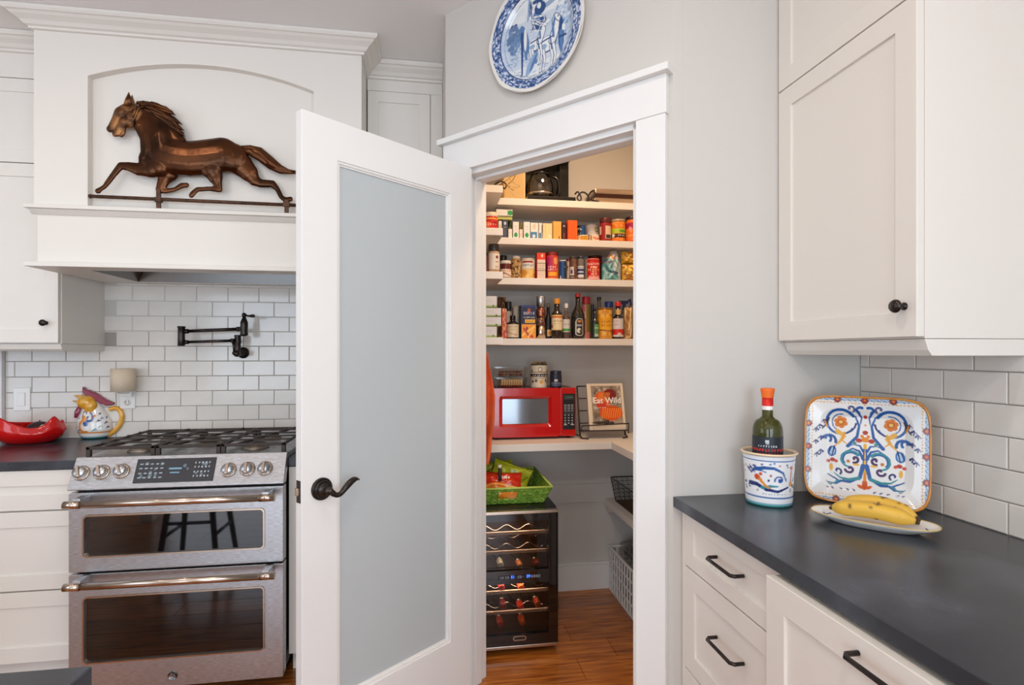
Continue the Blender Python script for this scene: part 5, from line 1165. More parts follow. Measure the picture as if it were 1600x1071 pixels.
cyl_item('paprika_jar', 'tall dark red jar with a barcode label and maroon lid, second shelf', 'jar', 940, 957.4, 340, Z2, YB, (134, 26, 20), lcan((150, 30, 24), [('r', .42, .82, .08, .82, (222, 186, 150)), ('r', .46, .76, .12, .34, (60, 44, 40)), ('r', .0, .16, .35, .8, (220, 190, 170)), ('r', .84, 1, .1, .5, (70, 20, 34))], 60, 60), lv=(.05, .95), lid=(86, 22, 20), lidh=.022, lidr=1.0, clear=True)
cyl_item('pickle_jar', 'orange jar of pickled vegetables with a yellow-green band, second shelf', 'jar', 958.4, 980.4, 342, Z2, YB, (220, 104, 24), lcan((226, 112, 28), [('n', (240, 150, 60), .3, 5), ('r', 0, 1, .40, .66, (176, 190, 40)), ('r', .5, .9, .44, .58, (90, 140, 40)), ('r', 0, 1, .16, .38, (60, 36, 26)), ('d', .18, .28, .10, (230, 220, 200)), ('s', .4, .9, .28, .1, (220, 200, 180), 5)], 70, 56), lv=(.04, .95), lid=(170, 150, 120), lidh=.010, clear=True)
cyl_item('chutney_jar', 'orange jar with a pink label at the right end of the second shelf', 'jar', 981.6, 1001, 338, Z2, YB, (216, 96, 28), lcan((222, 104, 34), [('r', 0, 1, .62, .9, (160, 24, 60)), ('n', (240, 140, 60), .35, 5, 0, 1, 0, .55), ('d', .3, .6, .1, (220, 140, 140))], 50, 50), lid=(46, 24, 24), lidh=.014, clear=True)
# ---- third shelf (Z3)
cyl_item('seasoning_jar', 'tall clear shaker with white label and black lid, left end of the third shelf', 'jar', 763.6, 782, 381, Z3, YLs+.012, (190, 150, 116), lcan((222, 208, 190), [('d', .66, .76, .10, (110, 24, 40)), ('r', .58, .74, .45, .5, (110, 24, 40)), ('s', .55, .9, .15, .16, (130, 40, 50), 3), ('r', .0, .35, 0, 1, (206, 192, 172))], 60, 60), lv=(.14, .88), lid=(34, 24, 24), lidh=.032, clear=True)
cyl_item('red_bottle', 'small dark red bottle at the far left of the third shelf', 'bottle', 757.5, 763, 395, Z3, YLs+.02, (110, 30, 26), None, lid=(30, 22, 22), lidh=.012)
cyl_item('stacked_jar', 'short dark jar with a cream band behind the spread jar, third shelf', 'jar', 781, 793, 399, Z3, YB+.06, (60, 24, 22), None, lid=(20, 20, 24), lidh=.024)
cyl_item('spread_jar', 'small glass jar with dark contents and a printed label, third shelf', 'jar', 782.5, 800, 407, Z3, YB, (96, 30, 28), lcan((232, 208, 184), [('s', .1, .9, .8, .16, (196, 70, 56), 7), ('l', [(.1, .45), (.45, .5), (.7, .25), (.95, .12)], .05, (110, 60, 40)), ('d', .35, .55, .1, (176, 110, 60)), ('r', 0, 1, 0, .05, (60, 30, 30))], 60, 40), lv=(.02, .60), lid=(214, 204, 190), lidh=.014, clear=True)
cyl_item('nut_jar', 'glass jar of nuts with a metal lid, third shelf', 'jar', 799.8, 815.6, 400.2, Z3, YB+.01, (150, 110, 60), lcan((168, 128, 74), [('n', (206, 166, 104), .4, 4), ('n', (94, 60, 34), .3, 5)], 50, 50), lv=(.02, .90), lid=(184, 172, 158), lidh=.013, lidr=.86, clear=True)
cyl_item('cashew_can', 'white can picturing cashews with a small red banner, third shelf', 'can', 816, 837.6, 403.4, Z3, YB, (214, 200, 176), lcan((216, 206, 190), [('r', .18, .72, .82, .92, (150, 40, 40)), ('s', .12, .85, .70, .10, (110, 120, 120), 9), ('r', 0, 1, 0, .52, (222, 180, 110)), ('d', .3, .28, .17, (214, 140, 44)), ('d', .62, .3, .14, (236, 190, 100)), ('d', .82, .18, .14, (206, 130, 50)), ('d', .2, .1, .1, (226, 160, 70)), ('d', .45, .12, .1, (240, 200, 120))], 70, 56), lv=(.0, .97), lid=(200, 178, 150), lidh=.005)
box_item('red_top_carton', 'tall carton with a red top and cream panel, third shelf', 'box', 839, 852.4, 395.3, Z3, YB, (196, 50, 24), lcan((224, 196, 174), [('r', 0, 1, .74, 1, (218, 62, 26)), ('d', .62, .9, .06, (240, 200, 170)), ('r', .05, 1, .60, .62, (120, 110, 90)), ('s', .15, .9, .5, .04, (170, 150, 130), 5), ('s', .15, .9, .4, .04, (170, 150, 130), 5), ('r', .05, 1, .31, .33, (130, 110, 100)), ('r', .0, .05, 0, 1, (190, 60, 30))], 44, 64, .5))
cyl_item('raisin_canister', 'large magenta and orange canister with a dark red lid, third shelf', 'canister', 854.2, 874.6, 393.6, Z3, YB, (170, 30, 30), lcan((206, 56, 40), [('r', 0, .5, .55, .95, (176, 30, 84)), ('d', .66, .78, .16, (232, 150, 90)), ('r', 0, .22, 0, .7, (96, 20, 50)), ('s', .25, .7, .52, .10, (222, 190, 200), 4), ('s', .25, .7, .40, .08, (222, 190, 200), 4), ('r', .26, .70, .12, .30, (240, 168, 40)), ('r', .74, .95, .1, .5, (232, 120, 30)), ('r', 0, 1, 0, .06, (222, 130, 40))], 80, 70), lv=(.01, .96), lid=(128, 26, 20), lidh=.016, lidr=.94)
cyl_item('blue_tin', 'narrow blue tin right of the magenta canister, third shelf', 'can', 875.6, 886, 406.4, Z3, YB, (24, 70, 120), lcan((26, 74, 130), [('r', .55, .9, 0, 1, (28, 50, 60)), ('d', .2, .1, .1, (220, 214, 210)), ('s', .6, .85, .7, .08, (150, 160, 170), 2)], 44, 50), lv=(.0, .97), lid=(190, 180, 170), lidh=.005)
cyl_item('dark_label_jar', 'slim brown jar tucked behind the two spice jars, third shelf', 'jar', 886, 892, 404, Z3, YB+.02, (96, 50, 40), lcan((190, 160, 140), [('s', .1, .9, .6, .3, (90, 50, 40), 2)], 30, 40), lid=(110, 30, 26), lidh=.008)
cyl_item('spice_jar', 'clear spice jar with a dark lid and split label, left of the striped one', 'jar', 891, 903.4, 400.4, Z3, YB, (110, 72, 46), lcan((96, 60, 46), [('r', .1, .5, .08, .62, (206, 190, 180)), ('d', .3, .36, .12, (50, 50, 110)), ('r', .1, .5, .12, .18, (60, 40, 36)), ('n', (140, 100, 70), .3, 4, .5, 1, 0, 1)], 50, 60), lv=(.02, .95), lid=(60, 52, 46), lidh=.010, lidr=1.04, clear=True)
cyl_item('spice_jar', 'spice jar with a navy and white striped label and dark lid', 'jar', 903.8, 913.6, 400.4, Z3, YB, (120, 104, 96), lcan((120, 104, 96), [('r', 0, 1, .08, .22, (220, 214, 210)), ('r', 0, 1, .22, .52, (34, 48, 96)), ('r', 0, 1, .32, .38, (206, 206, 214)), ('r', 0, 1, .52, .66, (206, 204, 206)), ('r', .1, .9, .56, .58, (60, 60, 90))], 50, 60), lv=(.02, .95), lid=(40, 46, 66), lidh=.010, lidr=1.04, clear=True)
cyl_item('grey_tin', 'plain grey-brown tin between the striped spice jar and the red can', 'can', 914, 919.6, 406, Z3, YB+.02, (120, 104, 90), None)
cyl_item('dark_red_can', 'dark red can behind the red popcorn can, third shelf', 'can', 922, 944, 399, Z3, YB+.08, (96, 22, 18), None, lid=(70, 22, 20), lidh=.008)
cyl_item('popcorn_can', 'bright red can with pale lettering, third shelf', 'can', 918.8, 939.8, 403.8, Z3, YB, (196, 24, 20), lcan((204, 26, 22), [('s', .12, .88, .80, .13, (244, 214, 190), 8), ('s', .32, .66, .62, .09, (244, 220, 180), 4), ('s', .18, .82, .50, .09, (248, 214, 150), 6), ('s', .38, .62, .38, .07, (244, 220, 180), 3), ('s', .34, .66, .27, .08, (244, 220, 180), 4), ('s', .22, .78, .15, .09, (246, 220, 190), 6), ('r', .08, .92, .03, .09, (240, 190, 180)), ('d', .08, .25, .05, (240, 190, 190)), ('d', .92, .28, .05, (240, 190, 190))], 90, 64), lv=(.01, .97), lid=(220, 110, 90), lidh=.005)
# bags
def bag(name, label, px0, px1, pyt, pyb, y, z, cols, seed, dep=.05, crest=None, group=FG, print_=None):
    x0, x1 = on_y(px0, 500, y).x, on_y(px1, 500, y).x; zt = on_y((px0+px1)/2, pyt, y).z; zb = z+.0006 if z else on_y(px0, pyb, y).z
    rn = random.Random(seed); w_, h_ = x1-x0, zt-zb; NU, NV = 30, 34
    cv = Canvas(60, 60, cols[0], w_/h_)
    for i in range(12): cv.line([(rn.random(), rn.random()), (rn.random(), rn.random()), (rn.random(), rn.random())], .02+.03*rn.random(), cols[1+i % (len(cols)-1)])
    if print_: print_(cv)
    ph = [rn.random()*6 for _ in range(6)]
    crest = crest or (lambda v: (0, 1))
    def P_(u, v, sgn):
        a, b = crest(v); uu = a+(b-a)*u; e = math.sin(PI*min(max(u, 0), 1))**.6*math.sin(PI*min(1, max(v, .0)*.95+.02))**.45
        fold = .006*math.sin(9*u+4*v+ph[0])*math.sin(7*v+ph[1])+.004*math.sin(17*u-9*v+ph[2])+.003*math.sin(23*v+11*u+ph[3])
        return Vector((x0+w_*uu, y+dep/2+sgn*(dep/2)*e*1.0+(fold*e if sgn < 0 else 0), zb+h_*v))
    f1 = grid_mb(NU, NV, lambda u, v: P_(u, v, -1), cv); f2 = grid_mb(NU, NV, lambda u, v: P_(u, v, 1), cv)
    n = len(f1.v); f1.v += f2.v; f1.f += [tuple(q+n for q in reversed(f)) for f in f2.f]; f1.sm += f2.sm; f1.c = np.concatenate([f1.c, f2.c])
    t = thing(name, ((x0+x1)/2, y+dep/2, zb), label, 'bag', group); f1.build('film', mat('glossy_film', rough=.22, coat=.5, attr=True), t, fix=False)
    return t
def teal_crest(v): return (0, .98) if v < .5 else ((v-.5)/.5*.45+.0, .98-(v-.5)/.5*.22)
bag('teal_bag', 'crumpled teal and silver snack bag, third shelf', 943.6, 974.4, 391, 435, YB, Z3, [(78, 150, 148), (150, 200, 196), (46, 110, 112), (190, 204, 204)], 4, .07, teal_crest, print_=lambda cv: (cv.rect(0, 1, .72, 1, (176, 166, 166)), cv.line([(.3, .3), (.75, .25)], .03, (50, 70, 96)), cv.line([(.1, .85), (.5, .72)], .04, (214, 140, 60)), cv.line([(.0, .6), (.4, .62)], .03, (120, 110, 120))))
bag('yellow_bag', 'golden yellow foil bag at the right end of the third shelf, on the lower one', 973.5, 1000, 392.5, 411, YB+.01, None, [(214, 150, 30), (238, 186, 70), (170, 104, 16)], 6, .06)
bag('yellow_bag', 'golden yellow foil bag standing at the right end of the third shelf', 975, 1000, 413, 437, YB, Z3, [(206, 144, 26), (240, 196, 84), (160, 100, 16)], 7, .06)
# ---- fourth shelf (Z4)
zz = Z4; tops = [463, 481.6, 495.6, 510.6]; bots = [480.8, 495.0, 510.0, 526]
for i in range(4):
    zb_ = Z4 if i == 3 else on_y(770, bots[i], YLs).z
    box_item('noodle_pack', {0: 'white and green pack, topmost of the stack of four', 1: 'white and green pack, second from the top of the stack', 2: 'white and green pack, third from the top of the stack', 3: 'white and green pack at the bottom of the stack of four'}[i], 'box', 757, 776.6 if i in (0, 3) else 783.4, tops[i], zb_, YLs+.0, (120, 70, 46), lcan((214, 206, 200), [('r', 0, 1, 0, .16, (150, 170, 80)), ('d', .72, .14, .10, (60, 70, 30)), ('s', .1, .6, .62, .12, (180, 160, 190), 6), ('s', .1, .8, .4, .08, (190, 190, 180), 8)], 50, 30, 1.5), dep=.10, group='stacked white and green packs')
box_item('patterned_pack', 'tall narrow red and white patterned pack beside the stack', 'box', 784.4, 791.6, 482.5, Z4, YB, (190, 60, 30), lcan((190, 54, 30), [('n', (232, 170, 130), .35, 6), ('n', (214, 110, 40), .3, 5)], 26, 60, .3), dep=.05)
bag('brown_bag', 'brown paper-topped bag behind the patterned pack, fourth shelf', 779, 792, 464, 482, YB+.10, Z4+.0, [(150, 100, 60), (190, 140, 90), (96, 60, 36)], 11, .06)
cyl_item('syrup_bottle', 'tall jar with a black lid and cream label, behind the short jar', 'bottle', 789.5, 800.4, 471.5, Z4, YB+.07, (60, 54, 46), lcan((200, 186, 164), [('s', .1, .9, .5, .05, (150, 130, 110), 5)], 40, 60), lv=(.1, .92), lid=(20, 24, 24), lidh=.038)
cyl_item('aerosol_can', 'pale grey can behind the short dark bottle, fourth shelf', 'can', 801.4, 812.4, 478.4, Z4, YB+.07, (170, 158, 144), lcan((176, 166, 152), [('r', .0, .2, 0, 1, (120, 70, 50)), ('s', .3, .8, .6, .05, (140, 130, 120), 4)], 40, 50), lv=(.0, .95))
cyl_item('balsamic_bottle', 'short dark bottle with a wide cream label, fourth shelf', 'bottle', 792.4, 812.8, 493, Z4, YB, (30, 18, 18), lcan((222, 202, 166), [('s', .1, .7, .82, .06, (150, 120, 90), 6), ('s', .15, .6, .62, .05, (170, 140, 110), 6), ('l', [(.1, .5), (.4, .3), (.7, .2)], .02, (150, 60, 40)), ('r', 0, 1, 0, .03, (60, 30, 20))], 60, 50), lv=(.04, .98), lid=(26, 16, 16), lidh=.018, neck=(.74, .38, .92))
box_item('fries_pack', 'navy pack with a gold badge over a picture of golden fries', 'box', 813.8, 837.6, 477.4, Z4, YB, (24, 26, 50), lcan((28, 30, 64), [('r', .0, 1, .95, 1, (30, 50, 110)), ('d', .55, .84, .08, (170, 80, 50)), ('s', .18, .95, .76, .09, (214, 204, 210), 6), ('s', .18, .92, .64, .05, (196, 200, 190), 9), ('r', .26, .94, .47, .57, (236, 176, 50)), ('s', .34, .86, .52, .03, (150, 90, 20), 6), ('r', .04, 1, 0, .43, (232, 150, 44)), ('l', [(.1, .1), (.4, .2), (.9, .35)], .035, (246, 196, 96)), ('l', [(.2, .3), (.5, .1), (.8, .05)], .04, (190, 60, 40)), ('l', [(.5, .05), (.8, .25)], .03, (250, 190, 100)), ('d', .4, .3, .06, (150, 40, 40))], 80, 96, .8), dep=.06)
# grinder
x0, x1, h = bbox(838.4, 854.8, 463, Z4, YB); r = (x1-x0)/2; cx_ = (x0+x1)/2; M = Matrix.Translation((cx_, YB+r, Z4+.0006))
t = thing('pepper_mill', (cx_, YB+r, Z4), 'tall steel and copper toned pepper mill, fourth shelf', 'pepper mill', FG)
mb = MB(); mb.lathe([(r*.92, 0), (r*.92, h*.30), (0, h*.30)], 26, M); mb.build('base', STEELW, t)
mb = MB(); mb.lathe([(r*.90, h*.30), (r*.80, h*.42), (r*.72, h*.50), (0, h*.50)], 26, M); mb.build('window', mat('peppercorn_glass', S(132, 84, 62), .1, coat=.6, var=(150, S(70, 40, 34), .45, .6)), t)
mb = MB(); mb.lathe([(r*.74, h*.50), (r*.86, h*.54), (r*.88, h*.68), (r*.78, h*.72), (r*.5, h*.735), (0, h*.735)], 26, M); mb.build('collar', mat('copper_sleeve', S(176, 110, 86), .3, .8, var=(60, S(100, 50, 36), .45, .65)), t)
mb = MB(); mb.lathe([(r*.55, h*.735), (r*.80, h*.75), (r*.86, h*.985), (r*.8, h), (0, h)], 26, M); mb.build('cap', STEEL, t)
cyl_item('soy_bottle', 'slim dark bottle behind the steel pepper mill, with a tan label', 'bottle', 852, 863.4, 474, Z4, YB+.05, (26, 22, 26), lcan((26, 22, 26), [('r', .35, .85, .1, .45, (206, 170, 110)), ('r', .45, .7, .18, .35, (190, 120, 40))], 40, 50), lv=(.05, .95), lid=(120, 104, 84), lidh=.02, neck=(.60, .42, .82))
cyl_item('vanilla_bottle', 'brown bottle with a gold cap and cream label, fourth shelf', 'bottle', 863.6, 880.6, 466.4, Z4, YB, (40, 26, 20), lcan((226, 204, 160), [('r', 0, 1, .80, .92, (206, 100, 36)), ('r', 0, 1, .92, 1, (230, 190, 110)), ('s', .15, .85, .6, .08, (120, 80, 50), 8), ('s', .2, .8, .42, .06, (150, 110, 70), 8), ('d', .1, .24, .12, (150, 40, 40)), ('r', 0, 1, 0, .06, (214, 176, 110))], 70, 64), lv=(.36, 1.02), lid=(214, 140, 40), lidh=.026, neck=(.66, .52, .84), clear=True)
cyl_item('sprinkle_bottle', 'small clear bottle with a white cap and green banded label', 'bottle', 880.4, 892, 474.4, Z4, YB+.01, (90, 66, 56), lcan((206, 196, 184), [('r', 0, 1, .06, .26, (70, 150, 60)), ('s', .2, .8, .6, .06, (130, 120, 110), 5)], 44, 50), lv=(.32, .95), lid=(224, 212, 204), lidh=.022, neck=(.66, .44, .84), clear=True)
t = cyl_item('irish_liqueur', 'big dark brown bottle with a red cap and arched oval label', 'bottle', 895, 916.4, 457.8, Z4, YB, (34, 26, 18), None, lid=(190, 44, 44), lidh=.018, neck=(.52, .34, .84), clear=True)
x0, x1, h = bbox(895, 916.4, 457.8, Z4, YB); r = (x1-x0)/2*.98; cx_ = (x0+x1)/2
cv = lcan((24, 22, 20), []); cv = Canvas(60, 90, (26, 24, 20), .62); cv.disc(.5, .80, .17, (206, 196, 178)); cv.rect(.2, .8, .10, .80, (206, 196, 178)); cv.disc(.5, .14, .19, (206, 196, 178), .13)
cv.disc(.5, .79, .145, (34, 30, 28)); cv.rect(.26, .74, .14, .79, (34, 30, 28)); cv.disc(.5, .15, .15, (34, 30, 28), .10); cv.disc(.5, .80, .10, (190, 120, 50), .07); cv.rect(.3, .7, .52, .64, (120, 120, 120)); cv.scrib(.3, .7, .58, .06, (200, 200, 196), 5, 3); cv.disc(.47, .30, .10, (206, 204, 180), .14); cv.disc(.58, .26, .05, (80, 90, 80), .1)
mb = grid_mb(50, 70, lambda u, v: Vector((cx_+math.sin((u-.5)*2.0)*(r+.0007), YB+r-math.cos((u-.5)*2.0)*(r+.0007), Z4+h*(.06+.40*v))), cv); mb.build('oval_label', ATTR_SATIN, t, fix=False)
cyl_item('mustard_bottle', 'olive bottle with a wide red cap behind the big dark bottle', 'bottle', 911, 924, 463.8, Z4, YB+.06, (120, 108, 44), lcan((214, 120, 110), [('r', .45, 1, .2, 1, (126, 116, 44)), ('s', .0, .45, .7, .2, (220, 200, 190), 3), ('d', .2, .2, .2, (150, 60, 40)), ('r', 0, .4, .0, .12, (200, 180, 160))], 50, 60), lv=(.0, .97), lid=(176, 24, 40), lidh=.036)
cyl_item('dark_slim_bottle', 'slim navy capped bottle between the olive and green labelled bottles', 'bottle', 924, 929, 476, Z4, YB+.08, (34, 30, 44), None, lid=(26, 28, 60), lidh=.03)
cyl_item('tonic_bottle', 'small dark bottle with a pale green label and dark cap', 'bottle', 925.4, 937, 481.4, Z4, YB, (28, 30, 30), lcan((40, 44, 40), [('r', .38, .98, .08, .92, (96, 150, 92)), ('r', .38, .98, .62, .74, (150, 196, 140)), ('r', .42, .95, .10, .26, (190, 200, 186)), ('s', .45, .9, .46, .06, (60, 90, 60), 5)], 50, 60), lv=(.04, .98), lid=(20, 20, 22), lidh=.008, neck=(.55, .36, .75), clear=True)
cyl_item('vinegar_cruet', 'tall clear glass bottle with a dark stopper, behind the yellow jar', 'bottle', 932, 944, 464.2, Z4, YB+.07, (110, 104, 96), None, lid=(40, 40, 38), lidh=.012, neck=(.5, .5, .7), clear=True)
cyl_item('yellow_jar', 'golden jar with a bright yellow label, fourth shelf', 'jar', 937, 959.6, 481, Z4, YB, (206, 134, 30), lcan((212, 140, 34), [('n', (236, 180, 80), .35, 7), ('r', .18, .86, .34, .78, (240, 176, 24)), ('r', .22, .8, .40, .72, (232, 160, 20)), ('s', .28, .72, .6, .06, (170, 100, 20), 5), ('s', .28, .72, .48, .05, (170, 100, 20), 5), ('r', .86, 1, .4, .6, (214, 190, 160)), ('l', [(.2, .3), (.6, .27), (.9, .25)], .02, (140, 30, 20))], 70, 60), lv=(.01, .95), lid=(130, 90, 40), lidh=.006, clear=True)
cyl_item('blue_cap_bottle', 'clear bottle with a blue cap, behind the golden jar', 'bottle', 947, 960, 471.4, Z4, YB+.075, (180, 150, 90), None, lid=(28, 62, 130), lidh=.030, clear=True)
cyl_item('chili_sauce', 'dark sauce bottle with a red cap and white and red label', 'bottle', 960.4, 976.8, 471.6, Z4, YB, (24, 18, 18), lcan((214, 202, 198), [('r', 0, 1, .10, .42, (206, 44, 30)), ('d', .5, .12, .16, (220, 190, 180), .10), ('s', .0, .45, .84, .05, (60, 60, 90), 5), ('s', .05, .45, .66, .05, (170, 60, 60), 4)], 60, 60), lv=(.10, 1.0), lid=(206, 36, 34), lidh=.022, neck=(.62, .46, .78), clear=True)
x0, x1, h = bbox(961, 976.4, 471.6, Z4, YB); cx_ = (x0+x1)/2; r = (x1-x0)/2
mb = MB(); mb.lathe([(r*.52, h*.62), (r*.52, h*.80)], 22, Matrix.Translation((cx_, YB+r, Z4)), cap=False); mb.build('neck_label', mat('gold_paper', S(216, 170, 104), .4), bpy.data.objects['chili_sauce'])
t = cyl_item('spray_bottle', 'clear spray bottle with a blue trigger head, rear right of the fourth shelf', 'bottle', 969, 985, 483, Z4, YB+.09, (150, 130, 118), None, clear=True, neck=(.82, .4, .95))
mb = MB(); q = on_y(975, 474, YB+.11); mb.box(q.x-.028, q.x+.02, q.y-.010, q.y+.010, q.z-.004, q.z+.012); mb.box(q.x-.008, q.x+.008, q.y-.007, q.y+.007, q.z-.035, q.z); mb.tube([(q.x+.018, q.y, q.z+.004), (q.x+.034, q.y, q.z+.022), (q.x+.040, q.y, q.z-.01), (q.x+.034, q.y, q.z-.04)], [.007, .008, .006, .004], 8); mb.build('trigger_head', mat('spray_blue', S(30, 50, 96), .4), t, bev=.002)
bag('pasta_bag', 'slim clear bag of pale spaghetti at the right end of the fourth shelf', 977.6, 989.6, 480.5, 530, YB, Z4, [(206, 162, 98), (230, 196, 140), (170, 120, 66)], 15, .04)
box_item('tall_carton', 'tan carton at the far right end of the fourth shelf', 'box', 990.4, 1004, 478, Z4, YB, (196, 160, 120), lcan((206, 172, 130), [('s', .2, .8, .6, .05, (150, 110, 80), 4)], 24, 40, .4))

# ---- top shelf (Z1)
YC = 2.715
box_item('kraft_box', 'large plain tan cardboard box at the left of the top shelf', 'box', 786.5, 821, 240, Z1, YC+.06, (196, 158, 96), lcan((204, 166, 104), [('r', 0, .04, 0, 1, (170, 130, 76)), ('r', .94, 1, 0, 1, (226, 196, 150))], 24, 24, 1), dep=.18, group=None)
# coffee maker
a, b = on_y(824.5, 300, YC).x, on_y(896.5, 300, YC).x; zt = on_y(860, 244, YC).z; zb = Z1+.0006
cm = thing('coffee_maker', ((a+b)/2, YC+.1, zb), 'black drip coffee maker with a glass carafe on the top shelf', 'coffee maker')
BLKG2 = mat('glossy_black', S(18, 15, 14), .18, coat=.4)
mb = MB(); mb.box(a, b+.014, YC+.01, YC+.21, zb, zb+.026); mb.build('base', BLKG2, cm, bev=.004)
mb = MB(); mb.box(a+.002, b+.002, YC+.15, YC+.215, zb+.026, zt+.07); mb.box(a+.002, b+.006, YC+.03, YC+.215, zt+.010, zt+.08); mb.box(b-.05, b, YC+.10, YC+.15, zb+.026, zt+.01); mb.build('tower', BLKG2, cm, bev=.004)
cxx = on_y(849, 300, YC).x; MC = Matrix.Translation((cxx, YC+.082, zb+.028)); GC = glassm('carafe_glass', (.62, .52, .42, 1), .03, 1.45, .10)
mb = MB(); mb.lathe([(0, 0), (.058, .001), (.067, .012), (.069, .05), (.064, .085), (.054, .112), (.046, .124)], 36, MC, cap=False); crf = mb.build('carafe', GC, cm)
mb = MB(); mb.lathe([(.0655, .014), (.0705, .016), (.0705, .024), (.0665, .026)], 36, MC, cap=False); mb.build('metal_band', STEELW, crf)
mb = MB(); mb.lathe([(.047, .122), (.050, .126), (.045, .136), (0, .138)], 30, MC); mb.build('carafe_lid', BLKG2, crf)
mb = MB(); mb.tube([MC @ Vector(p) for p in ((.048, -.006, .118), (.082, -.010, .118), (.098, -.012, .09), (.100, -.012, .04), (.095, -.012, .010), (.066, -.008, .014))], [.006, .008, .009, .008, .006, .005], 10, flat=(1, 1.3, 1)); mb.build('carafe_handle', BLKG2, crf, sub=1)
# waffle press
a, b = on_y(928.5, 300, YC).x, on_y(1008, 300, YC).x; zt = on_y(950, 293.5, YC).z
wp = thing('sandwich_press', ((a+b)/2, YC+.1, Z1), 'flat silver sandwich press lying on the top shelf', 'appliance')
BRS = mat('bright_satin_steel', S(206, 180, 156), .25, .9)
h = zt-Z1
mb = MB(); mb.box(a, b, YC+.01, YC+.2, Z1+.006, Z1+h*.40); mb.build('lower_shell', BRS, wp, bev=.008)
mb = MB(); mb.box(a+.004, b-.004, YC+.016, YC+.196, Z1+h*.40, Z1+h*.62); mb.build('dark_seam', mat('seam_brown', S(56, 24, 14), .3), wp)
mb = MB(); mb.box(a+.006, b, YC+.012, YC+.2, Z1+h*.62, Z1+h); mb.build('upper_shell', BRS, wp, bev=.009)
for x in (a+.03, b-.03): mb = MB(); mb.lathe([(.008, 0), (.008, .007)], 12, Matrix.Translation((x, YC+.03, Z1+.0004))); mb.build('foot', BLK, wp)
CORD = mat('black_cord', S(30, 22, 20), .5)
def cord(name, label, pts, r=.0036, m=None, cat='cord'):
    pts = [Vector(p) for p in pts]; q = []
    n = len(pts)
    for i in range(n-1):   # Catmull-Rom
        p0, p1, p2, p3 = pts[max(i-1, 0)], pts[i], pts[i+1], pts[min(i+2, n-1)]
        for k in range(6):
            t = k/6; q.append(.5*((2*p1)+(p2-p0)*t+(2*p0-5*p1+4*p2-p3)*t*t+(3*p1-p0-3*p2+p3)*t**3))
    q.append(pts[-1]); mb = MB(); mb.tube(q, r, 8); return simple(name, m or CORD, label, cat, mb=mb)
def PT(px, py, y): return on_y(px, py, y)
zc = Z1+.0045
cord('coiled_cord', 'dark tangled power cord between the coffee maker and the sandwich press', [Vector((p.x, p.y, max(p.z, zc))) for p in [PT(898, 304, YC+.02), PT(903, 300, YC+.01), PT(908, 309, YC), PT(906, 315, YC), PT(902, 309, YC+.01), PT(908, 301, YC+.02), PT(915, 302, YC+.01), PT(920, 309, YC+.01), PT(917, 314, YC), PT(921, 303, YC+.02), PT(927, 298, YC+.01), PT(929, 304, YC), PT(924, 312, YC), PT(930, 314, YC-.0), PT(936, 315, YC-.004)]], .0042)
cord('white_wire', 'thin pale wires sprawling at the left of the top shelf', [Vector((p.x, p.y, max(p.z, Z1+.003))) for p in [PT(778, 289, 2.53), PT(786, 283, 2.55), PT(794, 279, 2.6), PT(803, 286, 2.66), PT(812, 290, 2.68), PT(806, 293, 2.70), PT(797, 290, 2.70), PT(801, 303, 2.71), PT(810, 307, 2.712)]], .0018, mat('pale_wire', S(206, 186, 150), .4), 'wire')
cord('brown_wire', 'dark loop of wire hanging over the left end of the top shelf', [Vector((p.x, p.y, max(p.z, Z1+.004))) for p in [PT(773, 289, 2.53), PT(778, 285, 2.52), PT(785, 284, 2.50), PT(791, 289, 2.55), PT(789, 295, 2.62), PT(786, 293, 2.66)]], .0034)
cord('thin_wire', 'thin wire arching above the pale wires on the top shelf', [Vector((p.x, p.y, max(p.z, Z1+.003))) for p in [PT(786, 286, 2.6), PT(797, 277, 2.62), PT(805, 274, 2.66), PT(800, 283, 2.68), PT(793, 290, 2.70), PT(803, 298, 2.71)]], .0016, mat('wire_brown', S(120, 96, 64), .4), 'wire')

# ================================================================ MICROWAVE AND ITS NEIGHBOURS
MY = 2.735; a, b = on_y(768, 640, MY).x, on_y(900.5, 640, MY).x; z0 = MZs+.012; z1 = on_y(860, 606.5, MY).z
REDP = mat('red_enamel', S(190, 10, 14), .16, coat=.7, coatr=.04)
mwv = thing('microwave', ((a+b)/2, MY+.12, MZs), 'glossy red microwave oven with a black keypad on the pantry shelf', 'microwave')
mb = MB(); mb.box(a+.003, b-.001, MY+.025, MY+.255, z0, z1-.004); mb.build('case', REDP, mwv, bev=.006)
mb = MB(); mb.box(a+.03, b-.004, MY+.03, MY+.25, z1-.004, z1-.002); mb.build('top_panel', mat('grey_metal_top', S(90, 84, 84), .4), mwv)
xd = on_y(876, 640, MY).x
wx0, wx1 = on_y(785.5, 640, MY).x, on_y(857.5, 640, MY).x; wz0, wz1 = on_y(820, 663, MY).z, on_y(820, 624, MY).z
k = 5
mb = MB(); mb.ringframe(rrect(a, xd, z0, z1, .016, k), rrect(wx0-.018, wx1+.016, wz0-.016, wz1+.016, .014, k), MY+.026, MY+.002, mky); n_ = len(mb.v)
mb.ringframe(rrect(wx0-.018, wx1+.016, wz0-.016, wz1+.016, .014, k), rrect(wx0, wx1, wz0, wz1, .006, k), MY+.020, MY+.002, lambda p, d: Vector((p[0], MY+.002 if (p[0] < wx0-.002 or p[0] > wx1+.002 or p[1] < wz0-.002 or p[1] > wz1+.002) else MY+.012, p[1])) if d < MY+.01 else Vector((p[0], MY+.022, p[1])))
dr = mb.build('door', REDP, mwv)
MIRG = mat('mirror_window', S(120, 126, 134), .12, .55, coat=.8)
NU_ = 16
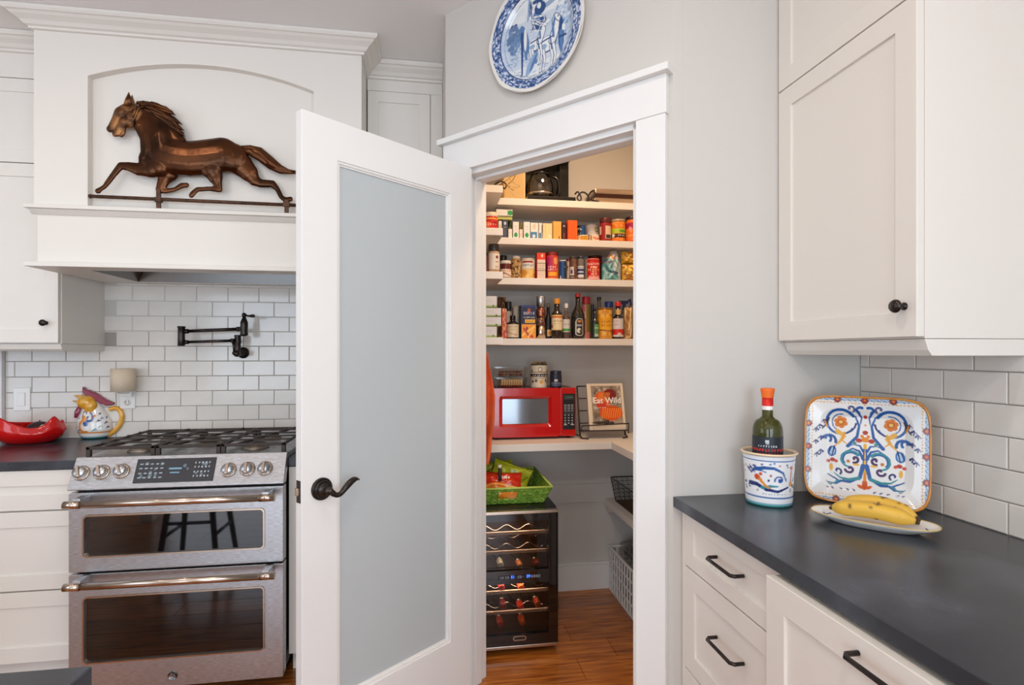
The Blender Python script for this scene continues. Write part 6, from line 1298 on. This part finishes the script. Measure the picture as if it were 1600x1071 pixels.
mb = grid_mb(NU_, 4, lambda u, v: Vector((wx0+(wx1-wx0)*u, MY+.012-.004*math.sin(PI*u), wz0+(wz1-wz0)*v)), Canvas(2, 2, (100, 100, 100))); mb.c = None; mb.build('window', MIRG, dr, fix=False)
mb = MB(); mb.box(xd, b, MY+.004, MY+.03, z0, z1); cp = mb.build('control_side', REDP, mwv, bev=.003)
kx0, kx1 = on_y(879.5, 640, MY).x, on_y(898.8, 640, MY).x; kz0, kz1 = on_y(890, 671.5, MY).z, on_y(890, 615.5, MY).z
cv = Canvas(56, 150, (18, 18, 20), .38); cv.rect(.12, .90, .84, .95, (60, 66, 64)); cv.rect(.28, .88, .855, .935, (44, 62, 52)); cv.rect(.34, .82, .885, .905, (90, 130, 104))
for r_ in range(4):
    for c_ in range(3): cv.rect(.12+c_*.28, .12+c_*.28+.20, .67-r_*.055, .695-r_*.055, (150, 150, 154))
for r_ in range(4):
    for c_ in range(3): cv.disc(.21+c_*.28, .40-r_*.075, .022, (196, 196, 200), .014)
cv.rect(.10, .92, .445, .45, (120, 120, 124)); cv.rect(.1, .34, .12, .145, (196, 196, 200)); cv.rect(.66, .92, .12, .145, (196, 196, 200))
mb = grid_mb(56, 120, lambda u, v: Vector((kx0+(kx1-kx0)*u, MY+.0028, kz0+(kz1-kz0)*v)), cv); mb.build('keypad', ATTR_SATIN, mwv, fix=False)
for x in (a+.03, b-.03):
    for y in (MY+.05, MY+.22): mb = MB(); mb.lathe([(.010, 0), (.009, z0-MZs+.002)], 12, Matrix.Translation((x, y, MZs+.0004))); mb.build('foot', BLK, mwv)
# on top of the microwave
zt = z1-.0018
CLP = glassm('clear_plastic', (.90, .88, .85, 1), .06, 1.35, .04)
def tub(label, px0, px1, pyt, zb, y, fill, nm):
    a_, b_ = on_y(px0, 590, y).x, on_y(px1, 590, y).x; h_ = on_y((px0+px1)/2, pyt, y).z-zb
    t = thing('plastic_tub', ((a_+b_)/2, y+.05, zb), label, 'food tub', 'clear tubs on the microwave')
    mb = MB(); mk3 = lambda p, d: Vector((p[0], p[1], d)); e = .010; o0 = [(a_+e, y+e), (b_-e, y+e), (b_-e, y+.11-e), (a_+e, y+.11-e)]; o1 = [(a_, y), (b_, y), (b_, y+.11), (a_, y+.11)]
    vs = [Vector((*p, zb+.0006)) for p in o0]+[Vector((*p, zb+h_*.86)) for p in o1]+[Vector((*p, zb+h_)) for p in o1]
    mb.add(vs, [(0, 3, 2, 1), (0, 1, 5, 4), (1, 2, 6, 5), (2, 3, 7, 6), (3, 0, 4, 7), (4, 5, 9, 8), (5, 6, 10, 9), (6, 7, 11, 10), (7, 4, 8, 11), (8, 9, 10, 11)]); mb.build('shell', CLP, t)
    return t, a_, b_, h_
y_ = MY+.035
t1_, a_, b_, h_ = tub('lower clear plastic tub holding a row of crackers on the microwave', 776, 824, 590, zt, y_, None, 0)
zt2 = zt+h_+.001
t2_, a2_, b2_, h2_ = tub('upper clear plastic tub of brown snacks, stacked on the tub of crackers', 774, 824.5, 573.5, zt2, y_, None, 0)
CRK = mat('cracker', S(216, 160, 74), .6, var=(60, S(240, 206, 140), .45, .6)); BRNF = mat('brown_snack', S(120, 70, 40), .6, var=(60, S(186, 130, 90), .5, .65)); REDF = mat('red_fruit', S(130, 36, 26), .5)
for i in range(9):
    x = a_+.030+i*(b_-a_-.06)/8; t = thing('cracker', (x, y_+.05, zt+.012), 'golden cracker in the row inside the lower clear tub', 'cracker', 'crackers in the lower clear tub')
    mb = MB(); mb.box(-.0055, .0055, -.025, .025, 0, .034, Matrix.Translation((x, y_+.05, zt+.0125)) @ Matrix.Rotation(.12, 4, 'Y')); mb.build('biscuit', CRK, t, bev=.0015)
for i in range(7):
    x = a_+.035+i*(b_-a_-.07)/6; mb = MB(); mb.ball((0, 0, .006), .0075, (1.4, 1.2, .8)); mb.v = [tuple(Vector(p)+Vector((x, y_+.022, zt+.002))) for p in mb.v]; simple('dried_fruit', REDF, 'dark red piece under the crackers in the lower clear tub', 'dried fruit', 'dried fruit in the lower clear tub', mb=mb)
rn = random.Random(3)
for i in range(14):
    x = a2_+.032+(i % 7)*(b2_-a2_-.064)/6; zq = zt2+.003+(i//7)*.015; mb = MB(); mb.ball((x+rn.uniform(-.003, .003), y_+.03+rn.uniform(0, .03), zq+.0075), .0085, (1.3, 1.1, .8)); simple('brown_biscuit', BRNF if i % 3 else REDF, 'small brown snack in the upper clear tub', 'biscuit', 'snacks in the upper clear tub', mb=mb)
# canister
cv = lcan((216, 202, 176), [('d', .5, .80, .12, (150, 120, 80)), ('d', .5, .80, .08, (226, 214, 190)), ('r', 0, 1, .47, .60, (40, 36, 36)), ('s', .2, .85, .535, .07, (226, 216, 200), 8), ('d', .2, .26, .06, (60, 56, 56)), ('d', .35, .30, .07, (96, 90, 84)), ('d', .55, .24, .08, (214, 160, 50)), ('d', .75, .30, .06, (70, 66, 66)), ('d', .85, .22, .05, (150, 110, 60)), ('r', 0, 1, .40, .42, (150, 130, 96)), ('r', 0, 1, .66, .68, (150, 130, 96)), ('d', .15, .74, .05, (110, 90, 70)), ('d', .85, .74, .05, (110, 90, 70))], 90, 64)
cyl_item('patterned_canister', 'cream canister with a black name band and flowers, on the microwave', 'canister', 831.6, 857.6, 570.5, zt, MY+.03, (214, 200, 174), cv, lv=(.02, .99), group=None)
x0, x1, h = bbox(831.6, 857.6, 570.5, zt, MY+.03); cx_ = (x0+x1)/2; r = (x1-x0)/2*.98; cpar = bpy.data.objects['patterned_canister']
mb = MB(); mb.lathe([(r*1.01, h-.004), (r*1.03, h), (r*1.0, h+.004), (0, h+.003)], 28, Matrix.Translation((cx_, MY+.03+r, zt))); mb.build('lid', mat('canister_lid', S(60, 56, 44), .4), cpar)
mb = MB()
for i, q in enumerate((-.8, -.45, -.15, .1, .4, .75)): mb.ball((cx_+r*q*.8, MY+.03+r*(.5+.1*(i % 3)), zt+h+.008), .009, (1.2, 1, .9))
setp(mb.build('moulded_berries', mat('berry_gold', S(150, 120, 50), .4, var=(90, S(60, 40, 36), .45, .6)), cpar), kind='stuff')
cyl_item('navy_jar', 'small navy blue jar with a round white mark, on the microwave', 'jar', 861.4, 879.6, 580, zt, MY+.01, (28, 30, 50), lcan((30, 32, 52), [('d', .45, .62, .13, (196, 190, 180)), ('s', .2, .8, .36, .10, (150, 160, 186), 6), ('r', .2, .8, .16, .22, (120, 130, 160))], 60, 50), lv=(.06, .85), lid=(30, 32, 54), lidh=.018, lidr=.98, group=None)
# cookbook on wire easel
BY = 2.74; bk0 = on_y(919, 668, BY); bk1 = on_y(975.5, 668, BY)
es = thing('book_easel', ((bk0.x+bk1.x)/2, BY+.03, MZs), 'black wrought iron book easel holding the cookbook', 'book stand')
ex0, ex1 = on_y(906.5, 640, BY).x, on_y(977, 640, BY).x; ez1 = on_y(910, 604, BY+.06).z; zbk = on_y(940, 670.5, BY).z
mb = MB(); lf = .06
for x in (ex0, ex1): mb.tube([(x, BY+.002, MZs+.012), (x, BY+.002+lf, ez1)], .0045, 8)
mb.tube([(ex0, BY+.002+lf, ez1), (ex1, BY+.002+lf, ez1)], .0035, 8)
for q in (.25, .5, .75): mb.tube([(ex0, BY+.002+lf*q, MZs+.012+(ez1-MZs-.012)*q), (ex1, BY+.002+lf*q, MZs+.012+(ez1-MZs-.012)*q)], .003, 8)
mb.build('back_frame', IRON, es)
mb = MB(); mb.box(ex0-.004, ex1+.006, BY-.034, BY+.006, zbk-.008, zbk-.003); mb.tube([(ex0, BY-.034, zbk+.022), (ex1+.004, BY-.034, zbk+.030)], .003, 8); mb.tube([(ex0-.002, BY-.034, zbk-.004), (ex0-.002, BY-.034, zbk+.022)], .003, 8); mb.tube([(ex1+.005, BY-.034, zbk-.02), (ex1+.005, BY-.034, zbk+.034)], .0035, 8); mb.build('ledge', IRON, es)
mb = MB(); q0, q1 = on_y(925, 661, BY-.036), on_y(945, 661, BY-.036); mb.tube([q0, (q0+q1)/2+Vector((0, 0, .001)), q1], [.001, .008, .003], 8); mb.ball(on_y(948, 660, BY-.036), .012, (1.3, .5, 1)); mb.ball(on_y(956, 661, BY-.036), .009, (1.4, .5, .8)); mb.build('iron_leaf_ornament', IRON, es)
mb = MB()
for x, s_ in ((ex0, 1), (ex1, -1)): mb.tube([(x, BY+.002, MZs+.014), (x, BY-.03, MZs+.0045), (x+s_*.03, BY-.05, MZs+.0045)], .004, 8)
mb.tube([(ex0, BY+.13, MZs+.0045), (ex0, BY-.0, MZs+.012)], .004, 8); mb.build('feet', IRON, es)
bw0, bw1 = bk0.x, bk1.x; bh = on_y(945, 597, BY+.03).z-zbk
MBk = frame_M(((bw0+bw1)/2, BY-.028, zbk-.002), (1, 0, 0), Vector((0, .24, .97)).normalized(), Vector((0, -.97, .24)).normalized())
book = thing('cookbook', ((bw0+bw1)/2, BY-.01, zbk), 'cookbook titled Eat Wild with orange salmon on its cover, on the easel', 'book')
hw = (bw1-bw0)/2
mb = MB(); mb.box(-hw+.002, hw-.002, .002, bh-.002, -.016, -.002, MBk); mb.build('pages', mat('paper', S(226, 214, 192), .8), book)
mb = MB(); mb.box(-hw, hw, 0, bh, -.018, -.016, MBk); mb.box(-hw, -hw+.002, 0, bh, -.018, 0, MBk); mb.build('cover_board', mat('cream_cover', S(226, 206, 180), .5), book)
cv = Canvas(150, 170, (230, 210, 184), .82)
cv.rect(.11, .93, .12, .95, (150, 132, 112)); rn = random.Random(8)
for i in range(60): cv.disc(.13+.78*rn.random(), .14+.8*rn.random(), .02+.03*rn.random(), rn.choice([(176, 160, 140), (110, 92, 72), (200, 186, 166), (86, 74, 60)]), al=.7)
cv.disc(.42, .66, .19, (222, 92, 30), .17); cv.disc(.62, .76, .15, (130, 26, 24), .12); cv.disc(.38, .52, .12, (206, 60, 30), .08)
for i in range(8): cv.line([(.28+i*.04, .62), (.34+i*.04, .80)], .008, (240, 140, 60))
cv.disc(.62, .36, .26, (226, 84, 24), .16)
for i in range(9): cv.line([(.36+i*.06, .26), (.42+i*.06, .46)], .010, (246, 140, 50))
cv.rect(.3, .85, .475, .485, (90, 30, 20)); cv.line([(.15, .15), (.9, .17)], .025, (170, 150, 130)); cv.scrib(.5, .82, .545, .02, (236, 226, 210), 9, 3); cv.rect(.17, .50, .478, .484, (230, 210, 190)); cv.line([(.11, .0), (.11, 1)], .004, (190, 170, 140))
mb = grid_mb(110, 130, lambda u, v: MBk @ Vector((-hw+2*hw*u, bh*v, .0006)), cv); mb.build('cover', ATTR_SATIN, book, fix=False)
tm = text_mb('Eat Wild', .0435, .0003, MBk @ Matrix.Translation((.006, bh*.625, .0014)), bold=.0008); tm.build('title', mat('title_white', S(244, 240, 234), .5), book, fix=False)

# orange apron hanging inside the doorway
ORC = mat('orange_cloth', S(206, 78, 34), .85, bump=(200, .4, .001), var=(12, S(226, 104, 56), .4, .6))
mb = MB(); NA, NB = 14, 26; ax_ = PXW+.012
for j in range(NB+1):
    v = j/NB; pxr = [762.5, 765, 768, 771, 773, 772, 772.5, 770, 767.5, 765, 762][min(10, int(v*10))]; pf_ = v*10-int(v*10); nx_ = [762.5, 765, 768, 771, 773, 772, 772.5, 770, 767.5, 765, 762][min(10, int(v*10)+1)]
    e = on_y(pxr+(nx_-pxr)*pf_, 600, 2.36).x; z = on_y(765, 552, 2.36).z+(on_y(765, 724, 2.36).z-on_y(765, 552, 2.36).z)*v
    for i in range(NA+1):
        u = i/NA; mb.v.append((ax_+(e-ax_)*u, 2.36+.020*math.sin(u*9+v*3)*(.3+v)+.01*math.sin(v*11), z))
mb.f = [(j*(NA+1)+i, j*(NA+1)+i+1, (j+1)*(NA+1)+i+1, (j+1)*(NA+1)+i) for j in range(NB) for i in range(NA)]; mb.sm = [True]*len(mb.f)
ap = thing('hanging_apron', (ax_, 2.36, mb.v[-1][2]), 'orange cloth hanging inside the left edge of the pantry doorway', 'apron')
o = mb.build('cloth', ORC, ap, fix=False); md = o.modifiers.new('s', 'SOLIDIFY'); md.thickness = .004
mb = MB(); zh = on_y(765, 552, 2.36).z; mb.tube([(PXW+.0005, 2.36, zh+.01), (PXW+.03, 2.36, zh+.005), (PXW+.036, 2.36, zh+.018)], .004, 8); simple('wall_hook', BRONZE, 'small dark hook holding the orange cloth', 'hook', mb=mb)

# ================================================================ WINE COOLER
wa, wb_ = .196, .576; wy = 2.392; wz0, wz1 = .030, .640
wc = thing('wine_cooler', ((wa+wb_)/2, wy+.24, 0), 'black wine cooler with a glass door and silver trim under the shelf', 'wine cooler')
mb = MB(); T_ = .022
mb.box(wa, wa+T_, wy+.035, wy+.49, wz0-.01, wz1); mb.box(wb_-T_, wb_, wy+.035, wy+.49, wz0-.01, wz1); mb.box(wa, wb_, wy+.035, wy+.49, wz1-T_, wz1+.004); mb.box(wa, wb_, wy+.035, wy+.49, wz0-.01, wz0+T_); mb.box(wa, wb_, wy+.45, wy+.49, wz0, wz1); mb.box(wa+T_, wb_-T_, wy+.06, wy+.45, .345, .372)
mb.build('case', mat('cooler_black', S(22, 20, 20), .3), wc)
mb = MB(); mb.box(wa+.023, wb_-.023, wy+.445, wy+.449, wz0+.023, wz1-.023); mb.build('inner_back', mat('cooler_inside_glow', S(84, 60, 48), .5, emis=S(150, 96, 66), estr=.03), wc)  # back panel glows faintly so the interior looks lit; it is no lamp
def cz(py, px=815): return on_y(px, py, wy).z
gx0, gx1 = wa+.018, on_y(857, 870, wy).x
g1, g0 = cz(814.5), cz(891.5); g3, g2 = cz(912), cz(992)
mb = MB(); mb.box(gx0, gx1, wy, wy+.03, g1, wz1-.012); mb.box(gx0, gx1, wy, wy+.03, g3, g0); mb.box(gx0, gx1, wy, wy+.03, wz0+.012, g2); mb.box(wa, gx0, wy, wy+.03, wz0+.012, wz1-.012); mb.box(gx1, wb_, wy, wy+.03, wz0+.012, wz1-.012)
cd = mb.build('door_frame', mat('door_black_glass', S(9, 9, 10), .06, coat=.8, coatr=.02), wc)
for z_a, z_b in ((wz1-.012, wz1+.001), (wz0, wz0+.012)): mb = MB(); mb.box(wa-.001, wb_+.001, wy-.003, wy+.03, z_a, z_b); mb.build('silver_trim', STEELW, cd, bev=.001)
for (z_a, z_b) in ((g0, g1), (g2, g3)): mb = MB(); mb.box(gx0, gx1, wy+.010, wy+.014, z_a, z_b); mb.build('pane', MATS.get('smoked_glass') or glassm('smoked_glass', (.62, .55, .50, 1), .02, 1.4, .01), cd)
bc_ = on_y(812, 998, wy-.002); Mz = frame_M((bc_.x, wy, bc_.z), (1, 0, 0), (0, 0, 1), (0, -1, 0))
mb = MB(); mb.ringframe(rrect(-.030, .030, -.0105, .0105, .0104, 6), rrect(-.026, .026, -.0065, .0065, .0064, 6), 0, .0025, lambda p, d: Mz @ Vector((p[0], p[1], d))); mb.build('oval_badge', STEELW, cd)
cv = Canvas(90, 20, (8, 8, 10), 4.5)
for u in (.03, .15, .44, .76, .88):
    cv.rect(u, u+.09, .2, .85, (150, 150, 156)); cv.rect(u+.015, u+.075, .3, .75, (10, 10, 12)); cv.rect(u+.03, u+.06, .45, .6, (140, 140, 146))
cv.rect(.385, .40, .45, .6, (120, 120, 130)); cv.rect(.56, .575, .45, .6, (120, 120, 130)); cv.rect(.30, .36, .08, .14, (110, 110, 120)); cv.rect(.64, .70, .08, .14, (110, 110, 120))
qa, qb = on_y(779, 904, wy), on_y(846.5, 904, wy)
mb = grid_mb(90, 20, lambda u, v: Vector((qa.x+(qb.x-qa.x)*u, wy-.0008, qa.z-.008+.016*v)), cv); mb.build('button_row', ATTR_SATIN, cd, fix=False)
LED = mat('blue_led', S(40, 80, 255), .5, emis=S(60, 110, 255), estr=3.0)
for u, s_ in ((.295, '51'), (.655, '59')): tm = text_mb(s_, .017, .0002, Matrix.Translation((qa.x+(qb.x-qa.x)*(u+.03), wy-.0014, qa.z+.001)) @ Matrix.Rotation(PI/2, 4, 'X'), bold=.0003); tm.build('display_digits', LED, cd, fix=False)
RK = mat('rack_front_wood', S(206, 190, 176), .35, .2); CHR = mat('chrome_wire', S(210, 205, 200), .15, 1)
for i, (py, nm) in enumerate(((832, 0), (861.5, 0), (923.5, 0), (955, 0))):
    z = on_y(790, py, wy+.06).z; mb = MB(); mb.box(wa+.026, gx1+.002, wy+.05, wy+.060, z-.010, z+.004); rk = mb.build('rack_front', RK, wc, bev=.001)
    for j in range(2):
        mb = MB(); yy = wy+.10+.14*j; zz_ = z-.004+.0*j; mb.tube([(wa+.03+k_*(wb_-wa-.07)/24, yy, zz_+.012*math.sin(k_*2*PI/8)+.012) for k_ in range(25)], .0018, 6); mb.build('wire', CHR, rk)
capc = {'red': S(190, 44, 22), 'orange': S(214, 90, 34), 'pale': S(206, 210, 190), 'tan': S(214, 140, 84), 'dark': S(110, 30, 22), 'brown': S(150, 60, 24)}
pos = [(782, 882.5, 'pale', 'white capped'), (812, 884.5, 'tan', 'tan capped'), (839, 882, 'dark', 'dark red capped'), (783.5, 918.5, 'red', 'red capped'), (814, 918.5, 'orange', 'orange red capped'), (813.5, 949, 'red', 'red capped'), (840, 944, 'brown', 'brown capped'), (786, 947, 'dark', 'dark capped'), (781.5, 974.5, 'red', 'red capped'), (816, 971.5, 'orange', 'orange red capped')]
where = ['left in the upper half of the cooler', 'middle in the upper half of the cooler', 'right in the upper half of the cooler', 'just below the display, left', 'just below the display, middle', 'on the rack second from the bottom, middle', 'on the rack second from the bottom, right', 'on the rack second from the bottom, left', 'at the bottom of the cooler, left', 'at the bottom of the cooler, middle']
for zz_, pw_ in ((wz1-.03, 1.8), (.335, 1.8)): area('cooler_interior_lamp', ((wa+gx1)/2, wy+.10, zz_), (0, 0, 0), .22, .05, pw_, (1.0, .78, .60))
GB = mat('bottle_green_dark', S(24, 30, 20), .08, coat=.6)
for (px, py, c_, nm), wh in zip(pos, where):
    p = on_y(px, py, wy+.075); z = p.z; x = p.x
    t = thing('wine_bottle', (x, wy+.2, z-.036), '%s wine bottle lying %s' % (nm, wh), 'bottle', 'bottles in the wine cooler')
    My2 = Matrix.Translation((x, wy+.062, z)) @ Matrix.Rotation(-PI/2, 4, 'X')
    mb = MB(); mb.lathe([(0, .05), (.0135, .05), (.0145, .10), (.022, .125), (.029, .15), (.031, .17), (.031, .34), (0, .345)], 20, My2); mb.build('glass', GB, t)
    mb = MB(); mb.lathe([(0, 0), (.0135, 0), (.0150, .003), (.0145, .055)], 20, My2); mb.build('capsule', mat('capsule_'+c_, capc[c_], .35, emis=capc[c_], estr=.06) if False else mat('capsule_'+c_, capc[c_], .35), t)

# ================================================================ GREEN BASKET
gb0 = (.200, .532, 2.50, 2.78, wz1+.0055); gb1 = (.190, .556, 2.425, 2.845, wz1+.095)
GRN = mat('green_woven_paper', S(96, 140, 34), .6, bump=(200, .5, .002), var=(60, S(150, 182, 70), .45, .62)); GRN2 = mat('green_rim', S(176, 196, 90), .5)
gk = thing('green_basket', (.365, 2.64, gb0[4]), 'bright green woven basket on the wine cooler holding snack bags', 'basket')
def gpt(side, t, v):
    f_ = lambda i: gb0[i]+(gb1[i]-gb0[i])*v
    x0_, x1_, y0_, y1_, z_ = f_(0), f_(1), f_(2), f_(3), f_(4)
    return {0: (x0_+(x1_-x0_)*t, y0_, z_), 1: (x1_, y0_+(y1_-y0_)*t, z_), 2: (x1_+(x0_-x1_)*t, y1_, z_), 3: (x0_, y1_+(y0_-y1_)*t, z_)}[side]
for side in range(4):
    mb = MB(); n_, rws = 48, 9; L_n = 1
    for j in range(rws):
        pts = []
        for i in range(n_+1):
            t = i/n_; v = (j+.5)/rws; p = Vector(gpt(side, t, v)); nrm = [(0, -1, 0), (1, 0, 0), (0, 1, 0), (-1, 0, 0)][side]; amp = .0022*(1 if (i//2+j) % 2 else -1); pts.append(p+Vector(nrm)*amp)
        if side == 0 and 3 <= j <= 6:
            q0_, q1_ = int(n_*.36), int(n_*.60); mb.tube(pts[:q0_], .0052, 6, flat=(1, .5, 1)); mb.tube(pts[q1_:], .0052, 6, flat=(1, .5, 1))
        else: mb.tube(pts, .0052, 6, flat=(1, .5, 1) if side % 2 == 0 else (.5, 1, 1))
    for i in range(0, n_+1, 4):
        if side == 0 and .34 < i/n_ < .61: continue
        mb.tube([gpt(side, i/n_, 0), gpt(side, i/n_, 1)], .0022, 5)
    setp(mb.build('woven_side', GRN, gk), kind='stuff')
mb = MB(); mb.box(gb0[0], gb0[1], gb0[2], gb0[3], gb0[4], gb0[4]+.004); mb.build('base', GRN, gk)
mb = MB(); cs_ = [gpt(0, 0, 1), gpt(0, 1, 1), gpt(2, 0, 1), gpt(2, 1, 1)]
for i in range(4): mb.tube([cs_[i], cs_[(i+1) % 4]], .005, 8)
mb.build('rim', GRN2, gk)
def snack(name, label, c, ux, uz, w_, h_, cols, seed, pr=None, tilt=.5, yaw=0, thick=.03):
    rn = random.Random(seed); cv = Canvas(80, 70, cols[0], w_/h_)
    for i in range(14): cv.line([(rn.random(), rn.random()), (rn.random(), rn.random())], .01+.03*rn.random(), cols[1+i % (len(cols)-1)])
    if pr: pr(cv)
    M = Matrix.Translation(c) @ Matrix.Rotation(yaw, 4, 'Z') @ Matrix.Rotation(PI/2-tilt, 4, 'X') @ Matrix.Rotation(ux, 4, 'Z'); ph = rn.random()*6
    def P_(u, v, s_):
        e = (math.sin(PI*u)*math.sin(PI*v))**.5; fo = .005*math.sin(13*u+5*v+ph)+.004*math.sin(19*v-7*u+ph*2)
        return M @ Vector(((u-.5)*w_*(1-.08*math.sin(PI*v)), (v-.5)*h_*(1-.06*math.sin(PI*u)), s_*(thick*e+fo*e)))
    f1 = grid_mb(36, 30, lambda u, v: P_(u, v, 1), cv); f2 = grid_mb(36, 30, lambda u, v: P_(u, v, -1), cv); n = len(f1.v)
    f1.v += f2.v; f1.f += [tuple(q+n for q in reversed(f)) for f in f2.f]; f1.sm += f2.sm; f1.c = np.concatenate([f1.c, f2.c])
    t = thing(name, tuple(c), label, 'bag', 'snack bags in the green basket'); f1.build('film', mat('glossy_film'), t, fix=False); return t
q1 = on_y(797, 746, 2.66); snack('snack_bag', 'yellow-green snack bag leaning at the back of the green basket', q1, -.38, 0, .20, .14, [(170, 176, 30), (206, 208, 60), (120, 140, 20)], 5, tilt=.5, thick=.022)
q2 = on_y(778, 741, 2.72); snack('snack_bag', 'lime snack bag with dark print, rear left in the green basket', q2, .1, 0, .17, .13, [(150, 160, 30), (206, 190, 50), (70, 80, 20)], 9, tilt=.4, thick=.02)
q3 = on_y(782, 759, 2.60); snack('snack_bag', 'red and orange snack bag in front in the green basket', q3, -.08, 0, .215, .15, [(206, 40, 20), (226, 60, 24)], 12, tilt=.75, thick=.024, pr=lambda cv: (cv.rect(0, 1, 0, .40, (232, 140, 40)), cv.line([(.0, .42), (.5, .46), (1, .36)], .03, (240, 180, 70)), cv.scrib(.35, .75, .72, .10, (240, 214, 200), 6, 2), cv.scrib(.38, .72, .58, .06, (240, 214, 200), 6, 4), cv.line([(.4, .2), (.9, .3)], .05, (214, 70, 30))))
pm = on_y(781, 740, 2.60); t = thing('marker_pen', tuple(on_y(781, 750, 2.6)), 'dark marker with a white cap standing up in the green basket', 'marker')
a_ = on_y(781.5, 762, 2.60); b_ = on_y(781, 731.5, 2.60); c_ = on_y(781, 727, 2.6)
mb = MB(); mb.tube([a_, b_], .0085, 14); mb.build('barrel', mat('dark_barrel', S(40, 30, 34), .4), t)
mb = MB(); mb.tube([b_, c_], .0088, 14); mb.build('cap', CERAM, t)

# ================================================================ WIRE BASKET, WHITE CRATE
DW_ = mat('dark_wire', S(40, 36, 36), .4, .6)
wk = thing('wire_basket', (1.14, 2.6, .5155), 'black wire mesh basket on the low right pantry shelf', 'basket')
z0, z1 = .5165, .645; X0, X1, Y0, Y1 = 1.035, 1.28, 2.32, 2.92; ee = .022
def wp_(x, y, v): cxm, cym = (X0+X1)/2, (Y0+Y1)/2; return Vector((x+(x-cxm)/(X1-X0)*2*ee*v, y+(y-cym)/(Y1-Y0)*2*ee*v, z0+(z1-z0)*v))
mb = MB(); crn = [(X0, Y0), (X1, Y0), (X1, Y1), (X0, Y1)]
for i in range(4): mb.tube([wp_(*crn[i], 1), wp_(*crn[(i+1) % 4], 1)], .0032, 6); mb.tube([wp_(*crn[i], 0), wp_(*crn[(i+1) % 4], 0)], .0026, 6); mb.tube([wp_(*crn[i], 0), wp_(*crn[i], 1)], .0026, 6)
mb.build('frame', DW_, wk)
mb = MB()
for i in range(4):
    (ax_, ay_), (bx2, by2) = crn[i], crn[(i+1) % 4]; L2 = math.hypot(bx2-ax_, by2-ay_); n_ = int(L2/.026)
    for k in range(1, n_): t = k/n_; mb.tube([wp_(ax_+(bx2-ax_)*t, ay_+(by2-ay_)*t, 0), wp_(ax_+(bx2-ax_)*t, ay_+(by2-ay_)*t, 1)], .0012, 5)
    for j in range(1, 6): mb.tube([wp_(ax_, ay_, j/6), wp_(bx2, by2, j/6)], .0012, 5)
setp(mb.build('mesh_wires', DW_, wk), kind='stuff')
mb = MB(); mb.box(X0+.004, X1-.004, Y0+.004, Y1-.004, z0-.001, z0+.006); mb.build('liner', mat('brown_liner', S(120, 84, 50), .7), wk)
WPL = mat('white_plastic', S(236, 234, 230), .4)
ct = thing('white_crate', (1.16, 2.5, 0), 'white slotted plastic crate on the pantry floor at the right', 'crate')
CX0, CX1, CY0, CY1, CH = 1.016, 1.29, 2.10, 2.968, .245
mb = MB(); mb.box(CX0, CX1, CY0, CY1, .0006, .012); mb.build('base', WPL, ct)
mb = MB()
def lattice(mb, P0, U, L, H, nc, nr, Nn, st=.012):
    M = frame_M(P0, U, (0, 0, 1), Nn); cw = (L-st)/nc
    for i in range(nc+1): mb.box(i*cw, i*cw+st, 0, H, 0, .004, M)
    chh = (H-st)/nr
    for j in range(nr+1): mb.box(0, L, j*chh, j*chh+st, .0005, .0035, M)
mb = MB(); lattice(mb, (CX0, CY1, .002), NY, CY1-CY0, CH, 22, 4, NX); mb.build('slotted_side', WPL, ct)
mb = MB(); lattice(mb, (CX1, CY1, .002), NY, CY1-CY0, CH, 22, 4, UX); mb.build('slotted_side', WPL, ct)
mb = MB(); lattice(mb, (CX0, CY1, .002), UX, CX1-CX0, CH, 7, 4, UY); mb.build('slotted_end', WPL, ct)
mb = MB(); lattice(mb, (CX0, CY0, .002), UX, CX1-CX0, CH, 7, 4, NY); mb.build('slotted_end', WPL, ct)
mb = MB(); mb.ringframe([(CX0-.008, CY0-.008), (CX1+.008, CY0-.008), (CX1+.008, CY1+.008), (CX0-.008, CY1+.008)], [(CX0+.003, CY0+.003), (CX1-.003, CY0+.003), (CX1-.003, CY1-.003), (CX0+.003, CY1-.003)], CH-.004, CH+.006, mk2); mb.build('rim', WPL, ct, bev=.002)
for i, (y, h_, m_, lb) in enumerate(((2.78, .29, CLP, 'clear plastic tub standing in the white crate at its back'), (2.50, .22, mat('dark_pack', S(52, 44, 44), .5), 'dark package inside the white crate'), (2.25, .2, mat('dark_pack', S(52, 44, 44), .5), 'dark package at the near end of the white crate'))):
    mb = MB(); mb.box(CX0+.03, CX1-.03, y-.11, y+.11, .0135, .0135+h_); o = simple('packed_tub', m_, lb, 'container', mb=mb, bev=.012)
